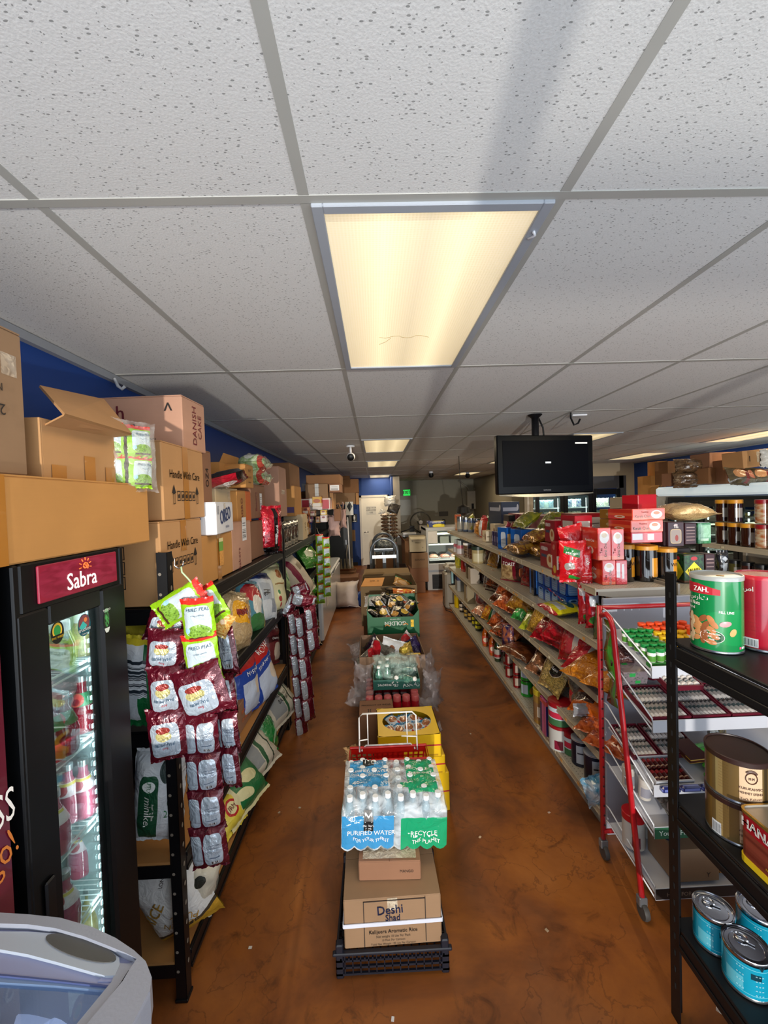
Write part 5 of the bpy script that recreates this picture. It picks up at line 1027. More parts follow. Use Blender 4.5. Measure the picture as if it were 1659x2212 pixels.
# red drinks tray + teal tray
DRK=art('red_drink','#a31226',[('ell',.5,.35,.16,.12,'#e6dcdc',.4),('rect',.5,.2,.2,.03,'#e6c8c8')],.2,coat=.6);PLID=mat('pink_cap','#c45a5a',.4)
rg='red drink bottles in the tray under the teal one';md=ml=None
for j in range(5):
 for i in range(6):
  if j>0 and i>0 and j<4 and not(i==5):continue
  x,y=-.105+.067*i+.02,2.92+.07*j
  t=T('drink_can','red drink bottle with pink cap, %s across in the %s row of the tray'%(ORD[i],ORD[j]),'bottle',(x,y,.30),group=rg)
  if md is None:o=lathe('body',[(.028,0),(.032,.01),(.032,.095),(.026,.115)],DRK,t,14);md=o.data;o=lathe('cap',[(.0285,.112),(.0285,.145),(.025,.15)],PLID,t,14);ml=o.data
  else:link(bpy.data.objects.new('body',md),t);link(bpy.data.objects.new('cap',ml),t)
carton('brown carton under the red drink bottles',(.085,3.06,0),(.42,.36,.298),0,CARDR)
tt=T('drinks_tray','teal cardboard tray of wrapped drinks with white lettering on the red bottles','tray',(.12,3.15,.452));TE=mat('tray_teal','#1f5a4e',.5,var=.08)
m=MB();m.box(-.175,.175,-.145,-.14,0,.075);m.box(-.175,.175,.14,.145,0,.075);m.box(-.175,-.17,-.14,.14,0,.075);m.box(.17,.175,-.14,.14,0,.075);m.box(-.17,.17,-.14,.14,0,.005);m.build('tray',TE,tt)
lettering(FACE((.35,.29,.075),'F'),[('24x340ml',-.09,0,.026),('گوڑ',-.02,.005,.04),('میزبان',.11,0,.035)],tt,WHT)
JGR=art('green_jar',('nz','#6b9a86','#3f6f62',8),rough=.12,coat=1)
for k,(x,y,rx,rz)in enumerate(((-.13,-.07,0,0),(-.12,.02,0,0),(-.065,-.05,0,0),(.09,-.04,1.2,.8),(.03,-.09,1.3,-.6),(.03,.05,1.2,-.3),(-.06,.08,0,0))):
 t=T('glass_bottle','green tinted glass bottle, %s in the wrapped teal tray'%ORD[k],'bottle',(.12+x,3.15+y,.462+(.03 if rx else 0)),(0,rx*.0+(-1.25 if rx else 0)*(1 if rz>0 else-1),rz),group='green glass bottles in the teal tray')
 lathe('body',[(.026,0),(.03,.01),(.03,.085),(.014,.115),(.014,.13)],JGR,t,12);lathe('cap',[(.016,.128),(.016,.142),(.014,.143)],WHT,t,10)
o,P=bag('loose_wrap',.36,.20,.25,film('wrap_film',(.8,.9,.85),.05,.5,.08,1,16),tt,171,.03,.12);o.location=(0,0,.11)
# open carton with seed bags
oc=open_carton('big open brown carton full of seed and nut bags',(.10,3.60,.10),(.545,.56,.485),.02,CARDP and cardmat('card_mauve','#8f7058'),[],th=.006)
SG4='bags in the big open carton'
BLKSEED=art('seed_bag',('vor','#8e8a80','#26241f',26),[('ell',.5,.98,.5,.2,'#7a1c2c'),('ell',.5,.45,.14,.08,'#b54a52')],.2,coat=.8,crinkle=.4)
REDEND=art('red_end_bag',('vor','#6b665c','#2a2820',22),[('ell',.5,.75,.48,.3,'#c0202c'),('rect',.5,.985,.5,.05,'#dccccc')],.2,coat=.8,crinkle=.4)
for k,(lb,x,y,z,w_,h_,m_,rx,ry,rz,tx)in enumerate((('seed bag with red rounded end near the front corner of the big open carton',-.14,3.45,.51,.15,.24,REDEND,-.9,1.3,.1,()),('seed bag with tall red end in the middle of the big open carton',-.01,3.50,.55,.17,.26,REDEND,-.8,-1.3,0,()),('black seed bag with dark purple end at the back wall of the big open carton',-.07,3.66,.52,.18,.26,art('purple_end',('vor','#5f5c50','#23211c',22),[('ell',.5,.85,.5,.3,'#2c1c3a')],.2,coat=.8),-1.0,-.9,0,()),('long black seed bag with red tip at the back of the big open carton',.19,3.74,.50,.17,.26,REDEND,-.5,.9,0,()),('white nut pouch with a brown oval, upright in the big open carton',.08,3.48,.54,.22,.24,art('white_pouch','#d8dbdc',[('ell',.4,.65,.12,.14,'#8a4a1c'),('rect',.6,.3,.2,.02,'#9a8a5a')],.3,crinkle=.4),-.5,.35,.1,()),('gold and olive nut pouch beside the white pouch',.20,3.47,.53,.14,.18,art('olive_pouch',('nz','#7a6a2c','#c8a84a',5),[('ell',.5,.7,.2,.15,'#d8c04a')],.2,metal=.3,crinkle=.6),-.6,-.3,0,()),('dark purple crinkled pouch by the carton wall',.28,3.60,.52,.15,.2,art('purple_pouch','#2a1f4a',(),.2,metal=.2,crinkle=1),-.5,-.5,0,()))):
 snack(lb,(x+.03,y,z),(rx,ry,rz),w_,h_,.07,m_,'seed_bag','snacks',SG4,172+k,seal=.01)
tag(box('yellow_packet',.26,.345,3.37,3.40,.46,.575,INKY,c=.004),'small yellow packet in the corner of the big open carton','packet')
# golden chips box
tg=T('display_box','green display box of black and gold nut packs, printing upside down','box',(.15,4.22,.53),Rz(-.02));GRN=mat('golden_green','#0d5f36',.4,var=.06)
sx_,sy_,hh=.255,.28,.30
m=MB();m.box(-sx_,sx_,-sy_,-sy_+.005,0,.20);m.box(-sx_,sx_,sy_-.005,sy_,0,hh)
for s in(-1,1):
 x0_,x1_=s*sx_,s*(sx_-.005);m.add([(x0_,-sy_,0),(x0_,sy_,0),(x0_,sy_,hh),(x0_,-sy_,.25),(x1_,-sy_,0),(x1_,sy_,0),(x1_,sy_,hh),(x1_,-sy_,.25)],[(0,1,2,3),(7,6,5,4),(3,2,6,7),(0,3,7,4)])
 m.add([(s*sx_,-sy_,.2),(s*(sx_-.06),-sy_,.2),(s*sx_,-sy_,.27)],[(0,1,2)],[[(0,0)]*3])
m.box(-sx_,sx_,-sy_,sy_,0,.004);m.build('body',GRN,tg)
lettering(FACE((2*sx_,2*sy_,.2),'F'),[('GOLDEN',0.02,.04,.058,PI,.9,.014),('crispy coated nuts',.02,.078,.014,PI)],tg,WHT)
patch('yellow_tab',FACE((2*sx_,2*sy_,.2),'F'),.17,.20,0,.07,INKY,tg,.002);lettering(FACE((2*sx_,2*sy_,.2),'F'),[('12',.185,.035,.03,PI)],tg,BLK,off=.004)
m=MB()
for(a,b)in((-.06,.03),(.12,.04)):m.tube([(a+.02*math.cos(q/6*PI),-sy_-.002,.1+b-.02+.015*math.sin(q/6*PI))for q in range(7)],.006)
m.build('nut_print',mat('nut_orange','#c98a4a',.5),tg)
GB=[art('gold_nut_pack','#15130f',[('ell',.5,.35,.3,.2,'#c08a3a'),('rect',.25,.6,.05,.3,'#d8d4ca'),('ell',.7,.7,.15,.1,'#c9b832')],.2,coat=.8,crinkle=.8),art('gold_nut_pack2','#1b1a14',[('ell',.4,.6,.3,.2,'#c9a640'),('rect',.7,.5,.06,.4,'#b8c4d4'),('ell',.6,.25,.2,.1,'#a0482c')],.2,coat=.8,crinkle=.8)]
for k,(x,y,z,rz,ry)in enumerate(((-.17,-.1,.19,1.2,.2),(-.08,-.16,.2,.3,0),(.03,-.14,.21,-.4,0),(.13,-.15,.2,.9,0),(.17,.0,.23,-.8,.1),(-.12,.05,.24,.5,0),(.0,.06,.25,-.2,0),(.1,.1,.27,.6,0),(-.02,.17,.29,1.4,0))):
 snack('black and gold nut pack, %s in the green display box'%ORD[k],(.15+x,4.22+y,.52+z),(-PI/2+.5,ry,rz),.14,.2,.05,GB[k%2],'nut_pack','snacks','nut packs in the green display box',180+k,seal=.008)
snack('big silver edged snack sack across the back of the green display box',(.10,4.46,.77),(-1.25,0,0),.50,.20,.08,art('silver_grey','#a8a6a8',[('rect',.12,.5,.12,.5,'#d8d8da')],.25,metal=.4,crinkle=.6),'snack_bag','snacks',None,190)
snack('red and orange snack pack showing over the green display box',(.30,4.62,.80),(-.9,.1,0),.26,.12,.08,art('red_orange_pack',('nz','#c23a2a','#d8a23a',7),rough=.2,coat=.8),'snack_bag','snacks',None,191)
carton('plain carton carrying the green display box',(.16,4.24,0),(.46,.5,.528),0,CARDD)
# chips carton
t=open_carton('large open brown chips carton with flap coloured as sunlit, behind the green display box',(.135,5.17,.40),(.665,.82,.465),0,cardmat('card_olive','#77603f'),[('B',.10,.9)])
lettering(FACE((.665,.82,.465),'F'),[('CHIPS',.04,.155,.065,0,1,.012)],t,BLK)
m=MB();N=24;m.tube([(.04+.085*math.cos(2*PI*i/N),-.413,.435+.022*math.sin(2*PI*i/N))for i in range(N)],.004,5,closed=True);m.build('oval_mark',BLK,t)
mesh('flap',[(-.33,-.40,.468),(-.08,-.40,.468),(-.04,-.05,.50),(-.29,-.05,.50)],[(0,1,2,3)],cardmat('flap_lit','#cf9350'),t);lettering(lambda s,t_,o:(-.17+s,-.2+t_,.4905+o),[('20 S',0,0,.07)],t,BLK,off=.006)  # flap's bright orange is sunlight put into the card colour
snack('green edged snack pack lying inside the large chips carton',(.33,5.3,.78),(-1.0,.5,0),.24,.16,.07,art('green_edge_pack','#b98a4a',[('rect',.5,.9,.5,.12,'#1f5a2c'),('ell',.5,.4,.3,.2,'#d8b48a')],.25,coat=.7),'snack_bag','snacks',None,192)
carton('dark carton under the large chips carton',(.12,5.2,0),(.6,.74,.398),0,CARDD)
# plastic bags hugging the pile
PF=film('bag_film',(.62,.58,.58),.10,.6,.2,1,12)
for k,(px,py,Y,w_,h_)in enumerate(((775,1415,3.9,.16,.3),(784,1470,3.05,.16,.3),(776,1505,2.95,.2,.14),(925,1445,3.3,.14,.30),(930,1490,3.05,.17,.34),(922,1560,2.85,.12,.42),(936,1500,3.15,.10,.2),(935,1595,2.62,.09,.22))):
 p=aty(px,py,Y);o,P=bag('plastic_bag',w_,h_,.12,PF,None,200+k,.04,.35);o.location=p;o.rotation_euler=(0,(-.2,.1,.4,-.2,.15,0,-.5,.1)[k],.3)
 tag(o,'crumpled clear plastic bag beside the pile, '+['next to the green display box toward the racks','next to the red drink bottles toward the racks','low beside the product of india carton','beside the big open carton toward the gondola','spilling out beside the teal tray','hanging down beside the yellow cartons','sticking out past the teal tray','with a red tint by the top yellow carton'][k],'plastic bag','clear plastic bags beside the pile')
# ================= far end of the aisle =================
TUB=mat('cart_grey_tube','#6c747c',.35,.5,var=.08)
for k,(px,Y,tp_,wd_)in enumerate(((830,6.3,1.29,.205),(829,7.2,1.30,.185))):
 p=aty(px,1200,Y);t=T('platform_cart',['nearer grey arched handle cart behind the chips carton','farther grey arched handle cart before the stacked bread packs'][k],'cart',(p.x,Y,0))
 pts=[(-wd_,0,.15),(-wd_,0,tp_-wd_)]+[(-wd_*math.cos(a*PI/10),0,tp_-wd_+wd_*math.sin(a*PI/10))for a in range(1,10)]+[(wd_,0,tp_-wd_),(wd_,0,.15)]
 tube('handle',pts,.022,TUB,t,10);box('crossbar',-wd_,wd_,-.012,.012,.98-.0*k,1.03,mat('bar_alu','#9aa0a4',.3,.8),t);box('upright',-.025,.025,-.01,.01,.2,.98,TUB,t)
 box('deck',-.24,.24,-.02,.55,.13,.17,BPLAST,t,c=.01)
 for sx in(-.2,.2):
  for sy in(.05,.48):lathe('wheel',[(.02,-.02),(.055,-.018),(.06,0),(.055,.018),(.02,.02)],BPLAST,t,14,loc=(sx,sy,.062),rot=(0,PI/2,0))
g=art('gold_print_box','#26281c',[('ell',.2,.6,.12,.3,'#b8bda4'),('ell',.2,.6,.07,.2,'#26281c'),('ell',.55,.75,.12,.15,'#d8a23a'),('ell',.78,.75,.14,.18,'#c9843a')],.4)
c,s=cface(812,859,1222,1247,6.45,.35);bx_=carton('dark printed carton with gold and cream lettering between the carts',(c[0],c[1]+.0,.172),(s[0],s[1],.45),0,g,texts=[('F',mat('ink_cream','#d8cfa8',.5),[('GO',-.11,.13,.08),('LD',-.11,.04,.08),('LAHA',.06,.08,.06)])])
for k,(xl,xr)in enumerate(((793,812),(858,880))):
 c,s=cface(xl,xr,1222,1250,7.0,.4);open_carton('dark brown open tray box '+('on the door side' if k==0 else 'on the deli side')+' of the carts',(c[0],c[1],0),(s[0],s[1],.72),0,cardmat('card_choc','#3a261c'),[])
c,s=cface(812,858,1188,1212,7.6,.35)
tag(box('clear_pack_carton',c[0]-s[0]/2,c[0]+s[0]/2,7.7,8.0,.17,.80,CARDD,c=.005),'brown carton base under the grey wrapped bottles','box')
sn=snack('wrapped grey pack of clear bottles below the bread packs',(c[0],7.85,.98),(0,0,0),.42,.36,.3,art('grey_wrap',('nz','#6d7472','#3b4040',9),rough=.12,coat=1,crinkle=1),'wrapped_pack','bottles',None,210,wr=.03,pin=.02)
tag(tube('red_tag',[(c[0]+.17,7.68,1.0),(c[0]+.18,7.68,1.08)],.02,INKR),'tiny red tag on the grey wrapped pack','tag')
p0=aty(842,1190,7.9)
for k in range(7):
 for j in(0,1):
  snack('brown flat bread pack, %s from the top in the %s column'%(ORD[6-k],'door-side' if j==0 else 'post-side'),(p0.x-.07+.155*j,7.9,1.19+.068*k),(-PI/2,0,.1*((k*3+j)%3-1)),.17,.28,.065,art('bread_pack',('nz','#6a4a30','#2f2018',10),[('rect',.5,.15,.5,.06,'#c9b49a')],.25,coat=.8,crinkle=.6),'bread_pack','bread','brown flat bread packs stacked at the aisle end',211+k*2+j)
snack('dark hexagonal pouch perched on the bread packs',(p0.x+.10,7.85,1.72),(-.3,.4,0),.22,.20,.08,mat('dark_pouch2','#241e1a',.4,bmp=.3),'dark_pouch','bag',None,230)
snack('crumpled white plastic bundle at the very top of the bread stack',(p0.x+.03,7.9,1.87),(0,0,0),.22,.2,.15,mat('white_crumple','#c4c1b8',.3,var=.3,bmp=1,bscale=30,coat=.5),'plastic_bundle','plastic bag',None,231,wr=.04)
snack('white paper scrap tucked in the side of the bread stack',(p0.x-.13,7.85,1.66),(0,.5,0),.1,.1,.05,MATS['white_crumple'],'paper_scrap','paper',None,232,wr=.03)
# cartons by the deli case
for k,(xl,xr,yt,yb,m_,tx,lb)in enumerate(((885,921,1263,1283,CARDR,'','lowest brown carton of the stack by the deli case'),(886,926,1236,1263,CARDR,'','wide brown carton, second from the floor by the deli case'),(888,923,1204,1236,CARD3,'BANANA','printed fruit carton under the cream tub by the deli case'))):
 c,s=cface(xl,xr,yt,yb,8.1+.05*k,.45);carton(lb,(c[0],8.35,[0.0,.22,.50][k]),(s[0],.45,(.218,.278,.30)[k]),.05*(k-1),m_,texts=[('F',BLK,[(tx or '=====',0,.02,.05)])]if k==2 else())
t=open_carton('cream cardboard produce box on top of the carton stack by the deli case',(aty(903,1185,8.2).x,8.35,.83),(.33,.42,.30),-.05,cardmat('card_cream2','#c4b99c'),[('F',.06,2.6)]);lettering(FACE((.33,.42,.30),'F'),[('FRESH',.0,.03,.04),('*',-.1,.05,.08),('*',.1,-.08,.06)],t,BLK)
t=open_carton('torn brown carton with open flaps behind the cream produce box',(aty(890,1220,8.9).x,8.95,0),(.36,.45,1.0),.1,CARDD,[('L',.15,.6),('F',.12,.8)])
# deli case
a=aty(925,1277,8.25);b_=aty(990,1277,8.25)
DC=T('deli_case','white refrigerated deli counter case with lit glass front','deli case',(a.x+.9,8.75,0));W2=mat('deli_white','#a9a9a6',.35,var=.05)
box('base',-.9,.9,-.45,.45,0,.55,W2,DC,c=.01);box('plinth_band',-.89,.89,-.455,-.45,.38,.42,GREYM,DC)
m=MB()
for k in range(9):m.box(-.78,-.55,-.462,-.452,.05+k*.03,.065+k*.03)
m.build('grille',BPLAST,DC);box('vent_recess',-.8,-.53,-.456,-.45,.03,.33,mat('vent_dark','#101214',.6),DC)
box('side_panel',-.9,-.86,-.45,.45,.55,1.27,W2,DC);box('back_panel',-.86,.9,.40,.45,.55,1.27,W2,DC);box('top',-.9,.9,-.35,.45,1.22,1.29,W2,DC,c=.006)
box('light_tube',-.8,.8,-.33,-.30,1.14,1.17,mat('deli_tube','#fff4d0',.3,emit=5),DC);area('deli_glow',(a.x+.9,8.5,1.12),(0,0,0),1.5,.1,12,(1,.93,.8))
mesh('front_glass',[(-.86,-.45,.56),(.9,-.45,.56),(.9,-.36,1.22),(-.86,-.36,1.22)],[(0,1,2,3)],glassm('deli_glass',fac=.1),DC);box('case_shelf',-.84,.88,-.40,.35,.60,.62,WMETAL,DC);box('case_shelf',-.84,.88,-.20,.35,.90,.915,WMETAL,DC)
MEAT=[art('meat_tray',('nz','#c98c7a','#d9c0a8',6),rough=.3),art('meat_tray2',('nz','#b4604e','#d8b09a',5),rough=.3)]
for k in range(6):
 t=T('meat_tray','tray of pink meat, %s along the lit deli case'%ORD[k],'food tray',(a.x+.17+.24*k,8.55,.622),group='meat trays in the deli case');box('tray',-.11,.11,-.14,.14,0,.03,WMETAL,t,c=.004);o,P=bag('meat',.2,.26,.09,MEAT[k%2],t,240+k,.02,.1);o.rotation_euler=(-PI/2,0,0);o.location=(0,0,.045)
 t=T('food_tub','dark shape of a food tub, %s along the upper deli shelf'%ORD[k],'food tray',(a.x+.2+.24*k,8.8,.917),group='tubs in the deli case');box('tub',-.1,.1,-.1,.1,0,.16,mat('deli_tub','#4b4a42',.4),t,c=.01)
pn_=aty(935,1160,8.25);tag(box('paper_note',pn_.x-.1,pn_.x+.09,8.24,8.245,pn_.z-.13,pn_.z+.12,MATS['paper_white']),'paper note taped on the corner of the deli case','paper')
c,s=cface(926,961,1131,1146,8.5,.3);carton('blue and yellow food wrap box on top of the deli case',(c[0],c[1],1.292),(s[0],.3,.125),0,art('wrap_box','#1d2f6e',[('ell',.65,.2,.4,.35,'#e6d425'),('rect',.5,.9,.4,.05,'#c8cee0')]),texts=[('F',WHT,[('stretch-tite',0,.03,.04)])],flaps='')
# small grey end chiller by the gondola
eb=T('end_chiller','low grey rounded cabinet at the far end of the gondola','cabinet',(1.27,6.98,0));m=MB();m.box(-.12,.12,-.16,.16,0,.62,.03);m.box(-.11,.11,-.15,.15,.62,.76,.05);m.build('body',mat('chiller_grey','#8c8578',.4,var=.06),eb);box('door',-.121,-.118,-.13,.13,.05,.33,mat('chiller_door','#7b7468',.5),eb)
tag(tube('power_cord',[(1.13,6.9,.2),(1.10,6.8,.12),(1.13,6.7,.02),(1.2,6.6,.012),(1.3,6.62,.012)],.006,BPLAST),'thin dark cord trailing from the grey end cabinet to the floor','cord')
# deli room things: fan, heater, scale, exit sign, wall door, pipes
p=aty(908,1128,11.6);fn=T('pedestal_fan','round black wire pedestal fan standing before the grey wall','fan',(p.x,11.6,0));rz_=p.z
m=MB();N=32
for r_ in(.30,.28):m.tube([(r_*math.cos(2*PI*i/N),-.05,rz_+r_*math.sin(2*PI*i/N))for i in range(N)],.009,5,closed=True)
for i in range(40):a_=2*PI*i/40;m.tube([(.06*math.cos(a_),-.09,rz_+.06*math.sin(a_)),(.29*math.cos(a_),-.05,rz_+.29*math.sin(a_))],.0022,3)
m.build('guard',mat('fan_dark','#34322c',.5),fn);lathe('hub',[(.0,-.02),(.06,-.02),(.055,.02),(.0,.03)],WMETAL,fn,16,loc=(0,-.1,rz_),rot=(PI/2,0,0))
for k in range(3):
 a_=2*PI*k/3+.3;m=MB();m.add([(.04*math.cos(a_-.4),0,rz_+.04*math.sin(a_-.4)),(.24*math.cos(a_-.35),.02,rz_+.24*math.sin(a_-.35)),(.26*math.cos(a_+.2),-.02,rz_+.26*math.sin(a_+.2)),(.04*math.cos(a_+.5),-.01,rz_+.04*math.sin(a_+.5))],[(0,1,2,3)]);m.build('blade',mat('fan_blade','#8d8a80',.4),fn)
lathe('motor',[(.05,0),(.08,.02),(.08,.12),(.04,.15)],MATS['fan_dark'],fn,16,loc=(0,.15,rz_),rot=(PI/2,0,0));tube('pole',[(0,.05,0.02),(0,.05,rz_)],.02,MATS['fan_dark'],fn);lathe('base',[(.22,0),(.22,.02),(.05,.05)],MATS['fan_dark'],fn,24,loc=(0,.05,0));box('label_tag',-.04,.04,-.12,-.115,rz_-.22,rz_-.08,MATS['paper_white'],fn)
c,s=cface(1010,1033,1060,1100,14.2,.24);wh=T('water_heater','white wall mounted tankless water heater on the grey wall','heater',(c[0],14.33,c[2]));box('body',-s[0]/2,s[0]/2,-.12,.12,0,s[2],mat('heater_white','#aaa79c',.4),wh,c=.02);box('control_panel',-.04,.04,-.126,-.12,.02,.2,BPLAST,wh)
for k,x in enumerate((-.1,.1)):tube('flue_pipe',[(x,0,s[2]),(x,0,s[2]+.1),(x-.35+.7*k,0,s[2]+.38)],.03,mat('flue_grey','#8f8c80',.5),wh)
tube('water_pipe',[(.28,0,s[2]),(.3,0,-1.2)],.025,MATS['flue_grey'],wh)
p=aty(879,1064,14.3);ex=T('exit_sign','green lit EXIT sign on the grey deli wall','sign',(p.x,14.42,p.z));box('housing',-.13,.13,-.02,.02,-.11,.11,mat('exit_housing','#2c6a40',.5),ex,c=.004);box('face',-.125,.125,-.024,-.02,-.105,.105,mat('exit_green','#11d84a',.4,emit=.9),ex);lettering(lambda s_,t_,o:(s_,-.026-o,t_),[('EXIT',0,0,.16,0,.8,.04)],ex,mat('exit_dark','#0b5a24',.4))
dd=S(box('door_2',aty(864,1160,14.4).x,aty(902,1160,14.4).x,14.40,14.44,0,2.05,mat('door_grey','#98968a',.5,var=.04)));
px0,px1=aty(866,1160,14.39).x,aty(880,1160,14.39).x
box('door_panel',px0,px1+.15,14.385,14.40,1.35,1.9,mat('door_pane','#b3b7b0',.4),dd)
c,s=cface(865,902,1146,1160,9.4,.5);ct=T('prep_counter','cluttered prep counter behind the cartons in the deli area','counter',(c[0]+.12,10.0,0));box('top',-.55,.55,-.35,.35,1.0,1.04,GREYM,ct,c=.004);box('cabinet',-.53,.53,-.32,.33,0,1.0,mat('counter_dark','#4d473c',.6),ct)
sc_t=T('deli_scale','deli weighing scale with sloping arm on the prep counter','scale',(c[0]+.05,9.9,1.042));box('platform',-.16,.16,-.12,.12,0,.05,WMETAL,sc_t,c=.006);tube('arm',[(-.2,0,.06),(.1,0,.16),(.28,0,.02)],.015,BPLAST,sc_t);box('display',.02,.14,.10,.13,.05,.2,BPLAST,sc_t,c=.004)
p=aty(961,1110,14.3);tag(box('wall_notice',p.x-.18,p.x+.14,14.43,14.445,p.z-.08,p.z+.08,mat('notice_dark','#45433c',.6)),'dark notice plate on the grey deli wall','sign');tag(box('soap_dispenser',p.x-.08,p.x+.02,14.35,14.445,p.z-.40,p.z-.2,BPLAST,c=.01),'black soap dispenser below the dark wall notice','dispenser')
p=atz(991,985,CZ);hb=aty(1001,1098,p.y+.2);tag(tube('hanging_rod',[(p.x,p.y,CZ),(p.x+.02,p.y+.05,2.2),(hb.x,hb.y,hb.z)],.006,mat('cord_dark','#2a2622',.6)),'thin dark cord hanging from the ceiling to the counter lamp','cord')
tag(lathe('cord_weight',[(.05,-.12),(.12,-.08),(.1,.02),(.02,.06)],BPLAST,None,14,loc=(hb.x,hb.y,hb.z)),'dark bulky scale head hanging at the end of the thin cord','scale')
# right hand: notices on the side wall, walk-in cooler doors
sw=T('side_wall_notice','small pale notice on the grey side wall by the walk-in cooler','sign',(3.545,10.6,1.5));box('sheet',-.003,0,-.12,.12,-.14,.14,MATS['paper_white'],sw)
S(box('door_3',3.52,3.55,9.55,10.35,0,2.05,mat('side_door','#76705f',.6)))
tag(box('white_door_edge',3.50,3.55,9.25,9.42,0,2.05,TRIM),'white upright frame edge beside the walk-in cooler','frame')
CF=mat('cooler_frame_black','#0a0b0d',.35,var=.1);CI=mat('cooler_inner','#59645f',.5,var=.3,scale=6)
S(box('wall_cooler_back',3.65,5.6,10.1,10.15,0,2.1,mat('cooler_dark','#1a1e1f',.6)))
ckc=['#e8e6da','#5a7a8c','#2d3a6a','#c9c2a8','#8a9a94','#d8d4c8']
for k in range(3):
 x0_,x1_=3.66+.655*k,3.66+.655*(k+1)
 t=T('cooler_door','black framed glass door of the walk-in cooler, '+['partly under the TV','middle one behind the tea boxes','one beside the steel pillar'][k],'cooler door',((x0_+x1_)/2,9.2,0),group='walk-in cooler doors');hx_=(x1_-x0_)/2-.006
 m=MB();m.box(-hx_,-hx_+.085,-.04,.02,.1,1.99,.004);m.box(hx_-.085,hx_,-.04,.02,.1,1.99,.004);m.box(-hx_+.085,hx_-.085,-.04,.02,1.86,1.99,.003);m.box(-hx_+.085,hx_-.085,-.04,.02,.1,.2,.003);m.build('frame',CF,t)
 box('glass',-hx_+.085,hx_-.085,-.012,-.006,.2,1.86,glassm('cooler_glass',fac=.2),t);tube('handle',[(hx_-.04,-.045,.9),(hx_-.04,-.09,.92),(hx_-.04,-.09,1.35),(hx_-.04,-.045,1.37)],.012,GREYM,t)
 box('led_tube',hx_-.10,hx_-.09,.05,.06,.3,1.8,mat('cooler_led','#e8f6f0',.3,emit=4),t)
 for j,z in enumerate((1.0,1.3,1.58)):
  box('shelf',-hx_+.01,hx_-.01,.1,.6,z-.015,z,WMETAL,t)
 for q in range(12):
  z=(1.0,1.3,1.58)[q%3];xx=x0_+.1+.11*(q//3)+.03;col=ckc[(q*5+k)%6]
  o,P=bag('frozen_packet',.13,.2,.06,art('frozen_%d'%((q*5+k)%6),('nz',col,'#7f8a86',6),rough=.25,coat=.5),None,250+q+k*20,.02);o.location=(xx,9.42,z+.1);tag(o,'frozen food packet, %s in the walk-in cooler shelves behind the %s door'%(ORD[q],ORD[k]),'frozen food','frozen packets in the walk-in cooler')
 area('cooler_glow',((x0_+x1_)/2,9.3,1.9),(0.5,0,0),.5,.1,6,(.9,1,.97))
# ================= gondola =================
def perf():
 t=NT('perforated_shelf');co=t.n('ShaderNodeNewGeometry').outputs['Position']
 m=t.n('ShaderNodeVectorMath',operation='MULTIPLY');m.inputs[1].default_value=(40,40,40);t.l(co,m.inputs[0]);f=t.n('ShaderNodeVectorMath',operation='FRACTION');t.l(m.outputs[0],f.inputs[0])
 s=t.n('ShaderNodeVectorMath',operation='SUBTRACT');s.inputs[1].default_value=(.5,.5,.5);t.l(f.outputs[0],s.inputs[0]);x=t.n('ShaderNodeSeparateXYZ');t.l(s.outputs[0],x.inputs[0])
 d=t.math('SQRT',t.math('ADD',t.math('POWER',x.outputs[0],2.),t.math('POWER',x.outputs[1],2.)));hole=t.math('LESS_THAN',d,.13)
 t.l(t.mix(hole,lin('#b0aa9d'),lin('#4c473e')),t.b.inputs['Base Color']);t.b.inputs['Roughness'].default_value=.4;return t.m
PERF=perf();RAIL=mat('price_rail_beige','#b3a78f',.4,var=.06);GOND=mat('gondola_beige','#8d867a',.5,var=.05);GEND=mat('gondola_end_grey','#8f93a0',.45,var=.04)
SH=[.125,.44,.755,1.05,1.345]
SEC=[2.17,3.28,4.40,5.52,6.66]
def gondola(label,xf,xb,depth_dir,secs,shelves,rails=True,upto=1.36):
 """shelving run along y: front edge at x=xf, back panel at x=xb"""
 t=T('gondola_shelving',label,'shelving',((xf+xb)/2,(secs[0]+secs[-1])/2,0));ox_,oy_=(xf+xb)/2,(secs[0]+secs[-1])/2;d=1 if xf>xb else-1
 for a,b in zip(secs[:-1],secs[1:]):
  a-=oy_;b-=oy_
  for i,z in enumerate(shelves):
   box('shelf',xf-ox_,xb-ox_,a+.003,b-.003,z-.014,z,PERF,t)
   m=MB();m.box(xf-ox_,xf-ox_+d*.006,a+.003,b-.003,z-.036,z+.006,.001);m.box(xf-ox_+d*.006,xf-ox_+d*.009,a+.003,b-.003,z-.034,z-.028);m.box(xf-ox_+d*.006,xf-ox_+d*.009,a+.003,b-.003,z,z+.005);rl_=m.build('price_rail',RAIL,t)
   if i:
    for e in(a+.003,b-.006):mesh('bracket',[(xf-ox_-d*.01,e,z-.014),(xb-ox_,e,z-.014),(xb-ox_,e,z-.10),(xf-ox_-d*.01,e,z-.034)],[(0,1,2,3)],GOND,t)
   for k in range(7):
    if rnd.random()<.6:yy=a+.08+rnd.random()*(b-a-.2);w_=.012+.02*rnd.random();box('price_tag',xf-ox_+d*.009,xf-ox_+d*.0105,yy,yy+w_,z-.024,z-.008,mat('tag_white','#d9cfb0',.5)if k%3 else mat('tag_orange','#d49a52',.5),t)
  box('kick_plate',xf-ox_-d*.03,xf-ox_-d*.04,a,b,0,shelves[0]-.036,GOND,t)
  box('back_panel',xb-ox_-.006,xb-ox_+.006,a,b,.1,upto,GOND,t)
  box('upright',xb-ox_-.02,xb-ox_+.02,b-.015,b+.015,0,upto,GOND,t)
 return t
gm_=gondola('beige gondola shelving facing the aisle with snacks, sauces and tea',1.19,1.60,1,SEC,SH)
gondola('rear half of the snack gondola, facing the jar shelving',2.04,1.645,1,SEC,[.125,.5,.9,1.30])
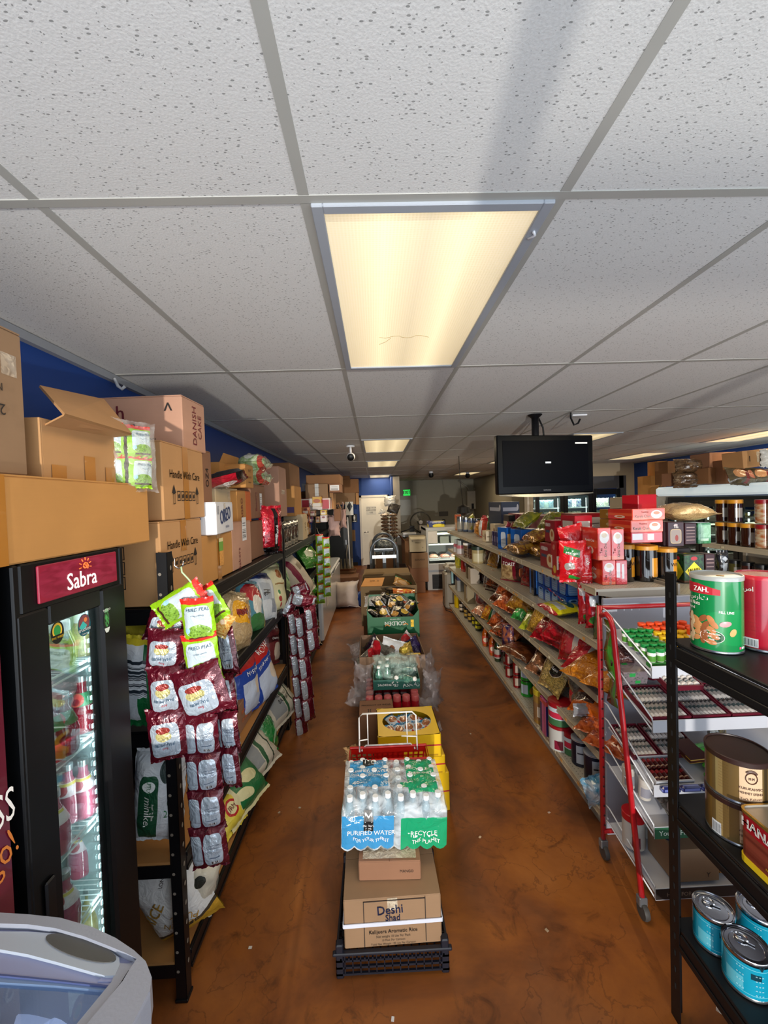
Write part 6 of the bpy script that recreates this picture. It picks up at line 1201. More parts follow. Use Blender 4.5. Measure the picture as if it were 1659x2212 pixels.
box('end_panel',1.21-gm_.location.x,2.0-gm_.location.x,2.145-gm_.location.y,2.165-gm_.location.y,0,1.30,GEND,gm_,c=.004)
# ---------- product makers ----------
def pbox(label,loc,size,rz,m,group=None,texts=(),name='product_box',cat='box',side=None,tilt=(0,0)):
 x,y,z=size;t=T(name,label,cat,loc,(tilt[0],tilt[1],rz),group);V,Fc=boxvf(-x/2,x/2,-y/2,y/2,0,z,.003)
 mi=[0]*len(Fc)
 if side:
  for i,f in enumerate(Fc):
   p=[Vector(V[j])for j in f];n_=(p[1]-p[0]).cross(p[2]-p[0])
   if abs(n_.x)>abs(n_.y)and abs(n_.x)>abs(n_.z):mi[i]=1
 mesh('carton_body',V,Fc,[m,side]if side else m,t,uv=boxuv(V,Fc),mi=mi)
 mesh('top_flap',*boxvf(-x/2+.002,x/2-.002,-y/2+.002,0,z-.0005,z+.0012),m,t)
 for f,im,it in texts:lettering(FACE((x,y,z),f),it,t,im)
 return t
def jar(label,loc,r,h,m,lidm,group=None,lid=.16,name='jar',cat='jar',lr=1.03,labm=None,texts=(),n=22,neck=.0,rim=False,rot=None):
 t=T(name,label,cat,loc,rot or(0,0,rnd.random()*.4-.2),group);hb=h*(1-lid)
 lathe('body',[(r*.94,0),(r,h*.02),(r,hb*.9),(r*(1-neck),hb)],m,t,n)
 lathe('lid',[(r*lr*(1-neck),hb),(r*lr*(1-neck),h*.985),(r*lr*.94*(1-neck),h)],lidm,t,n)
 if labm:lathe('label',[(r*1.004,hb*.15),(r*1.004,hb*.75)],labm,t,n,cap=False)
 for im,it in texts:lettering(CYL(r*1.006,hb),it,t,im)
 return t
def bottle(label,loc,r,h,m,capm,labm,group=None,neck=.32,rot=0):
 t=T('sauce_bottle',label,'bottle',loc,Rz(rot),group)
 lathe('body',[(r*.92,0),(r,h*.02),(r,h*.52),(r*.8,h*.62),(r*neck,h*.75),(r*neck,h*.92)],m,t,14)
 lathe('cap',[(r*neck*1.15,h*.91),(r*neck*1.15,h*.995),(r*neck,h)],capm,t,12)
 if labm:lathe('label',[(r*1.01,h*.12),(r*1.01,h*.45)],labm,t,14,cap=False)
 return t
def at_shelf(px,py,k):p=atz(px,py,SH[k]);return p
A=-PI/2 # products face the aisle (-x)
# ---------- top shelf ----------
Z5=SH[4];PXR=lambda px,py:atz(px,py,Z5)
GLA=mat('silver_cap','#b8bcc0',.2,.9)
def gb(label,px,py,k,w_,d_,h_,m,rz=A,dx=0,**kw):
 p=at_shelf(px,py,k);x=max(p.x,1.21)+d_/2+dx if abs(rz-A)<.5 or abs(rz)<.01 and False else max(p.x,1.21)+w_/2+dx
 return pbox(label,(x,p.y+w_/2*(1 if abs(rz-A)<.5 else 0),SH[k]+.001),(w_,d_,h_),rz,m,**kw)
def gs(label,px,py,k,w_,h_,d_,m,yaw=A,lean=.15,tilt=0,seed=0,dx=0,dz=0,texts=(),group=None,nm='snack_bag',cat='snacks'):
 p=at_shelf(px,py,k);kk=1 if k==4 else min(1,(.27-max(dz,0))/(h_*math.cos(lean)+d_*math.sin(lean)));h_*=kk;hz=abs(h_*math.cos(lean))/2+abs(d_*math.sin(lean))/2
 return snack(label,(max(1.2,p.x)+d_/2+.02+dx,p.y+w_*.3,SH[k]+hz+.004+dz),(-lean,tilt,yaw),w_,h_,d_,m,nm,cat,group,seed,texts,seal=.01)
gb('tall orange topped bottle box at the far end of the top gondola shelf',985,1146,4,.09,.09,.26,art('gb_orange','#b87a4a',[('rect',.5,.9,.5,.1,'#c65a2a'),('rect',.5,.3,.35,.2,'#cfc8bc')]))
for k,(px,py,c)in enumerate(((995,1148,'#8b9199'),(1003,1149,'#5a6a8a'),(1010,1150,'#7a8aa8'),(1018,1150,'#4a5a80'))):
 p=PXR(px,py);jar('silvery and blue tall tin, %s from the orange topped box'%ORD[k],(max(1.25,p.x)+.03*k,p.y,Z5),.05,.24-.01*k,art('talltin%d'%k,c,[('rect',.5,.5,.2,.3,'#c4c0b4')],.2,.5),GLA,'tall silvery tins at the far shelf end',name='tall_tin',cat='tin')
gs('dark green leafy tea bag behind the tall tins',1035,1150,4,.4,.22,.12,art('leafy',('nz','#1f4a24','#3c6a2c',6),rough=.3,coat=.5),seed=301,dx=.12)
gs('clear bag of yellow pasta on the top shelf behind the white labelled bag',1010,1150,4,.24,.26,.1,art('pastabag',('nz','#b9a24a','#8a9a3a',6),rough=.2,coat=.7,crinkle=.6),seed=302,tilt=-.2)
gs('orange and gold snack bag next to the white labelled bag',1025,1160,4,.2,.2,.1,art('orgold',('nz','#c4863a','#8f5a22',8),rough=.2,coat=.7,crinkle=.6),seed=303)
gs('snack bag with a tall white label and red top',1036,1163,4,.19,.28,.09,art('whitelabel','#b0402a',[('rect',.5,.4,.35,.38,'#d3d6dc'),('rect',.5,.9,.5,.1,'#a8202a')],.25,crinkle=.5),seed=304)
gs('red spice pouch behind the white labelled bag',1052,1150,4,.2,.28,.08,art('redpouch_a','#b3161c',[('rrect',.5,.5,.3,.2,'#d8c8b8')],.25,crinkle=.5),seed=305,dx=.06)
cr_=art('creambox','#c9bba0',[('ell',.8,.5,.15,.3,'#6a3a24'),('rect',.3,.5,.2,.03,'#6a5a44')])
gb('black and cream biscuit tin box on the top shelf',1061,1170,4,.2,.12,.20,cr_,dx=.05);gb('black topped box stacked behind the cream biscuit box',1068,1168,4,.2,.12,.30,art('blackcream','#b8ab94',[('rect',.5,.88,.5,.13,'#1b1c1e')]),dx=.18)
gb('low cream box with a brown oval at the shelf edge',1050,1172,4,.16,.1,.13,cr_);
for k in range(3):gb('narrow purple box, %s beside the cream oval box'%ORD[k],1066+5*k,1178+2*k,4,.055,.09,.15,art('purplebox','#33285c',[('rect',.5,.5,.3,.2,'#8c84a8')]),group='narrow purple boxes by the cream oval box')
gb('tilted small grey booklet box leaning on the black topped box',1090,1168,4,.12,.04,.18,art('greyleaf','#8f969c',[('rect',.5,.55,.35,.3,'#c5c9cc'),('ell',.5,.5,.15,.1,'#5a4a34')]),dx=.2,tilt=(-.1,.25))
gb('dark green box behind the slim colourful bags',1083,1180,4,.18,.1,.16,art('dgreen','#1f4430',[('rect',.6,.4,.2,.15,'#a8b08a')]),dx=.08)
for k in range(2):gs('slim slanting colourful noodle bag, %s one from the purple boxes'%ORD[k],1085+10*k,1186+3*k,4,.09,.26,.05,art('slim%d'%k,('nz','#c9762a','#b8b0a0',3),[('rect',.5,.85,.5,.15,('#8c1a34','#7a2a2a')[k]),('rect',.5,.12,.5,.1,'#5f9a34')],.25,crinkle=.4),tilt=.45,lean=.1,seed=310+k,yaw=A+.5)
gb('narrow ochre box beside the blue tea boxes',1098,1190,4,.07,.12,.16,art('ochrebox','#b58f54',[('ell',.5,.7,.2,.1,'#7c3a2a')]))
TB=art('bluetea','#1356a8',[('rrect',.6,.45,.25,.35,'#c8d4e4'),('rect',.6,.45,.22,.01,'#5a6a8a'),('rect',.6,.3,.22,.01,'#5a6a8a')],.3)
for k in range(2):p=PXR(1110+26*k,1200);pbox('blue tea box with a white panel, %s on the top shelf'%('farther one' if k==0 else 'one touching the gold bags'),(1.36+.03*k,4.02-.30*k,Z5+.001),(.17,.22,.22),A+.25,TB,name='tea_box',group='blue tea boxes on the top shelf')
GLD=art('goldbag',('nz','#b98a1e','#6a3a14',6),[('rect',.5,.9,.5,.08,'#c9a02a')],.18,metal=.55,crinkle=1,coat=.5);GLR=art('goldred',('nz','#8c4a1e','#c09432',5),rough=.18,metal=.4,crinkle=1,coat=.5)
gs('shiny gold snack bag lying at the shelf edge in front of the blue boxes',1118,1206,4,.40,.2,.10,GLD,lean=1.3,seed=320);gs('second shiny gold snack bag lying closer to the shelf break',1150,1212,4,.3,.2,.10,GLD,lean=1.3,seed=321,dx=.05)
gs('brown and gold snack bag lying on top of the gold ones',1148,1206,4,.32,.2,.10,GLR,lean=1.2,seed=322,dz=.09,dx=.03);gs('gold snack bag standing up behind the brown and gold one',1165,1200,4,.28,.26,.1,GLD,seed=323,dx=.14)
gs('yellow green leaf pouch on top of the blue tea boxes',1118,1196,4,.34,.2,.09,art('ygpouch',('nz','#a8a81e','#6f7a1c',4),rough=.25,crinkle=.7,coat=.5),seed=324,lean=.9,dz=.20,dx=.06);gs('second yellow green pouch sagging beside the bread tubs',1160,1190,4,.3,.2,.09,MATS['ygpouch'],seed=325,lean=.7,dz=.17,dx=.1)
# rear row of top shelf (on the other half)
for k,(px,xx,col)in enumerate(((1122,1.82,'#8a3a4a'),(1140,1.84,'#7c2a3a'),(1160,1.86,'#9a5a64'),(1178,1.88,'#a86a72'))):
 pbox('dull red fruit tea box, %s in the back row of the top shelf'%ORD[k],(1.80,4.95-.36*k,1.302),(.34,.22,.36),A,art('cran%d'%k,('nz',col,'#6a2430',3),[('rect',.5,.35,.35,.18,'#b8a8a4')],.3),name='tea_box',group='fruit tea boxes in the back row')
pbox('dark blue long box with white lettering standing behind the fruit tea boxes',(1.83,5.75,1.302),(.6,.25,.50),A,art('navybox','#1d2b4a',[('rect',.5,.8,.4,.05,'#a8b0c8'),('ell',.9,.85,.05,.08,'#c0c4d0')]))
pbox('low white and red box below the fruit tea boxes',(1.66,4.5,1.302),(.4,.12,.16),A,art('lowred','#bcb0a8',[('rect',.8,.7,.2,.3,'#b3202c')]))
for k in range(6):
 c_=('#7a5230','#5a4a78','#6a4424','#3a2a5c','#6e5236','#7a6a54')[k]
 gb('biscuit box with a dark and gold print, %s in the row behind the gold bags'%ORD[k],1150,1200,4,.085,.12,.15,art('bisc%d'%k,c_,[('ell',.5,.4,.35,.2,'#b98f54'),('rect',.5,.8,.4,.1,'#cfc6b4')]),group='biscuit boxes behind the gold bags').location=(1.66,3.78-.115*k,1.302+.09)
tag(box('box_riser',1.60,1.74,3.1,3.85,1.302,1.392,CARDR),'brown tray under the row of biscuit boxes','tray')
# yellow egg-like cartons further back
for k in range(2):pbox('yellow ochre box, %s of the stack in front of the cooler glass'%('lower' if k==0 else 'upper'),(1.84,2.98,1.302+.30+.075*k),(.24,.2,.07),A+.1,art('yelbox','#b8822a',[('ell',.5,.5,.2,.2,'#d8c08a')]))
pbox('plain brown box under the yellow ochre boxes',(1.84,2.98,1.302),(.26,.22,.295),A,CARDR)
RSK=art('rusk_red','#8e0f20',[('rrect',.33,.8,.26,.08,'#b8a0a0'),('ell',.72,.35,.22,.28,'#d8bf98'),('ell',.72,.4,.1,.13,'#a5521c'),('rect',.3,.5,.2,.06,'#3a4660')],.3);RSS=art('rusk_side','#a30e22',[('rect',.5,.5,.36,.28,'#c9c4c0'),('rect',.5,.45,.3,.02,'#5a4a4a')],.3)
def camb(label,xl,xr,yt,yb,Y,d,m,zb=None,**kw):
 c,s=cface(xl,xr,yt,yb,Y,d)
 if zb is not None:s=(s[0],s[1],s[2]+c[2]-zb);c=(c[0],c[1],zb)
 return pbox(label,c,s,kw.pop('rz',0),m,**kw)
# the red boxes face the aisle with their red ends to the camera
rg5='dark red tea rusk boxes'
for k,(lb,xn,yt,yb,xf,X)in enumerate((('dark red box with a cup picture at the shelf edge, lower of two',1195,1187,1228,1165,1.215),('dark red box with a cup picture, upper of two at the shelf edge',1199,1156,1190,1177,1.27),('dark red box with white lettering on the back row under the cooler doors',1239,1112,1145,1213,1.60))):
 a=atx(xn,yb,X);b=atx(xn,yt,X);f=atx(xf,yt,X);h_=b.z-a.z;z0_=(Z5+.001,Z5+.178,1.302+.26)[k];h_=(.172,.16,.15)[k]
 t=pbox(lb,(X+.09+.02*k,(a.y+f.y)/2,z0_),(abs(f.y-a.y),.17+.05*k,h_),A,RSK,side=RSS,group=rg5,name='tea_box',texts=[('F',WHT,[('Tea',-.04,h_*.3,h_*.2)])])
pbox('plain riser carton under the back red box',(1.71,2.82,1.302),(.3,.2,.258),A,CARDR)
camb('red box end with a barcode in the back row under the cooler doors',1242,1280,1114,1150,2.62,.2,RSS,zb=1.302+.26,group=rg5);pbox('plain riser carton hidden behind the chai stack',(1.53,2.70,1.346),(.25,.2,.21),0,CARDR)
camb('dark red tea box with white lettering standing upright at the shelf edge',1203,1226,1172,1236,2.55,.08,art('redlabel','#9c1018',[('ell',.6,.2,.25,.12,'#c9a03a'),('rect',.1,.4,.08,.2,'#d8d4d0'),('ell',.5,.85,.2,.08,'#b86a5a')],.3),zb=Z5+.001,texts=[('F',WHT,[('Red',.005,.02,.035),('Label',.005,-.015,.035)])])
def camsn(label,cx,cy,wp,hp,Y,d,m,rot=0,yaw=0,lean=0,seed=0,**kw):
 p=aty(cx,cy,Y);k=Y/878.;return snack(label,p[:],(-lean,rot,yaw),wp*k,hp*k,d,m,kw.pop('nm','snack_pouch'),kw.pop('cat','snacks'),kw.pop('group',None),seed,kw.pop('texts',()),seal=.012,wr=.008)
camsn('bright red coffee pouch with green badge and white drop picture',1237,1213,56,84,2.34,.08,art('redpouch_b','#c8101c',[('rect',.45,.78,.3,.1,'#14702c',.2),('ell',.35,.38,.2,.12,'#8f8a84'),('ell',.5,.2,.35,.12,'#a81420'),('rect',.6,.06,.3,.05,'#1a8a30',.2)],.18,coat=.8,crinkle=.7),seed=330,yaw=-.3,texts=[(WHT,[('Mango',-.01,.055,.024)])])
camsn('second red pouch with white lettering beside the badge pouch',1262,1222,34,74,2.33,.06,art('redpouch_c','#b50f1c',[('rect',.5,.3,.4,.01,'#d89a9a'),('rect',.5,.2,.4,.01,'#d89a9a')],.18,coat=.8,crinkle=.7),seed=331,texts=[(WHT,[('ayo',0,.03,.03,PI/2,1,.01)])])
camsn('tall red pouch with purple label behind the badge pouch',1240,1180,56,88,2.48,.08,art('redpouch_d','#b8141c',[('rect',.4,.5,.12,.1,'#3a1f5a'),('ell',.65,.4,.12,.09,'#d8902a')],.16,coat=.8,crinkle=.9),seed=332,rot=-.2)
# chai cartons
CHF=art('chai_front','#cf4a34',[('rect',.5,.12,.5,.13,'#d8674a'),('ell',.74,.5,.17,.36,'#d6d4d2'),('ell',.74,.62,.1,.14,'#b06a3a')],.12,coat=1,crinkle=.15);CHU=art('chai_front_up','#cf3a38',[('rect',.5,.06,.5,.08,'#d8674a'),('ell',.5,.72,.36,.19,'#d6d4d2'),('ell',.5,.78,.2,.08,'#c9b494')],.12,coat=1,crinkle=.15)
CHS=art('chai_side','#b52a1a',[('rect',.5,.5,.5,.12,'#c9502a'),('ell',.5,.28,.22,.13,'#c9b8a4'),('ell',.5,.3,.12,.07,'#b0602a')],.2,coat=.6);CHB=art('chai_back','#c8323e',[('rect',.2,.6,.16,.3,'#d4d2d4'),('rect',.62,.55,.1,.3,'#d4d2d4')],.12,coat=1,crinkle=.15)
cg='red chai tea cartons by the shelf end'
def chai(label,xl,xr,yt,yb,Y,d,kind,zb=None):
 c,s=cface(xl,xr,yt,yb,Y,d)
 if zb is not None:s=(s[0],s[1],s[2]+c[2]-zb);c=(c[0],c[1],zb)
 tx={'w':[('F',WHT,[('Karak Chai',-s[0]*.19,-s[2]*.16,s[2]*.34,0,.9,.01)]),('F',BLK,[('Teatime',-s[0]*.12,s[2]*.22,s[2]*.2)])],'u':[('F',WHT,[('Karak Chai',s[0]*.08,-s[2]*.18,s[0]*.26,PI/2,.9,.01)]),('F',BLK,[('Tea',-s[0]*.25,-s[2]*.2,s[0]*.26,PI/2)])],'b':()}[kind]
 t=pbox(label,c,s,0,{'w':CHF,'u':CHU,'b':CHB}[kind],side=CHS,group=None,name='chai_carton',texts=list(tx)+([('L',WHT,[('Karak Chai',0,s[2]*.1,.022)])]if kind=='u' else[]))
 return c[2]+s[2]
z_=chai('red chai carton with upright cup picture, lower row next to the badge pouch',1302,1331,1211,1270,2.26,.22,'u',Z5+.001);chai('red chai carton showing white nutrition panels, lower row beside the dark jars',1331.5,1356,1211,1269,2.26,.22,'b',Z5+.001)
za=chai('red chai carton standing upright, upper row next to the pouches',1292,1320.5,1141,1210,2.26,.17,'u',z_+.002);chai('red chai carton standing upright, upper row beside the stacked three',1321,1349,1144,1210,2.26,.17,'u',z_+.002)
pbox('red carton with a faint crest behind the upright chai cartons',(1.40,2.62,Z5+.001),(.17,.16,.30),0,art('crestred','#a5141c',[('ell',.6,.6,.2,.2,'#b8504a')],.3),side=CHS)
# dark jars with orange lids carrying three chai cartons
JD=art('dark_jar','#120e0c',[('rect',.62,.45,.10,.3,'#c9851a')],.06,coat=1);OL=mat('orange_lid','#c98a1c',.4,var=.05)
jt=SH[4]
jlab=['dark coffee jar with orange lid beside the lower chai cartons','large dark coffee jar with orange lid in the middle of three','dark coffee jar with orange lid and yellow logo label by the falafel box']
for k,(x0_,x1_,yt,yb)in enumerate(((1351,1383,1178,1266),(1386,1432,1180,1269),(1437,1475,1186,1262))):
 a=aty(x0_,yb,2.30);b=aty(x1_,yb,2.30);r=(b.x-a.x)/2;top=aty((x0_+x1_)/2,yt,2.30).z;t=jar(jlab[k],((a.x+b.x)/2,2.36+.0*k,Z5+.001),r*1.02,min(top-Z5,.235),JD,OL,lid=.12,texts=[(BLK,[('DAWN'[2:]if k!=1 else '',.02 if k else.03,.01,.03)])]if k!=1 else())
JT=Z5+.237
z1=chai('red chai carton with white panels, lowest of three on the dark jars',1364,1432,1150,1180,2.24,.22,'b',JT);z2_=chai('red chai carton with cup picture, middle of three on the dark jars',1363,1433,1124,1149,2.24,.22,'w',z1+.001);z3_=chai('red chai carton with cup picture, topmost of three on the dark jars',1366,1437,1099,1123,2.25,.24,'w',z2_+.001)
p=aty(1385,1094,2.6);pbox('red wedge of a tea box behind the topmost chai carton',(p.x,2.62,1.57),(.16,.12,.28),.3,mat('redwedge','#a8101c',.35))
pbox('plain carton supporting the red tea wedge',(p.x,2.64,1.302),(.2,.16,.265),0,CARDR)
# rear right of top shelf
MT=art('maroon_tea','#2f0f18',[('rrect',.5,.42,.34,.3,'#b8a078'),('rrect',.5,.42,.31,.27,'#8d8078'),('ell',.55,.35,.1,.13,'#8a2c1c'),('ell',.5,.88,.12,.05,'#b8a8a8')],.3)
camb('tall maroon tea box with a framed picture of a tea glass',1443,1478,1128,1186,2.42,.12,MT,zb=1.53,name='tea_box',texts=[('F',WHT,[('Tea',0,.045,.02)])])
camb('dark maroon tea box edge beside the framed picture box',1434,1442,1128,1186,2.44,.12,art('maroon_side','#2a0d15',()),zb=1.53,name='tea_box');camb('maroon tea box turned to its small print side',1480,1505,1130,1186,2.5,.12,art('maroon_print','#35131c',[('rect',.5,.8,.35,.02,'#a08a84'),('rect',.5,.65,.38,.02,'#8a706c'),('rect',.5,.5,.38,.02,'#8a706c'),('rect',.5,.35,.38,.02,'#8a706c'),('rect',.5,.2,.38,.02,'#8a706c')],.3),zb=1.53,name='tea_box')
camb('shiny green wrapped box at the end of the tea boxes',1508,1537,1130,1186,2.5,.14,art('green_wrapped','#2c7a4a',[('rect',.6,.6,.38,.3,'#7ab08a'),('rect',.5,.2,.3,.06,'#a8cdb0')],.1,coat=1,crinkle=.5),zb=1.53,name='tea_box')
p=aty(1485,1112,2.48);snack('clear bag of tan beans lying across the tea boxes',(p.x,2.52,1.735),(-PI/2+.1,0,0),.29,.22,.10,art('bean_bag',('vor','#b89a68','#7a5f38',60),rough=.2,coat=.8,crinkle=.4),'bean_bag','bag',None,340,seal=.02,wr=.01)
FAL=art('falafel','#1a3a1c',[('rect',.5,.5,.5,.5,('nz','#24502a','#101c10',8)),('dia',.5,.4,.45,.34,'#e3d21a'),('ell',.5,.86,.16,.07,'#a8202a'),('rect',.5,.03,.5,.05,'#5a3a24')],.3)
camb('falafel mix box with a yellow diamond, under the maroon tea boxes',1478,1522,1198,1252,2.42,.1,FAL,zb=Z5-.04,name='mix_box',texts=[('F',BLK,[('FALAFEL',0,-.008,.026,.06,.8,.014),('MIX',0,-.030,.018)])])
camb('dark maroon box beside the falafel mix',1524,1545,1197,1238,2.5,.1,MATS['maroon_print'],zb=Z5-.04,name='mix_box');camsn('black and silver coffee pouch beyond the falafel mix',1560,1215,26,46,2.5,.05,art('blacksilver','#15161a',[('dia',.5,.7,.25,.14,'#9aa0a8'),('rect',.5,.3,.2,.2,'#8a8f94')],.2,coat=.7),seed=341)
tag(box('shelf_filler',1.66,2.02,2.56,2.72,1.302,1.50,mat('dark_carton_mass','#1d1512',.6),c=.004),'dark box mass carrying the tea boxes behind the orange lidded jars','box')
# ---------- second shelf from top (1.05) ----------
PKB=art('pink_bottle','#c0707c',[('rect',.5,.35,.5,.3,'#c9c6c8')],.2,coat=.6)
for k,(x,y)in enumerate(((1.25,6.2),(1.34,6.1),(1.25,5.98),(1.33,5.9))):jar('small pink and white bottle, %s at the far end of the fourth shelf'%ORD[k],(x,y,SH[3]),.06,.2,PKB,mat('clearcap','#a8b4b4',.2),'pink bottles at the far end',name='pink_bottle',cat='bottle',lid=.35,lr=.7)
row4=[('jar with a white lid standing by the pink bottles',1013,'j','#3c2a24',.055,.2),('red and brown snack jar in the dark',1018,'j','#5a2424',.05,.17),('blue glass bottle in the shade of the top shelf',1027,'j','#1a2a5a',.05,.22)]
for k,(lb,px,kd,c,r,h)in enumerate(row4):jar(lb,(1.27+.03*k,5.62-.16*k,SH[3]),r,h,art('r4_%d'%k,('nz',c,'#7a6248',8),rough=.12,coat=1),WHT if k==0 else mat('lid_dark','#1c2430',.4))
jar('cream labelled jar with dark green lid on the fourth shelf',(1.28,5.08,SH[3]),.075,.21,art('creamjar','#a8966a',[('rect',.5,.45,.2,.3,'#c9bf9a')],.25),mat('lid_green','#28382c',.4),lid=.2)
gs('clear bag of orange fried snacks with a red base',1055,1205,3,.22,.25,.1,art('orangefry',('nz','#b8502a','#d0986a',9),[('rect',.5,.1,.5,.1,'#a82430')],.18,coat=.9,crinkle=.6),seed=350);gs('tall shiny olive bag with a yellow front, leaning',1077,1226,3,.17,.28,.1,art('olivebag','#5a5028',[('ell',.4,.25,.3,.16,'#c4b45a'),('rect',.7,.8,.2,.2,'#8a8250')],.15,coat=.9,crinkle=.5),seed=351,tilt=.2)
gs('burgundy toast bag with white lettering and a picture of sliced bread',1103,1262,3,.34,.26,.12,art('toastbag','#6d1424',[('rect',.28,.3,.26,.3,('nz','#b89a6a','#7a5a3a',6)),('rect',.85,.5,.2,.5,'#2e1210'),('ell',.85,.35,.1,.2,'#a0502a')],.18,coat=.8,crinkle=.5),seed=352,lean=.05,yaw=A+.6,texts=[(WHT,[('TOAST',-.03,.035,.05,0,1,.012)])])
BT=art('blue_tea2','#1048a0',[('rrect',.5,.42,.38,.40,'#7ca8dc'),('ell',.5,.72,.2,.06,'#123a6a'),('rect',.5,.5,.3,.012,'#c4d4ea'),('rect',.5,.35,.3,.012,'#c4d4ea'),('rect',.5,.22,.3,.012,'#c4d4ea')],.15,coat=.7)
for j in range(2):
 for k in range(4):
  pbox('wrapped blue tea box, %s from the toast bag in the %s row'%(ORD[k],'lower' if j==0 else 'upper'),(1.345,3.18-.125*k,SH[3]+.001+j*.118),(.118,.10,.114),A+.35*0,BT,group='wrapped blue tea boxes',name='tea_box')
pbox('dark wrapped end of the blue tea box block',(1.345,3.32,SH[3]+.001),(.1,.14,.24),A,art('darkwrap','#141a2a',[('rect',.3,.5,.15,.45,'#3a6ab0')],.1,coat=1),name='tea_box')
YP=art('yellow_pouch','#c9c01e',[('ell',.5,.7,.4,.14,'#1c4a34'),('rect',.6,.35,.3,.12,'#b8bcbc'),('rect',.5,.04,.5,.05,'#b3202c')],.2,coat=.7,crinkle=.5)
gs('yellow and green pouch lying flat at the edge below the blue boxes',1200,1335,3,.30,.20,.06,YP,lean=1.45,seed=355);gs('yellow and green pouch lying on the first, tilted',1215,1320,3,.28,.18,.06,YP,lean=1.3,seed=356,dz=.06,dx=.04,tilt=.15);gs('third yellow green pouch farther back under the top shelf',1225,1318,3,.26,.18,.05,YP,lean=1.3,seed=357,dz=.09,dx=.13)
SB_=art('strawberry','#a8101c',[('ell',.4,.42,.3,.2,'#b8302c'),('ell',.45,.18,.25,.1,'#2c7a34'),('rect',.35,.88,.3,.1,'#a8a4a8'),('ell',.4,.72,.2,.08,'#4a4a5a')],.15,coat=.9,crinkle=.4)
for k,(px,py,ws)in enumerate(((1266,1340,.14),(1282,1348,.12))):camsn('red strawberry pouch '+('with a pale top at the edge of the fourth shelf' if k==0 else 'with white label beside the first strawberry pouch'),px-3,py-34,30,78,2.28+.04*(1-k),.07,SB_ if k==0 else art('strawb2','#9c101c',[('rect',.5,.75,.35,.15,'#b8c0c8'),('ell',.4,.2,.3,.12,'#2c6a2c')],.15,coat=.9,crinkle=.4),seed=358+k)
camsn('clear bag with green label at the near end of the fourth shelf',1296,1345,26,76,2.24,.06,art('greenend',('nz','#6a5a34','#2c4a24',5),[('ell',.5,.25,.35,.1,'#b8c8a8')],.15,coat=.9),seed=361,rot=.1)
for k,(x0_,x1_)in enumerate(((1322,1366),(1368,1411))):
 a=aty(x0_,1300,2.36);b=aty(x1_,1300,2.36);jar('squat dark jar with wide orange lid, %s on the near end of the fourth shelf'%ORD[k],((a.x+b.x)/2,2.40,SH[3]),(b.x-a.x)/2,.19,art('squatjar','#2a1a12',[('rect',.55,.5,.1,.4,'#c9851a')],.1,coat=1),OL,lid=.28)
camsn('black and gold pouch with white lettering behind the squat jars',1303,1300,40,56,2.5,.08,art('blackgoldN','#1c1612',[('rect',.5,.2,.3,.2,'#b8862a')],.2),seed=362,texts=[(WHT,[('NN',0,.03,.04)])])
camsn('orange snack bag by the black rack post on the fourth shelf',1425,1325,30,40,2.4,.06,art('orbag2',('nz','#d88a1e','#b8601a',5),rough=.25,coat=.6),seed=363)
# ---------- generic dense rows ----------
def heap(k,specs,group):
 for i,(lb,px,py,w_,h_,d_,m_,yaw,lean,tilt,dz,dx)in enumerate(specs):gs(lb,px,py,k,w_*1.14,h_*1.12,d_*1.1,m_,A+yaw+.35,lean,tilt,370+k*40+i,dx,dz,group=group)
def nzb(n_,a,b,sc_=7,**kw):return art(n_,('nz',a,b,sc_),rough=kw.pop('rough',.16),coat=.9,crinkle=kw.pop('crinkle',.8),**kw)
BRN=nzb('snk_brown','#7a3a1c','#3a1c12',9);ORA=nzb('snk_orange','#c4602c','#8a3414',8);DRKB=nzb('snk_dark','#2a1c1c','#5a3020',7);YLW=nzb('snk_yellow','#b8842a','#8a5418',9);SEV=nzb('snk_sev','#c9a03c','#8c5c1c',24);LIME=nzb('snk_lime','#b0b42a','#7a8a20',5)
RDB=art('snk_red','#b0101e',[('rect',.5,.5,.16,.4,'#c43a44'),('rect',.62,.5,.07,.35,'#c9bfb4')],.14,coat=.9,crinkle=.9)
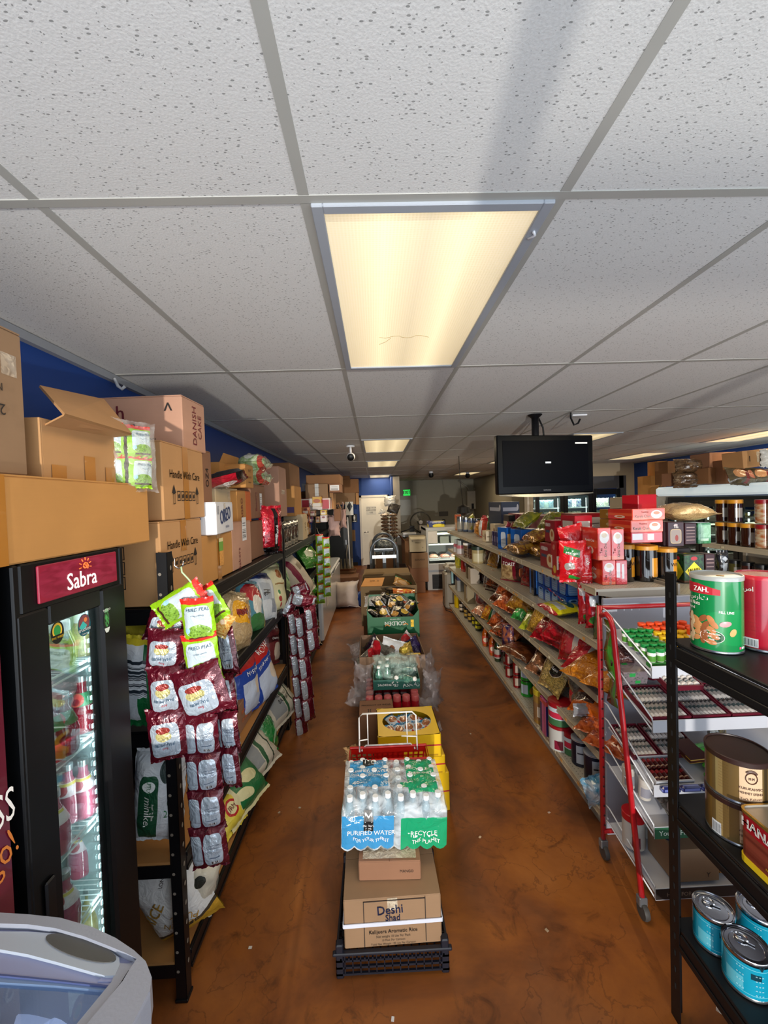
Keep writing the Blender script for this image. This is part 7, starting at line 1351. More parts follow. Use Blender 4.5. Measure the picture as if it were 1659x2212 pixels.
heap(2,[('yellow crinkled snack bag at the far end of the third shelf',985,1228,.16,.2,.08,nzb('snk_yel2','#c9b81e','#a8a840',4),.2,.1,-.2,0,0),('red and green slim packet next to the yellow one',996,1236,.1,.2,.06,art('rgslim','#b0281e',[('rect',.5,.9,.5,.1,'#5a9a34')],.2,coat=.6),0,.1,0,0,0),('green topped small jar bag beside the slim packet',1004,1243,.12,.22,.08,art('gtop','#8a7a4a',[('rect',.5,.85,.5,.16,'#3f9a34'),('ell',.6,.85,.2,.1,'#d0d4d4')],.2,coat=.6),0,.05,0,0,.03),('dark brown cookie bag standing on the third shelf',1045,1290,.24,.22,.10,DRKB,0,.3,0,.03,.06),('brown cookie bag leaning next to the dark one',1052,1298,.24,.22,.10,BRN,.2,.4,.2,.10,.05),('brown cookie bag slumped at the shelf edge',1062,1316,.22,.2,.10,BRN,-.1,.9,.1,0,0),('orange cookie bag with a white label stripe',1072,1318,.26,.22,.11,ORA,0,.5,0,.04,.02),('orange cookie bag below the white striped one',1078,1330,.24,.2,.1,ORA,.2,1.0,.2,0,0),('dark gap filling cookie bag behind the orange ones',1090,1325,.3,.22,.12,DRKB,0,.3,0,.05,.15),('golden fried snack bag with a white sticker',1100,1350,.28,.22,.12,YLW,0,.8,.1,.05,.02),('long clear bag of orange sticks behind the golden one',1120,1352,.36,.22,.12,nzb('snk_amber','#9a6420','#5a3a14',10),0,.7,0,.06,.14),('clear bag of sev noodles standing with a pointed top',1130,1395,.22,.30,.09,SEV,0,.35,.2,.02,-.01),('lime green tipped snack bag at the edge of the third shelf',1112,1375,.18,.16,.08,LIME,.3,.9,0,0,0),('small bright green topped bag at the shelf edge',1090,1352,.12,.1,.07,nzb('snk_green','#3fa84a','#2a7a34',3),0,.8,0,.02,-.02),('silver yellow bag between the sev and the red bags',1150,1385,.22,.2,.1,nzb('snk_silver','#a8a48c','#8a8a3a',4),0,.7,.1,.02,.03),('red shiny snack bag, first in the red pile',1165,1408,.26,.22,.12,nzb('snk_redshiny','#a80c1c','#6a0814',5),0,.8,0,0,0),('red shiny snack bag, second in the red pile',1185,1425,.26,.24,.12,MATS['snk_redshiny'],.2,.7,.1,.05,.02),('red shiny snack bag behind the red pile',1200,1410,.30,.24,.12,MATS['snk_redshiny'],0,.4,0,.08,.15),('red pasta bag with white upright lettering',1225,1455,.26,.30,.12,RDB,0,.5,-.2,.02,0),('red pasta bag lying next to the lettered one',1245,1475,.22,.2,.1,RDB,.2,1.0,0,0,0),('dark brown bag with a pale label above the red pasta bags',1250,1440,.3,.2,.12,art('brnlabel',('nz','#4a2c20','#2a1814',6),[('rect',.5,.7,.35,.1,'#9aa4b0')],.16,coat=.9,crinkle=.8),0,.8,0,.12,.10),('clear bag of brown balls beside the grey bags',1262,1462,.14,.2,.1,nzb('snk_balls','#b07a4a','#7a4a2a',6),0,.2,.1,0,.0),('grey cloudy clear bag, first of the pair',1276,1470,.14,.26,.1,nzb('snk_grey','#8a8c8a','#5c5e60',4),0,.2,.35,0,.02),('grey cloudy clear bag, second of the pair by the red stand',1293,1475,.14,.24,.1,MATS['snk_grey'],0,.2,-.1,0,.05),('grey wrapped bundle at the back beside the red stand',1290,1440,.24,.14,.12,nzb('snk_grey2','#5a5a58','#3a3a3a',4),0,.3,0,.14,.2)],'snack bags on the third shelf')
gb('beige box with a plain front on the third shelf',1012,1262,2,.13,.12,.2,art('beigeplain','#b0a290',()));gb('dull brown box beside the beige one',1006,1250,2,.08,.1,.19,art('brnplain','#77664c',()),dx=.02)
gb('dark red chocolate box at the back of the third shelf',1140,1350,2,.16,.12,.22,art('dkred','#4c1a24',()),dx=.12);gb('second dark red box at the back of the third shelf',1160,1362,2,.14,.12,.2,MATS['dkred'],dx=.14)
# ---------- second shelf (0.44) ----------
gb('dark glossy magazine box at the far end of the second shelf',975,1262,1,.2,.12,.26,art('magbox','#2a3a44',[('rect',.2,.5,.15,.45,'#9ac4cc')],.15,coat=.8));gb('dark blue topped box beside the glossy one',988,1278,1,.16,.14,.24,art('dbtop','#8c8a84',[('rect',.5,.85,.5,.15,'#1c2048')]));gb('beige box with a white side label on the second shelf',1005,1305,1,.2,.14,.27,art('beigew','#9a8a68',[('rect',.85,.55,.12,.3,'#c9c9c4')]),dx=.0)
heap(1,[('red wrapped bag behind the beige box',1022,1318,.22,.26,.12,nzb('red_b','#a0141c','#c4bcb0',3),0,.1,0,0,.06),('orange and white snack bag lying on the second shelf',1030,1335,.2,.18,.08,nzb('orw','#c86a3a','#c8a890',6),0,1.2,0,0,0),('yellow and red pizza patterned bag',1037,1352,.18,.18,.09,nzb('pizz','#d0a02a','#b0401c',8),0,.6,0,.03,0),('green bag with white label and tiny lettering',1048,1362,.18,.18,.09,art('greenwhite','#126a38',[('rrect',.6,.55,.22,.3,'#d4dad4')],.2,coat=.6),0,.5,0,.03,.02),('dark brown snack bag behind the green one',1060,1350,.26,.2,.1,DRKB,0,.4,0,.05,.12),('orange crinkled bag next to the green one',1060,1372,.18,.18,.09,ORA,0,.7,.2,.03,0),('orange crinkled bag below it at the edge',1055,1380,.18,.16,.08,ORA,.2,1.1,0,0,0),('orange and black snack bag toward the brown tray',1068,1392,.2,.18,.09,nzb('orblk','#b8502a','#2a1c18',6),0,.9,0,.02,0),('purple and orange wrapped bag hanging over the shelf edge',1078,1402,.12,.22,.06,nzb('purporg','#2a2450','#a8603a',4),.3,.3,-.2,-.04,-.03),('brown date block in clear wrap, upper one',1090,1398,.34,.2,.08,nzb('date','#7a4424','#4a2414',4,crinkle=.4),0,1.35,0,.05,.04),('brown date block in clear wrap lying at the shelf edge',1120,1432,.36,.2,.07,MATS['date'],0,1.45,0,0,0),('black pouch with a copper top curling over the edge',1140,1478,.18,.16,.08,nzb('copp','#8c5a3a','#241a14',3,metal=.3),.4,.9,.3,.02,0),('dark brown and gold shiny pouch behind the copper one',1158,1470,.26,.2,.1,nzb('dgold','#2c2218','#8a7434',6,metal=.3),0,.6,0,.05,.08),('clear bag of shaped pasta beside the round labelled bag',1160,1500,.18,.2,.09,nzb('pasta','#b89a5a','#6a5a3a',22),0,.5,0,0,.0),('red capped bag of black tea sticks, rear one of three',1215,1545,.14,.2,.09,REDEND,1.3,1.2,1.3,.07,.03),('red capped bag of black tea sticks, lower edge one of three',1212,1562,.14,.22,.09,REDEND,1.3,1.3,1.3,0,.0),('red capped bag of black tea sticks, front one of three',1232,1575,.16,.24,.10,REDEND,1.2,1.2,1.3,.02,.02),('large clear bag of dark dried sticks',1262,1560,.34,.3,.14,nzb('sticks','#6a665c','#2c2a26',26),0,.9,0,.04,.1),('orange biscuit packet with white lettering, upper one',1270,1600,.26,.14,.09,art('obisc','#c8601c',[('rect',.4,.5,.3,.2,'#3a1a10')],.14,coat=.9,crinkle=.7),0,.9,-.2,.08,.0),('orange biscuit packet, middle one in the pile',1280,1625,.26,.14,.08,ORA,0,1.1,-.2,.02,.0),('orange biscuit packet at the bottom by the red stand',1288,1645,.22,.14,.08,ORA,.2,1.2,0,-.01,.0),('dark wrapped goods at the back of the second shelf',1250,1530,.5,.24,.16,nzb('dkback','#1c1c28','#34303a',4),0,.3,0,.02,.24)],'bags on the second shelf')
t=gs('clear pasta bag with a round black label',1185,1510,1,.26,.20,.10,art('roundlab',('nz','#b89c54','#6a5c34',26),[('ell',.55,.75,.32,.30,'#d0c8b8'),('ell',.55,.75,.30,.28,'#1c1214')],.16,coat=.9,crinkle=.4),lean=.5,seed=480,texts=[(WHT,[('Mujee',.015,.05,.035)])])
tag(lathe('plastic_tub',[(.055,0),(.065,.07),(.068,.075),(.06,.08)],mat('tub_grey','#68707c',.3,coat=.5),None,18,loc=(1.42,2.72,SH[1]+.06)),'greyish clear plastic tub under the third shelf','tub');tag(box('tub_riser',1.36,1.50,2.64,2.80,SH[1],SH[1]+.058,BPLAST,c=.004),'black tray under the grey plastic tub','tray')
camsn('silver label strip pack lying in front of the dried sticks',1262,1533,50,20,2.35,.04,mat('silver_pack','#8f9296',.25,.3),seed=481)
# third shelf lentils
heap(2,[('clear bag of orange lentils lying at the near end of the third shelf',1270,1510,.34,.24,.10,nzb('lent','#c07a1c','#a05a10',30),0,1.2,0,0,.0),('second clear bag of orange lentils by the red stand',1290,1530,.26,.24,.10,MATS['lent'],.2,1.3,0,.02,.02)],'lentil bags')
# ---------- bottom shelf (0.125) ----------
Z1=SH[0];
def gbot(lb,px,py,r,h,m,cap,lab,grp=None,dx=0,neck=.32):p=atz(px,py,Z1);bottle(lb,(max(1.25,p.x+r+.01)+dx,p.y,Z1+.001),r,h,m,cap,lab,grp,neck)
DGL=mat('dark_glass','#1a120c',.08,coat=1);AMB=mat('amber_sauce','#a04a10',.1,var=.3,coat=1);GRG=mat('green_glass','#1c2a14',.08,coat=1);OIL=mat('yellow_oil','#c9a80c',.12,coat=1)
gbot('large bottle of bright yellow oil at the far end of the bottom shelf',980,1312,.085,.36,OIL,OIL,None,neck=.25)
row=[(991,1322,DGL,'blue topped dark bottle next to the yellow oil','#c9b8a0'),(1001,1335,DGL,'dark bottle with gold label, second past the oil','#a8863a'),(1009,1343,DGL,'dark bottle with gold label, third past the oil','#a8863a'),(1018,1352,GRG,'olive bottle leaning past the gold labelled ones','#b8a82a'),(1025,1362,GRG,'dark green bottle with yellow label on the bottom shelf','#c8c02a')]
for k,(px,py,m_,lb,lc)in enumerate(row):gbot(lb,px,py,.043,.28,m_,INKN if k==0 else BPLAST,art('lab_%d'%k,lc,[('rect',.5,.5,.5,.1,'#2a2420')]),None)
for k,(px,py,dx)in enumerate(((1037,1395,0),(1043,1400,.08),(1052,1415,0),(1050,1408,.1),(1036,1385,.06))):gbot('amber sauce bottle with white cap, %s of the cluster'%ORD[k],px,py,.037,.27,AMB,WHT,art('amb_lab','#c04a34',[('ell',.5,.5,.15,.3,'#d8c0a8')]),'amber sauce bottles on the bottom shelf',dx)
for k,(px,py,dx)in enumerate(((1066,1428,0),(1070,1432,.1),(1075,1445,.04))):gbot('dark green bottle with white and red label, %s by the amber ones'%ORD[k],px,py,.036,.29,GRG,BPLAST,art('gl_lab','#9a948a',[('rect',.5,.3,.5,.15,'#8c2424')]),'dark green bottles by the amber ones',dx)
CANG=art('green_can','#22962c',[('rect',.38,.5,.1,.3,'#b8c8d8'),('ell',.62,.4,.1,.25,'#b8862a')],.25,.2,coat=.4);CANR=art('red_can','#7c1c1c',[('rect',.5,.5,.12,.3,'#b8a898')],.25,.3);LIDS=mat('can_top','#8a8c8e',.25,.9);CANB=art('blue_can','#2a4a6a',[('rect',.5,.6,.2,.3,'#8a9ab8'),('rect',.5,.1,.5,.12,'#1c6a2c')],.25)
for(nm,px,py,m_,n_,dx,r_)in(('red soup can',1087,1462,CANR,3,.0,.036),('green fruit can',1097,1478,CANG,3,.05,.042),('red soup can behind',1103,1484,CANR,2,.0,.034),('large green fruit can',1116,1502,CANG,2,.03,.052),('blue and green can',1130,1510,CANB,2,.12,.045)):
 p=atz(px,py,Z1);h_=.118 if r_<.05 else.14
 for j in range(n_):jar('%s, %s of its stack on the bottom shelf'%(nm,['lowest','second','topmost'][j if n_==3 else j*2 if j else 0]),(max(1.25,p.x+r_+.01)+dx,p.y,Z1+.001+h_*j),r_,h_-.002,m_,LIDS,'stacked cans on the bottom shelf',lid=.04,lr=1.02,name='food_can',cat='can')
GHE=mat('ghee_plastic','#8a6a34',.2,var=.2,coat=.6);YL=mat('yellow_lid','#a89428',.4)
for k,(px,py,dx)in enumerate(((1150,1560,0),(1158,1550,.13))):p=atz(px,py,Z1);jar('big jar of amber ghee with yellow lid, %s one'%('front' if k==0 else 'rear'),(p.x+.09+dx,p.y,Z1+.001),.075,.26,GHE,YL if k==0 else YL,lid=.16,labm=art('ghee_lab','#7a5a3a',[('rect',.5,.5,.15,.3,'#b8b0a0')]))
p=atz(1166,1585,Z1);pbox('pink and navy box standing on the bottom shelf',(p.x+.06,p.y,Z1+.001),(.10,.07,.26),A,art('pinkbox','#c05a8c',[('rect',.18,.5,.18,.5,'#24245a'),('rect',.5,.92,.5,.06,'#c84a4a')],.25,coat=.6))
RL=mat('red_lid','#8c101c',.35,coat=.3);TUBW=art('tub_white','#b8b8b4',[('rect',.42,.3,.06,.2,'#7c1c34')],.3);TUBP=art('tub_print','#b4c0c8',[('rrect',.4,.6,.2,.16,'#b82a44'),('rect',.5,.18,.5,.2,'#3a6a44')],.3)
p=atz(1190,1622,Z1);jar('white tub with red lid, lower one of the stack of two',(p.x+.085,p.y+.04,Z1+.001),.075,.17,TUBW,RL,lid=.12);jar('printed tub with red lid stacked on the white tub',(p.x+.085,p.y+.04,Z1+.173),.075,.155,TUBP,RL,lid=.2)
p=atz(1222,1638,Z1);jar('printed tub with dark red lid beside the stacked pair',(p.x+.085,p.y+.06,Z1+.001),.07,.15,TUBP,RL,lid=.2);jar('white lidded tub behind the stacked pair',(p.x+.22,p.y+.15,Z1+.001),.07,.26,TUBW,WHT,lid=.12)
NVT=art('navy_can','#14182c',[('rect',.5,.5,.13,.36,'#a8b0bc'),('rect',.5,.55,.11,.03,'#2a2c3a')],.3);WL=art('white_lid_print','#a8acb0',[('ell',.5,.5,.2,.2,'#8a6a5a')],.4)
for k,(px,py,dx)in enumerate(((1240,1655,0),(1272,1645,.12),(1268,1690,0))):p=atz(px,py,Z1);jar('dark navy cylinder tub with pale lid, %s on the bottom shelf'%('first from the red tubs','the shaded rear one','last before the brown box')[k],(p.x+.06+dx,p.y+.03,Z1+.001),.056,.17,NVT,WL,lid=.07,texts=[(WHT,[('NUTS',0,0,.03,PI/2)])]if k==2 else())
pbox('open dark brown carton at the near end of the bottom shelf',(1.42,2.32,Z1+.001),(.3,.22,.20),A,CARDD)
camsn('white and blue crumpled bag at the near end of the bottom shelf',1287,1706,54,60,2.24,.10,nzb('whblue','#b8c0c4','#2a7a9c',3),seed=482,nm='crumpled_bag',cat='bag',rot=-.3)
# back row fillers on each shelf, in shadow behind the front goods
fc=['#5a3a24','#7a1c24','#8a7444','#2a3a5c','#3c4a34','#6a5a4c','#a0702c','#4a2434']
n_=0
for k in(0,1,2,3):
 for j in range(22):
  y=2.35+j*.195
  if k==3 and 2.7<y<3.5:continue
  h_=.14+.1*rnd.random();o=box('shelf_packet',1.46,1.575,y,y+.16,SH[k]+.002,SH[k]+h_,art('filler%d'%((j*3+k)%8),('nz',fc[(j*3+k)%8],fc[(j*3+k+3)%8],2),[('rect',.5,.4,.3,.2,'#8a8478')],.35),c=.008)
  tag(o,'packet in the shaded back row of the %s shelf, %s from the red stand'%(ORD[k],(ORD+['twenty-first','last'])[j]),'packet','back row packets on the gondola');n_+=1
# ================= red wheeled merchandiser stand =================
RS=mat('stand_red','#b3141f',.3,var=.08,coat=.4)
sx0,sx1=1.115,1.93
st=T('merchandiser_stand','red wheeled metal display stand with white wire trays of spices and cigars','stand',((sx0+sx1)/2,1.86,0));ox_=(sx0+sx1)/2;oy_=1.86
for s,xx in((0,sx0),(1,sx1)):
 x=xx-ox_;tube('upright',[(x,2.015-oy_,.10),(x,2.01-oy_,1.30)],.0125,RS,st,10)
 tube('front_tube',[(x,1.995-oy_,1.255),(x,1.95-oy_,1.275),(x,1.915-oy_,1.262),(x,1.895-oy_,1.22),(x,1.80-oy_,.62),(x,1.715-oy_,.09)],.0125,RS,st,10)
 for yy in(2.015,1.715):
  m=MB();y=yy-oy_;m.box(x-.018,x+.018,y-.015,y+.015,.055,.095,.003);cst=m.build('caster_fork',GREYM,st);lathe('wheel',[(.008,-.012),(.032,-.011),(.035,0),(.032,.011),(.008,.012)],mat('caster_tyre','#3c3a38',.6),cst,16,loc=(x,y-.01,.036),rot=(0,PI/2,0))
 hm=MB()
 for k in range(22):z=.18+k*.05;hm.add([(x-.0128 if False else x+.006*math.cos(q*PI/3),2.012-oy_-.0132,z+.006*math.sin(q*PI/3))for q in range(6)],[tuple(range(6))],[[(0,0)]*6])
 hm.build('hole_mark',mat('hole_dark','#3a0a0e',.8),st)  # dark discs painted in place of open holes in the tube
tube('top_bar',[(sx0-ox_,.15,1.29),(sx1-ox_,.15,1.29)],.011,RS,st,8);tube('low_bar',[(sx0-ox_,.15,.14),(sx1-ox_,.15,.14)],.011,RS,st,8)
WT=mat('tray_white_enamel','#b9bcc4',.35,var=.04)
TR=[(1.245,1.115),(1.03,.885),(.765,.61),(.545,.43),(.235,.165)]
for i,(zr,zf)in enumerate(TR):
 tr=[];x0_,x1_=sx0-ox_+.018,sx1-ox_-.018;yr,yf=1.985-oy_,1.655-oy_
 z_at=lambda y:zf+(zr-zf)*(y-yf)/(yr-yf)*.55
 m=MB();m.add([(x0_,yf,zf),(x1_,yf,zf),(x1_,yr,z_at(yr)),(x0_,yr,z_at(yr)),(x0_,yf,zf-.004),(x1_,yf,zf-.004),(x1_,yr,z_at(yr)-.004),(x0_,yr,z_at(yr)-.004)],[(0,1,2,3),(7,6,5,4),(0,4,5,1),(3,2,6,7),(0,3,7,4),(1,5,6,2)]);m.box(x0_,x1_,yf-.004,yf,zf-.03,zf+.022,.001);o=m.build('tray',WT,st)
 for xx in(x0_,x1_):
  m=MB();m.tube([(xx-.006*(1 if xx<0 else-1),yr+.02,zr+.045),(xx,yr,zr+.04),(xx,yf,zf+.03),(xx,yf,zf-.02)],.0034,6);m.tube([(xx-.006*(1 if xx<0 else-1),yr+.02,zr-.035),(xx,yr,zr-.04),(xx,yf,zf-.02)],.0034,6);m.build('side_wire',WMETAL,st,smooth=True)
def on_tray(i,f): # height of tray i at world y
 zr,zf=TR[i];return zf+(zr-zf)*(f-1.655)/.33*.55
lettering(lambda s,t,o:(-.30+s,1.650-oy_-o,.43+t),[("You're First",0,-.005,.03)],st,mat('tray_text','#cfd6cc',.5));patch('green_strip',lambda s,t,o:(-.26+s,1.6495-oy_,.43+t),-.13,.3,-.028,.02,mat('strip_green','#1d5236',.5),st)
lettering(lambda s,t,o:(-.26+s,1.650-oy_-o,.165+t),[('HERE FOR YOU',0,-.005,.024)],st,mat('tray_text2','#8a7a6a',.5));patch('dark_strip',lambda s,t,o:(-.26+s,1.6495-oy_,.165+t),-.13,.35,-.025,.02,mat('strip_dark','#231c1a',.5),st)
# spice jars on the top tray
GJ=art('spice_body_green','#dfe4dc',[('rect',.5,.35,.5,.3,'#4f8a34')],.3);YJ=art('spice_body_yellow','#dcd8c8',[('rect',.5,.35,.5,.3,'#c49a2c')],.3);OJ=art('spice_body_orange','#dcd4cc',[('rect',.5,.35,.5,.3,'#b84a24')],.3)
caps={'green':mat('cap_green','#15803a',.35),'yellow':mat('cap_yellow','#e0b41a',.35),'orange':mat('cap_orange','#e04a1c',.35)}
def spice(col,n_,lab,x,y,bm):
 z=on_tray(0,y)+.014;t=T('spice_jar',lab,'jar',(x,y,z),group=col+' capped spice jars on the top tray')
 k='sp'+col
 if k not in MATS:
  o=lathe('body',[(.015,0),(.0165,.004),(.0165,.036),(.015,.040)],bm,t,14);p_=lathe('cap',[(.0165,.040),(.0175,.042),(.0175,.055),(.0155,.057)],caps[col],t,16);MATS[k]=(o.data,p_.data)
 else:link(bpy.data.objects.new('body',MATS[k][0]),t);link(bpy.data.objects.new('cap',MATS[k][1]),t)
rows=['front','second','third','fourth','rear']
n_=0
g0=aty(1345,1395,1.685)
for j in range(5):
 for i in range(3 if j<4 else 4):
  spice('green',n_,'green capped spice jar, %s in the %s row of the green block'%(ORD[i],rows[j]),1.165+.037*i-.004*j,1.70+.038*j,GJ);n_+=1
for j in range(4):
 for i in range(5):spice('yellow',n_,'yellow capped spice jar, %s in the %s row of the yellow block'%(ORD[i],rows[j]),1.28+.037*i,1.71+.038*j,YJ)
for j in range(2):
 for i in range(6):spice('orange',n_,'orange capped spice jar, %s in the %s row of the orange block'%(ORD[i],rows[j]),1.26+.04*i,1.865+.04*j,OJ)
for i in range(3):spice('orange',n_,'orange capped spice jar standing beyond the black post, %s'%ORD[i],1.50+.05*i,1.71,OJ)
tag(box('jar_tray',1.140,1.262,1.678,1.70,on_tray(0,1.68),on_tray(0,1.68)+.018,mat('green_tray','#2c7a2c',.4),c=.001),'green cardboard tray edge in front of the green capped jars','tray')
pbox('red and white carton with red lid standing on the top tray beyond the post',(1.60,1.80,on_tray(0,1.80)+.03),(.09,.09,.11),0,art('rwcarton','#d8d0c8',[('rect',.5,.5,.5,.2,'#c4281c')]),side=None)
for k in range(3):jar('white tub with orange red lid beyond the black post, %s'%ORD[k],(1.42+.10*k,1.77+.02*k,on_tray(0,1.78)+.02),.036,.085,art('owtub','#d8cfc4',[('rect',.5,.5,.5,.2,'#d05020')]),caps['orange'],'white tubs with orange lids on the top tray',lid=.3)
# cigar-tube boxes (glass tubes in burgundy cases)
CIG=art('cigar_tube','#a9a4a0',[('rect',.5,.12,.5,.1,'#e2ddd8'),('rect',.5,.55,.5,.08,'#4a5a5c'),('rect',.5,.9,.5,.06,'#2c2c30')],.15,coat=.8);CASE=mat('case_burgundy','#5c0f22',.4,var=.06)
cm=None
def cigar_case(label,x0,x1,y0,y1,i,n,tilt=None,m=CIG,rows_=2,dz=.0):
 global cm
 zr,zf=TR[i];sl=math.atan2((zr-zf)*.55,.33);z=on_tray(i,y0)+.006+dz;t=T('spice_case',label,'case',((x0+x1)/2,y0,z),(sl,0,0));hx_=(x1-x0)/2;L=(y1-y0)/math.cos(sl)
 b=MB();b.box(-hx_,hx_,0,L,0,.004);b.box(-hx_,hx_,0,.006,.004,.022);b.box(-hx_,-hx_+.005,.006,L,.004,.022);b.box(hx_-.005,hx_,.006,L,.004,.022);b.box(-hx_,hx_,L-.005,L,.004,.022);b.build('case',CASE,t)
 for j in range(rows_):
  for k in range(n):
   r=(2*hx_-.016)/n/2;o=lathe('glass_tube',[(r*.85,0),(r*.95,.006),(r*.95,(L-.016)/rows_-.01),(r*.6,(L-.016)/rows_-.004)],m,t,8,loc=(-hx_+.008+r*(2*k+1),.008+j*(L-.016)/rows_,.004+r),rot=(-PI/2,0,0))
 return t
cigar_case('burgundy case of small glass spice tubes in front of the coloured jars',1.155,1.30,1.672,1.76,0,5,dz=.0).location.z-=.001
for o in[o for o in COL.objects if o.get('label','').startswith('burgundy case of small glass spice tubes in front')]:o.location=(1.235,1.60,1.055);o.rotation_euler=(.25,0,0)
cigar_case('burgundy case of glass spice tubes on the second tray next to the red post',1.135,1.305,1.665,1.86,1,8)
cigar_case('burgundy case of glass spice tubes in the middle of the second tray',1.312,1.475,1.665,1.86,1,8);cigar_case('burgundy case of glass spice tubes at the far end of the second tray',1.482,1.66,1.665,1.86,1,8)
cigar_case('burgundy case of glass spice tubes behind on the third tray',1.135,1.26,1.79,1.97,2,6);cigar_case('dark case of glass tubes on the third tray behind the chocolate sticks',1.27,1.45,1.79,1.97,2,8)
STK=art('choc_stick','#3c0f10',[('rect',.5,.8,.5,.15,'#7c1c24'),('rect',.5,.25,.5,.05,'#a88a74')],.25,coat=.4)
t=cigar_case('white tray of red brown wrapped sticks at the front of the third tray',1.15,1.315,1.665,1.79,2,7,m=STK);
for c__ in t.children:
 if c__.name.startswith('case'):c__.data.materials[0]=WT
BB=art('blue_bar','#1c2460',[('rect',.5,.5,.4,.2,'#6a74b8')],.2,coat=.7);GBR=art('green_bar','#3c9a1c',[('rect',.6,.5,.3,.2,'#5fd04a')],.25,coat=.5)
for k in range(3):z=on_tray(2,1.66)-.0;tag(box('candy_bar',1.155+.085*k,1.235+.085*k,1.628,1.648,.61,.635,BB,c=.005),'dark blue wrapped bar, %s along the front of the third tray'%ORD[k],'candy','blue wrapped bars on the third tray')
for k in range(4):o=box('candy_bar',-.05,.05,-.018,.018,0,.018,GBR,c=.004);o.location=(1.43+.03*(k%2),1.69+.045*k,on_tray(2,1.69+.045*k)+.01);o.rotation_euler=(.2,0,.25);tag(o,'bright green wrapped bar, %s from the front of the third tray'%ORD[k],'candy','green wrapped bars on the third tray')
pbox('yellow edged chocolate box lying behind the green bars',(1.40,1.80,on_tray(2,1.83)+.012),(.10,.12,.02),.1,art('ychoc','#4a1c12',[('rect',.5,.1,.5,.15,'#c9a02a')]),tilt=(.2,0))
pbox('white show card with red round mark leaning behind the green bars',(1.50,1.93,on_tray(2,1.93)+.01),(.16,.01,.13),0,art('showcard','#c9c2b8',[('ell',.2,.7,.14,.17,'#8c2430'),('ell',.2,.7,.1,.13,'#c9c2b8'),('rect',.6,.6,.2,.1,'#a87a5a',.2)]),tilt=(-.2,0))
snack('dark green glossy foil bag standing behind the green bars',(1.56,1.83,on_tray(2,1.83)+.07),(-.2,.2,.4),.12,.16,.05,nzb('dkgreenfoil','#12201a','#8a7a4a',4),'foil_bag','snacks',None,490)
# items behind on the second tray
pbox('clear tub of colourful candies behind the spice tubes',(1.20,1.915,on_tray(1,1.91)+.012),(.12,.09,.075),0,art('candytub',('vor','#b09a9a','#3a6a4a',9),[('rect',.35,.8,.12,.12,'#3fd060'),('rect',.6,.3,.1,.1,'#3fd060')],.15,coat=.9),tilt=(.2,0))
snack('dark dried fruit bag over the candy tub',(1.18,1.94,on_tray(1,1.94)+.12),(-.3,0,0),.12,.08,.05,nzb('dryfruit','#3a1a1c','#5c3a34',12),'fruit_bag','snacks',None,491)
for k in range(6):jar('small dark jar with glass lid, %s behind the spice tubes on the second tray'%ORD[k],(1.31+.055*k,1.92+.015*(k%2),on_tray(1,1.92)+.012),.024,.07,art('dkjar%d'%(k%2),('#5a1c28','#6a5a54')[k%2],[('rect',.5,.5,.2,.3,'#b8b0ac')],.15,coat=.9),mat('lid_choc','#3a1c20',.3),'small dark jars on the second tray')
for k,(x,y,rx,lb)in enumerate(((1.155,1.86,0,'white pill bottle standing at the back of the fourth tray'),(1.19,1.80,.1,'white pill bottle with blue print on the fourth tray'),(1.27,1.73,1.3,'white pill bottle lying on its side on the fourth tray'))):
 jar(lb,(x,y,on_tray(3,y)+.012+(.025 if rx>1 else 0)),.026,.095,art('pill','#b9b4ac',[('rect',.5,.5,.2,.3,'#8a8a94')],.35),mat('pill_cap','#c0bcb4',.4),lid=.22,rot=(rx,0,-.5 if rx>1 else 0))
snack('dark crumpled clear pack at the front of the fourth tray',(1.30,1.715,on_tray(3,1.71)+.04),(-1.2,0,0),.17,.1,.05,nzb('dkclear','#4a443c','#8a867c',6),'clear_pack','snacks',None,492)
for k in range(6):snack('dark olive snack pack, %s along the fourth tray beyond the post'%ORD[k],(1.46+.055*k,1.75,on_tray(3,1.75)+.06),(-.2,0,.2),.06,.1,.03,nzb('dkolive','#2c281c','#5c5638',8),'snack_pack','snacks','dark olive packs on the fourth tray',493+k)
jar('large white tub with bright red lid on the lowest tray',(1.175,1.86,on_tray(4,1.86)+.012),.048,.16,TUBW,mat('lid_scarlet','#b31820',.35),lid=.2);jar('second tub with dark red lid half behind the tall carton',(1.25,1.92,on_tray(4,1.92)+.012),.048,.15,TUBW,RL,lid=.2)
t=carton('open brown carton of dark pouches on the lowest tray',(1.33,1.76,on_tray(4,1.70)+.012),(.20,.17,.145),0,CARD3,texts=[('F',BLK,[('Y',.05,-.04,.03)])],flaps='')
for k,c__ in enumerate(('#1c2c44','#232327','#2f3f5a')):snack('dark pouch, %s in the open carton on the lowest tray'%ORD[k],(1.27+.055*k,1.74+.02*k,on_tray(4,1.74)+.19),(-.1,.1*k-.1,.1),.07,.12,.03,art('dkp%d'%k,c__,[('rect',.5,.35,.3,.12,'#8a929c')],.3),'dark_pouch','snacks','dark pouches in the carton on the lowest tray',500+k)
carton('plain amber brown carton behind the black post on the lowest tray',(1.56,1.80,on_tray(4,1.75)+.012),(.22,.2,.16),0,CARD2)
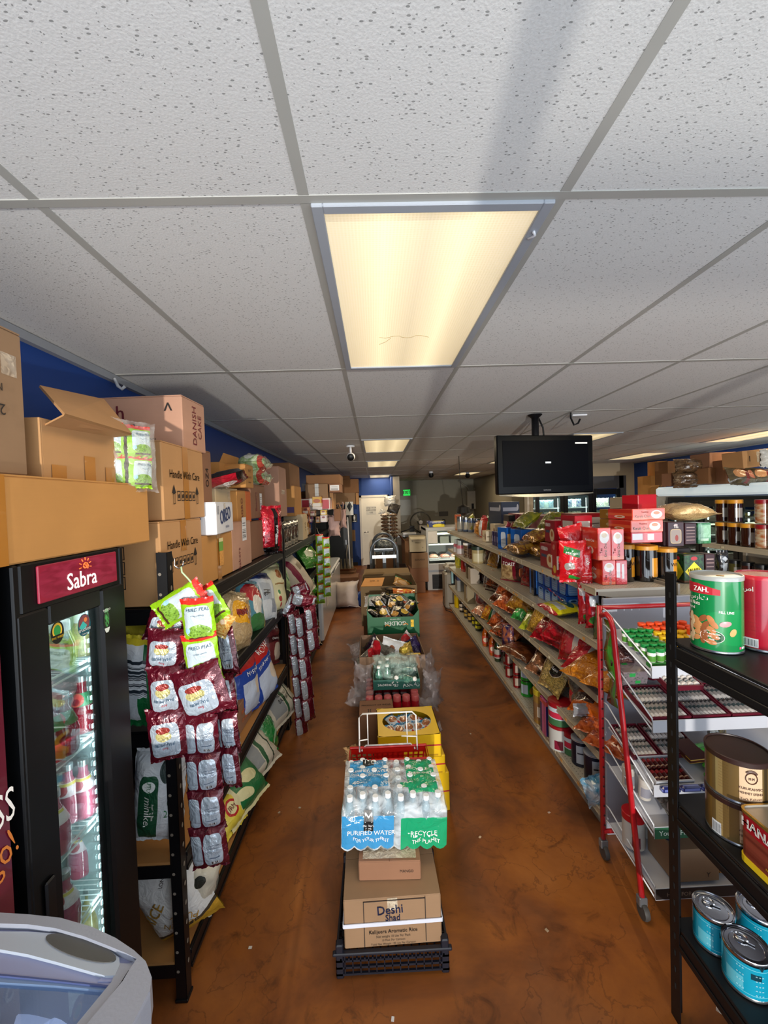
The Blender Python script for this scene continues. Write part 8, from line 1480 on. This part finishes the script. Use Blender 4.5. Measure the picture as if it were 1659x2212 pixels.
# green plastic sheet hanging inside the stand's side
p1_=[(1.128,1.985,1.25),(1.128,1.90,1.25)]
V=[];
for j in range(9):
 for i in range(3):V.append((1.128+.012*math.sin(j*1.3+i),1.995-.04*i-.004*j,1.24-.05*j))
mesh_o=mesh('printed_sheet',V,[(j*3+i,j*3+i+1,j*3+i+4,j*3+i+3)for j in range(8)for i in range(2)],art('sheet_green',('nz','#3c8a2c','#6a5248',3),[('rect',.5,.5,.3,.2,'#4aa834')],.2,coat=.6),None,uv=[[(i/2,j/8),((i+1)/2,j/8),((i+1)/2,(j+1)/8),(i/2,(j+1)/8)]for j in range(8)for i in range(2)],smooth=True)
sm=mesh_o.modifiers.new('thick','SOLIDIFY');sm.thickness=.002;tag(mesh_o,'green printed plastic sheet hanging on the red stand side','sheet')
# ================= black rack in the near right corner =================
BR=T('storage_rack','black metal rack by the camera holding nut cans and coffee tins','rack',(1.35,.72,0));rx0,rx1,ry0,ry1=1.0,1.75,.05,1.385
DK_=mat('rack_deck_black','#0f1013',.42,var=.25,scale=30,spec=.3)
for x in(rx0,rx1):
 for y in(ry0,ry1):
  s=1 if x==rx0 else-1;q=-1 if y==ry1 else 1;m=MB();m.box(x-1.35,x-1.35+s*.003,y-.72,y-.72+q*.045,0,1.585,.001);m.box(x-1.35,x-1.35+s*.04,y-.72,y-.72+q*.003,0,1.585,.001);m.build('post',BMETAL,BR)
m=MB()
for k in range(24):z=.12+k*.06;m.box(rx0-1.35-.0012,rx0-1.35,ry1-.72-.026,ry1-.72-.020,z,z+.018)
m.build('hole_mark',mat('slot_black','#020203',.8),BR)  # dark slivers painted in place of open post slots
for z in(1.352,.80,.355):
 box('shelf_deck',rx0+.004-1.35,rx1-.004-1.35,ry0+.004-.72,ry1-.004-.72,z-.012,z,DK_,BR,c=.003)
 for x in(rx0,rx1):s=1 if x==rx0 else-1;m=MB();m.box(x-1.35,x-1.35+s*.012,ry0-.72+.04,ry1-.72-.045,z-.085,z-.014,.004);m.box(x-1.35-s*.004,x-1.35,ry0-.72+.04,ry1-.72-.045,z-.075,z-.055,.002);m.build('beam',BMETAL,BR)
 for y in(ry0,ry1):s=1 if y==ry0 else-1;box('cross_bar',rx0+.04-1.35,rx1-.04-1.35,y-.72,y-.72+s*.012,z-.085,z-.014,BMETAL,BR,c=.003)
def bigcan(label,x,y,z,r,h,m,lidm,texts=(),rim=LIDS,lidh=.014,extra=(),rz=0,group=None,cat='can',rec=True,name='food_can'):
 t=T(name,label,cat,(x,y,z),Rz(rz),group);n=48
 lathe('can_body',[(r,.006),(r,h-lidh)],m,t,n,cap=False)
 lathe('bottom_rim',[(r*.97,0),(r*1.018,.001),(r*1.018,.006),(r*1.0,.008)],rim,t,n)
 if lidm:lathe('lid',[(r*1.025,h-lidh),(r*1.03,h-.002),(r*1.01,h),(r*.96,h),(r*.95,h-.003),(r*.2,h-.003)],lidm,t,n)
 else:
  L=lathe('metal_end',[(r,h-.012),(r*1.02,h-.010),(r*1.02,h-.002),(r*1.0,h),(r*.965,h-.001),(r*.95,h-.008),(r*.9,h-.008),(r*.885,h-.005),(r*.87,h-.008),(r*.72,h-.008),(r*.7,h-.0055),(r*.68,h-.008),(r*.3,h-.009)],CHROME,t,n)
  m2_=MB();N=16;m2_.tube([(-.012+.016*math.cos(2*PI*i/N),.3*r+.012*math.sin(2*PI*i/N),h-.003)for i in range(N)],.0028,6,closed=True);m2_.box(-.008,.02,.25*r-.005,.25*r+.005,h-.006,h-.003);m2_.build('pull_ring',CHROME,t)
 for im,it in texts:lettering(CYL(r,h),it,t,im,off=.0015)
 return t
def nuts(t,items,r,h,P):
 N=12
 for i,(s0,t0,a,b,rt,col)in enumerate(items):
  V=[P(s0,t0,.0022)]+[P(s0+a*math.cos(q)*math.cos(rt)-b*math.sin(q)*math.sin(rt),t0+a*math.cos(q)*math.sin(rt)+b*math.sin(q)*math.cos(rt),.0012)for q in[2*PI*k/N for k in range(N)]]
  mesh('nut_print',V,[(0,1+k,1+(k+1)%N)for k in range(N)],mat('nut_'+col.strip('#'),col,.35,var=.25,scale=60),t,smooth=True)
gx_,gy_=1.095,1.283;GR_,GH_=.068,.24
a_=atz(1487,1385,1.353);b__=atz(1606,1385,1.353)
gc_top=1.353+GH_
ANG=math.atan2(gx_,gy_) # a can's own front turned to the camera
NG=art('nut_can_green','#0c7a3e',[('ell',.62,.35,.25,.25,'#0f8644')],.22,coat=.5)
t=bigcan('large green can of mixed nuts with a clear plastic lid',gx_,gy_,1.353,GR_,GH_,NG,mat('lid_grey_clear','#9c9f9c',.3,coat=.4),rz=-ANG,texts=[(WHT,[('FILL LINE',.025,.01,.011,-.03,.9,.02),('DRY ROASTED',-.012,-.060,.0065,-.05,1,.02),('CHOLESTEROL',-.012,-.069,.0065,-.05,1,.02),('FREE',-.012,-.078,.0065,-.05,1,.02),('Mixed Nuts',-.075,.03,.017,0,.8,.01),('blend',-.075,.014,.014),('454g',-.085,-.085,.011),('مكسرات',-.065,.05,.022)])])
P=CYL(GR_,GH_)
V=[P(-.05+x,.075+y,.001)for x,y in((-.06,-.02),(.025,-.017),(.025,.0),(-.02,.02),(-.06,.02))]
V=[P(-.105+.115*i/6,.062,.001)for i in range(7)]+[P(-.105+.115*i/6,.062+.032-max(0,(i-3))*.005,.001)for i in range(7)]
mesh('logo_badge',V,[(i,i+1,i+8,i+7)for i in range(6)],INKR,t);lettering(P,[('ZAH.',-.040,.076,.022,0,.9,.03)],t,WHT,off=.0022)
nut_items=[(-.098+.021*(i%5)+.007*(i//5%2),-.018-.016*(i//5)+.004*math.sin(i*2.3),.0155,.0085,(i*1.3)%PI,('#a3643a','#c98e58','#b87848','#e0c9a2','#8c5230')[(i*3)%5])for i in range(25)]
nut_items=[n for n in nut_items if not(n[0]>-.02 and n[1]>-.01)and n[1]>-.1]+[(.022,-.026,.016,.009,.25,'#b88a8c'),(.042,-.052,.013,.009,1.1,'#d2a266')]
nuts(t,nut_items,GR_,GH_,P)
N=26;m=MB()
m.add([P(-.012+.030*math.cos(2*PI*k/N),-.069+.0185*math.sin(2*PI*k/N),.0012)for k in range(N)],[tuple(range(N))],[[(0,0)]*N]);bd=m.build('round_badge',mat('badge_green','#0a4a28',.4),t)
m=MB();m.tube([P(-.012+.031*math.cos(2*PI*k/N),-.069+.0195*math.sin(2*PI*k/N),.0012)for k in range(N)],.0008,4,closed=True);m.build('badge_ring',WHT,t)
patch('orange_sticker',lambda s,q,o:(.01+s,-.02+q,GH_-.0028+.0006),-.01,.01,-.006,.006,mat('sticker_orange','#d8a24a',.5),t)
for k in range(3):patch('social_mark',P,.062+.009*k,.068+.009*k,-.104,-.097,(mat('mark_pink','#d8507c',.4),WHT,WHT)[k],t,.001)
t=bigcan('large red can with a red lid half cut off beside the green nut can',1.238,1.272,1.353,.068,.238,art('nut_can_red',('nz','#a8162c','#8c0f22',1.5),(),.22,coat=.5),mat('lid_red_clear','#b5202c',.25,coat=.6),rz=-ANG-.1,texts=[(WHT,[('الأصا',-.045,.075,.02)]),(mat('ink_darkred','#5c0a18',.5),[('- '*8,-.02,.03-.012*k,.007)for k in range(9)])])
P2=CYL(.068,.238);patch('barcode',P2,-.06,-.008,-.108,-.08,art('barcode_h','#c9ccd0',[('rect',.5,.5,.45,.36,('bar','#1c2430','#d0d4d8',30))],.4),t,.001,n=6)
# brown and gold coffee tins
KF=art('coffee_tin','#7a6238',[('rect',.62,.5,.012,.5,'#4a3a20'),('rect',.385,.5,.02,.5,'#a8905c')],.3,.45,coat=.3);KFB=mat('coffee_brown','#2c1712',.4,var=.05)
kx,ky=1.10,1.218;kr=.080
def kurk(label,z,h,lid):
 t=bigcan(label,kx,ky,z,kr,h,KF,KFB,rz=-math.atan2(kx,ky)+.15,lidh=.016,texts=[(mat('ink_brown2','#4a2a1a',.5),[('KURUKAHVECI',.02,-.012,.011,0,.8,.012),('MEHMET EFENDI',.02,-.026,.010,0,.8,.012),('Turk Kahvesi',.02,-.042,.010,.1),('1 6 7 1',.02,.05,.005),('M M',.02,.018,.011,0,.7,.03)]),(mat('ink_faint','#5c4a2a',.5),[('----------',-.045,.04-.009*k,.008)for k in range(9)])])
 P=CYL(kr,h);m=MB();N=20;m.tube([P(.02+.014*math.cos(2*PI*k/N),.02+.016*math.sin(2*PI*k/N),.001)for k in range(N)],.0016,4,closed=True);m.tube([P(.02+.014*math.cos(q),.028+.014*math.sin(q),.001)for q in(.5,1,1.57,2.1,2.6)],.004,5);m.build('round_logo',MATS['ink_brown2'],t)
 patch('cream_label',P,-.008,.048,-.05,.056,mat('label_cream','#c4a684',.5),t,.0004,n=6);return t
t=kurk('brown and gold coffee tin, lower of the two stacked',.801,.128,False);t=kurk('brown and gold coffee tin with dark lid, upper of the two stacked',.930,.132,True)
P=CYL(kr,.128);lo_=[o for o in COL.objects if o.get('label','')=='brown and gold coffee tin, lower of the two stacked'][0];patch('barcode',P,-.08,-.052,-.06,-.02,MATS['barcode_h'],lo_,.001,n=4)
# red, white and brown luncheon meat tin
ht=T('food_tin','red and brown halva tin with slanted white lettering and yellow base','tin',(1.080,1.033,.801),Rz(-PI/2))
def rrect(a,b,c_,z,n=5):
 o=[]
 for(sx,sy,st_)in((1,1,0),(-1,1,1),(-1,-1,2),(1,-1,3)):
  for k in range(n):q=st_*PI/2+k*PI/2/(n-1);o.append((sx*(a-c_)+c_*math.cos(q),sy*(b-c_)+c_*math.sin(q),z))
 return o
def prism(name,secs_,m,parent,cap=True,mi=None):
 V=[];Fc=[];U=[];n=len(secs_[0])
 for s in secs_:V+=s
 for i in range(len(secs_)-1):
  for k in range(n):j=(k+1)%n;Fc.append((i*n+k,i*n+j,i*n+n+j,i*n+n+k));U.append([(k/n,i/(len(secs_)-1)),((k+1)/n,i/(len(secs_)-1)),((k+1)/n,(i+1)/(len(secs_)-1)),(k/n,(i+1)/(len(secs_)-1))])
 if cap:Fc.append(tuple(range((len(secs_)-1)*n,len(secs_)*n)));U.append([(0,0)]*n)
 return mesh(name,V,Fc,m,parent,uv=U)
HA,HB,HH=.095,.058,.15
prism('base_band',[rrect(HA+.003,HB+.003,.022,0),rrect(HA+.003,HB+.003,.022,.018)],mat('tin_yellow','#d8b81e',.35),ht);prism('tin_body',[rrect(HA,HB,.02,.018),rrect(HA,HB,.02,HH*.62)],art('tin_brown',('nz','#6a2a20','#8a4030',3),rough=.3,metal=.2),ht,cap=False)
prism('red_band',[rrect(HA,HB,.02,HH*.62),rrect(HA,HB,.02,HH-.008)],mat('tin_red','#a81624',.3,.2),ht,cap=False);prism('rim',[rrect(HA+.003,HB+.003,.022,HH-.008),rrect(HA+.003,HB+.003,.022,HH),rrect(HA-.003,HB-.003,.018,HH)],mat('tin_gold_rim','#b8964a',.25,.8),ht,cap=False)
prism('metal_end',[rrect(HA-.003,HB-.003,.018,HH),rrect(HA-.004,HB-.004,.018,HH-.005)],mat('tin_end','#b4aca0',.35,.7),ht)
Pf=lambda s,t_,o:(s,-HB-o,HH/2+t_);Pl=lambda s,t_,o:(-HA-o,-s,HH/2+t_)
for Pq,w2 in((Pf,.07),(Pl,.036)):lettering(Pq,[('HANAS',-.03 if w2>.05 else 0,.04,.038 if w2>.05 else.026,-.0,.9 if w2>.05 else.55,.03)],ht,WHT)
lettering(Pf,[('HALVA',.02,-.005,.014),('NET WT 400g',.01,-.04,.008)],ht,INKY);patch('orange_sticker',lambda s,q,o:(.03+s,0+q,HH-.004),-.015,.012,-.012,.012,MATS['sticker_orange'],ht)
m=MB();N=18;m.add([Pf(.045+.016*math.cos(2*PI*k/N),-.028+.022*math.sin(2*PI*k/N),.001)for k in range(N)],[tuple(range(N))],[[(0,0)]*N]);m.build('oval_badge',mat('badge_gold','#c9a04a',.4),ht);m=MB();m.add([Pf(.045+.012*math.cos(2*PI*k/N),-.028+.018*math.sin(2*PI*k/N),.0016)for k in range(N)],[tuple(range(N))],[[(0,0)]*N]);m.build('oval_centre',WHT,ht)
# teal cans
TL=art('teal_can','#1496b4',[('rect',.42,.35,.06,.2,'#5cb8cc'),('rect',.56,.7,.035,.09,'#123a48'),('rect',.5,.12,.5,.008,'#7ac8d8'),('rect',.5,.9,.5,.008,'#7ac8d8')],.2,.15,coat=.4)
def tealcan(lb,px,py,zt,r,h,rz):
 p=atz(px,py,zt);t=bigcan(lb,p.x,p.y,zt-h,r,h,TL,None,rz=-math.atan2(p.x,p.y)+rz,texts=[(mat('ink_paleteal','#b8e0e8',.4),[('= = =',.03,.02-.014*k,.009)for k in range(6)]+[('o o o',-.015,.03-.02*k,.008)for k in range(4)]),(mat('ink_darkteal','#0e2c36',.4),[('V',.035,.045,.022,0,1,.06)])])
 return t
tealcan('teal food can with pull ring lid, one nearest the black post',1541,1957,.475,.057,.118,.1);tealcan('teal food can with pull ring lid, front one of three',1612,2037,.475,.060,.118,0);tealcan('teal food can partly hidden behind the other two',1640,1958,.475,.060,.118,.2)
p=atz(1560,2212,.0);snack('crumpled clear wrap lying on the floor under the black rack',(1.22,1.27,.05),(-1.2,0,.5),.14,.2,.06,film('floor_wrap',(.8,.78,.75),.4,.8,.2,1,18),'plastic_wrap','plastic bag',None,510,wr=.03)
# ================= TV =================
tv=T('television','black flat TV hanging from a ceiling pole over the gondola','TV',(1.455,3.42,2.13),Rz(.16));TW,TH=.445,.245
m=MB();m.box(-TW,TW,-.02,.035,-TH,TH,.008);m.box(-TW*.8,TW*.8,.035,.08,-TH*.8,TH*.8,.02);m.build('housing',mat('tv_gloss','#040506',.25,var=.02,spec=.15),tv)
box('screen',-TW+.05,TW-.05,-.0225,-.0195,-TH+.062,TH-.045,mat('tv_screen','#030408',.3,var=.02,spec=.08),tv)
V=[];N=16
for i in range(N+1):x=-TW+.01+(2*TW-.02)*i/N;b_=.018*(1-((i/N*2-1)**2));V+=[(x,-.022,-TH-.002),(x,-.026,-TH-.010-b_)]
mesh('silver_edge',V,[(2*i,2*i+1,2*i+3,2*i+2)for i in range(N)],mat('tv_silver','#b8b4a4',.25,.7),tv)
V2=[(x_,y_+.02,z_)for x_,y_,z_ in V];mesh('lower_lip',V+V2,[(2*i,2*i+2,2*i+2+len(V),2*i+len(V))for i in range(N)]+[(2*i+1,2*i+1+len(V),2*i+3+len(V),2*i+3)for i in range(N)],MATS['tv_gloss'],tv)
lettering(lambda s,t_,o:(s,-.0235-o,t_),[('SAMSUNG',0,-TH+.028,.015)],tv,mat('tv_logo','#8a8c90',.4));patch('paper_label',lambda s,t_,o:(s,-.0235-o,t_),.27,.385,TH-.075,TH-.062,WHT,tv);patch('input_caption',lambda s,t_,o:(s,-.0235-o,t_),-.012,.04,.008,.022,mat('tv_caption','#c4c8cc',.4,emit=.5),tv)
tube('pole',[(-.03,.09,0),(-.03,.09,CZ-2.13)],.03,BMETAL,tv,12);box('mount_plate',-.13,.07,.03,.09,-.08,.08,BMETAL,tv);lathe('ceiling_flange',[(.03,-.03),(.06,-.004),(.06,0)],BMETAL,tv,20,loc=(-.03,.09,CZ-2.13));tube('cable',[(0,.1,.43),(.05,.1,.33),(.06,.1,.2),(.03,.09,.05)],.008,BPLAST,tv,6)
pl=[atz(1233,892,CZ-.005),aty(1233,903,3.48),aty(1240,918,3.48),aty(1249,914,3.48),aty(1253,905,3.48)]
tag(tube('power_cord',pl,.008,BPLAST),'black power cord looping from the ceiling beside the TV','cord');p=atz(1258,896,CZ-.004);tag(box('ceiling_outlet',p.x-.1,p.x+.03,p.y-.03,p.y+.03,CZ-.016,CZ-.003,WMETAL,c=.003),'small white ceiling outlet where the cord plugs in','outlet')
# cameras on the ceiling
p=atz(757,962,CZ);t=T('security_camera','white security camera with black face hanging from the ceiling over the racks','camera',(p.x,p.y,CZ));lathe('mount',[(.05,-.02),(.055,-.005),(.05,0)],WMETAL,t,18,loc=(0,0,-.003));tube('neck',[(0,0,-.02),(0,0,-.09)],.014,WMETAL,t)
lathe('housing',[(.02,-.05),(.045,-.04),(.052,0),(.045,.03)],WMETAL,t,20,loc=(0,.0,-.14),rot=(PI/2+.3,0,0));lathe('lens_face',[(.044,.03),(.042,.052),(.03,.06)],BPLAST,t,20,loc=(0,.0,-.14),rot=(PI/2+.3,0,0))
for k,(px,py)in enumerate(((931,1018),(1010,1020))):
 p=atz(px,py,CZ);t=T('security_camera',['tiny black dome camera before the grey wall','small dark dome camera beside the deli ceiling light'][k],'camera',(p.x,p.y,CZ));lathe('mount',[(.05,-.05),(.05,0)],WMETAL,t,14,loc=(0,0,-.003));lathe('dome',[(.0,-.16),(.04,-.15),(.065,-.11),(.06,-.05)],BPLAST,t,16)
# ================= jar shelving and coolers at the far right =================
g2=gondola('second gondola with jars of honey and sauce beyond the tea shelf',2.92,3.32,1,[1.2,2.42,3.56],[.125,.5,.86,1.10,1.40],upto=1.44)
JH=art('honey_jar','#2a120a',[('rect',.5,.5,.1,.26,'#9a9288')],.1,coat=.9);JP=art('pickle_jar',('nz','#a05a30','#b8a88a',6),[('rect',.56,.45,.14,.3,'#b4ab9c')],.15,coat=.8)
n_=0
for j in range(2):
 for k,(y,kind)in enumerate(((3.46,'h'),(3.34,'h'),(3.22,'h'),(3.09,'p'),(2.96,'p'),(2.83,'p'),(2.70,'h'))):
  h_=.175
  if j==1 and k in(2,5):continue
  jar('%s jar, %s from the far end, %s row of jar shelving'%('orange lidded honey' if kind=='h' else 'red lidded pickle',ORD[k],'lower' if j==0 else 'upper'),(3.02,y,1.401+.195*j),.052,.185,JH if kind=='h' else JP,OL if kind=='h' else RL,'jars on the upper shelf of the jar shelving',lid=.17)
for k in range(10):jar('dark sauce jar, %s on the shaded shelf under the honey jars'%ORD[k],(3.03,3.48-.12*k,1.101),.045,.17,art('dkjr%d'%(k%3),('#2a2018','#4a4420','#3a1a14')[k%3],[('rect',.5,.5,.16,.3,'#8a8478')],.12,coat=.8),mat('lid_dark2','#14161a',.4),'dark sauce jars under the honey jars')
t=jar('large jar with red lid and green label at the frame edge',(2.99,2.72,1.401),.07,.34,art('bigmix',('nz','#8a5a3a','#b89a6a',5),[('rect',.5,.25,.5,.25,'#8aa83a')],.2,coat=.6),RL,lid=.14)
# wall of glass-door coolers on the right wall
cx_=4.62
CK=T('reach_in_cooler','long black reach-in cooler with white canopy along the blue wall','cooler',(cx_+.5,4.6,0));m=MB();m.box(-.32,.5,-2.0,1.95,0,.14);m.box(-.32,.5,-2.0,1.95,1.72,1.78);m.box(.44,.5,-2.0,1.95,.14,1.72);m.box(-.32,.5,1.90,1.95,.14,1.72);m.build('cabinet',CF,CK)
cn=MB();cn.box(-.52,.2,-2.02,1.97,1.80,1.945,.03);cn.build('canopy',mat('canopy_white','#c9d8de',.35,emit=.5),CK);mesh('tear',[(-.523,-.55,1.92),(-.523,-.62,1.935),(-.523,-.66,1.83)],[(0,1,2)],mat('tear_dark','#4a5254',.7),CK)  # canopy is no lamp; emission added to brighten its white
box('back_liner',.42,.44,-1.98,1.9,.14,1.72,mat('liner_dim','#2c3230',.6),CK)
for k in range(6):
 y1_=1.90-.64*k;y0_=y1_-.63;d_=bpy.data.objects;m=MB();m.box(-.36,-.33,y0_,y0_+.07,.14,1.72,.003);m.box(-.36,-.33,y1_-.07,y1_,.14,1.72,.003);m.box(-.36,-.33,y0_+.07,y1_-.07,1.64,1.72);m.box(-.36,-.33,y0_+.07,y1_-.07,.14,.22);dd_=m.build('door',CF,CK)
 box('glass',-.348,-.344,y0_+.07,y1_-.07,.22,1.64,glassm('cooler_glass',fac=.2),dd_)
 lm=MB()
 for q in range(16):lm.box(-.31,-.30,y1_-.10,y1_-.085,.3+q*.082,.34+q*.082)
 lm.build('led_strip',MATS['cooler_led'],dd_)
 for z in(.5,.85,1.2,1.5):box('shelf',-.25,.4,y0_+.02,y1_-.02,z-.012,z,mat('cooler_shelf','#5c6462',.5),CK)
 for q in range(5):
  o=box('cooler_packet',cx_+.28,cx_+.42,4.6+y0_+.08+.1*q,4.6+y0_+.16+.1*q,1.501,1.501+.1+.02*(q%2),art('cp%d'%((q*2+k)%5),('nz',('#4a6a2c','#a8a4a0','#7c2434','#5a5c60','#8a9a8c')[(q*2+k)%5],'#3a4038',4),rough=.35),c=.006)
  tag(o,'dim packet, %s on the top rack behind the %s door of the reach-in cooler'%(ORD[q],ORD[k]),'packet','packets in the reach-in cooler')
wb=T('tall_white_cabinet','tall beige cabinet standing between the walk-in and the reach-in cooler','cabinet',(4.72,7.0,0));box('body',-.42,.45,-.35,.35,0,1.80,mat('cab_beige','#9c9282',.5,var=.05),wb,c=.008);box('door',-.424,-.42,-.33,.33,.05,1.75,MATS['cab_beige'],wb)
box('front_door',-.41,.0,-.354,-.35,.05,1.77,MATS['cab_beige'],wb);patch('paper_sheet',lambda s,t_,o:(.2+s,-.356,1.55+t_),-.14,.14,-.2,.18,mat('paper_dim','#a89e8e',.6),wb)
def RBX(lb,xl,xr,yt,yb,Y,d,m,**kw):c,s=cface(xl,xr,yt,yb,Y,d);return carton(lb,c,s,kw.pop('rz',0),m,**kw)
RBX('tan carton with open lid standing on the beige cabinet',1406,1439,1027,1071,6.9,.35,CARD2,texts=[('F',BLK,[('#',.05,0,.18)])]);RBX('tan carton with red brand square on top of the open one',1420,1442,996,1033,6.85,.25,CARD2,stick=[('red_square','F',-.07,.06,.02,.12,INKM)])
RBX('dark brown cartons edge behind the sacks on the cooler',1443,1462,996,1046,6.35,.3,CARDD);RBX('small tan carton beside the clear sacks on the cooler canopy',1450,1466,1022,1050,5.9,.2,CARDR)
for k,(px,py,w_,h_)in enumerate(((1490,1036,.42,.2),(1492,1008,.40,.2))):p=aty(px,py,5.75);snack(('lower' if k==0 else 'upper')+' clear sack of brown grain piled on the cooler canopy',p[:],(-.2,.0,-.3),w_,h_,.22,nzb('brnsack%d'%k,'#6a5238','#3e2e22',6),'grain_sack','sack',None,520+k,seal=.02,wr=.02)
RBX('large brown carton on the cooler, upper one by the wall',1533,1590,977,1010,5.5,.35,CARDR);RBX('large brown carton on the cooler, lower one by the wall',1531,1568,1010,1044,5.45,.35,CARDD);RBX('brown carton with ruled print in the middle of the cooler top',1567,1612,993,1044,5.3,.3,CARDR,texts=[('F',BLK,[('Orchid',0,.05,.06),('______',0,.09,.07)])])
t=RBX('bright tan carton tilted over the others with torn white label',1606,1670,971,1008,4.9,.3,CARD,tilt=(0,-.08),stick=[('torn_label','F',-.01,.08,-.05,.08,TAPEC)],texts=[('F',BLK,[('1',-.10,.0,.10),('1',.02,-.02,.08)])])
for k in range(2):p=aty(1600+45*k,1030,4.95);snack('clear sack of round flat breads, %s on the cooler canopy'%ORD[k],p[:],(-.5,.1,0),.34,.2,.16,art('flatbread',('nz','#4a4030','#6a5c40',5),[('ell',.3,.55,.2,.32,'#c48a5a'),('ell',.8,.55,.2,.32,'#c4785a'),('rect',.55,.5,.07,.5,'#7c2c24')],.2,coat=.8,crinkle=.5),'bread_sack','bread',None,524+k,seal=.03)
p=aty(1655,990,4.6);snack('white knotted plastic bag at the frame edge on the cooler',p[:],(0,0,0),.14,.2,.1,MATS['white_crumple'],'knotted_bag','plastic bag',None,530,wr=.03)
# floor litter
for k,(px,py,c__)in enumerate(((540,2048,'#c8c4bc'),(1037,1809,'#c8b090'),(849,2203,'#d8d8d8'),(1182,2010,'#a08a70'),(648,1745,'#c0b4a0'),(1186,1755,'#b4a090'),(603,1755,'#b8a890'),(1016,1585,'#a89880'))):
 p=atz(px,py,0);o=box('paper_scrap',-.006,.008,-.004,.006,0,.002,mat('scrap%d'%k,c__,.7));o.location=(p.x,p.y,.0005);o.rotation_euler=(0,0,k*.7);tag(o,'tiny pale paper scrap on the floor '+['near the first rack post','beside the water bottles toward the gondola','in front of the dark crate','far out in the aisle next to the crate','in the aisle beside the second strip','in the aisle beside the gondola kick plate','near the hanging strip','small one mid aisle by the gondola'][k],'litter')
# more bags that crowd the shelves
xs_=[(3,5.42,.2,.22,BRN,'brown'),(3,4.95,.2,.2,DRKB,'dark'),(3,4.72,.2,.22,YLW,'amber'),(3,4.15,.24,.24,DRKB,'shadowy'),(3,3.62,.22,.2,MATS['snk_redshiny'],'deep red'),(2,5.35,.22,.2,DRKB,'black brown'),(2,4.95,.24,.2,BRN,'russet'),(2,4.3,.24,.22,DRKB,'smoky'),(2,3.15,.2,.22,YLW,'golden'),(1,5.3,.2,.2,BRN,'chestnut'),(1,4.75,.2,.2,ORA,'bright orange'),(1,4.05,.24,.2,DRKB,'charcoal'),(1,3.0,.22,.2,BRN,'tawny'),(1,2.62,.2,.22,MATS['snk_silver'],'silvery')]
for i,(k,y,w_,h_,m_,c_)in enumerate(xs_):
 snack('%s snack bag standing second row deep on the %s shelf'%(c_,['bottom','second','third','fourth'][k]),(1.385,y,SH[k]+h_/2+.01),(-.25,.1*((i%3)-1),A+.3),w_,h_,.09,m_,'snack_bag','snacks','second row snack bags',600+i,seal=.01)
for k in range(5):
 jar('green fruit can, %s from the big ghee jars in the second row'%ORD[k],(1.385,3.05+.12*k,Z1+.001),.045,.13,CANG,LIDS,'second row green cans',lid=.04,lr=1.02,name='food_can',cat='can')
 jar('green fruit can stacked above, %s from the big ghee jars'%ORD[k],(1.385,3.05+.12*k,Z1+.132),.045,.13,CANG,LIDS,'second row green cans',lid=.04,lr=1.02,name='food_can',cat='can')
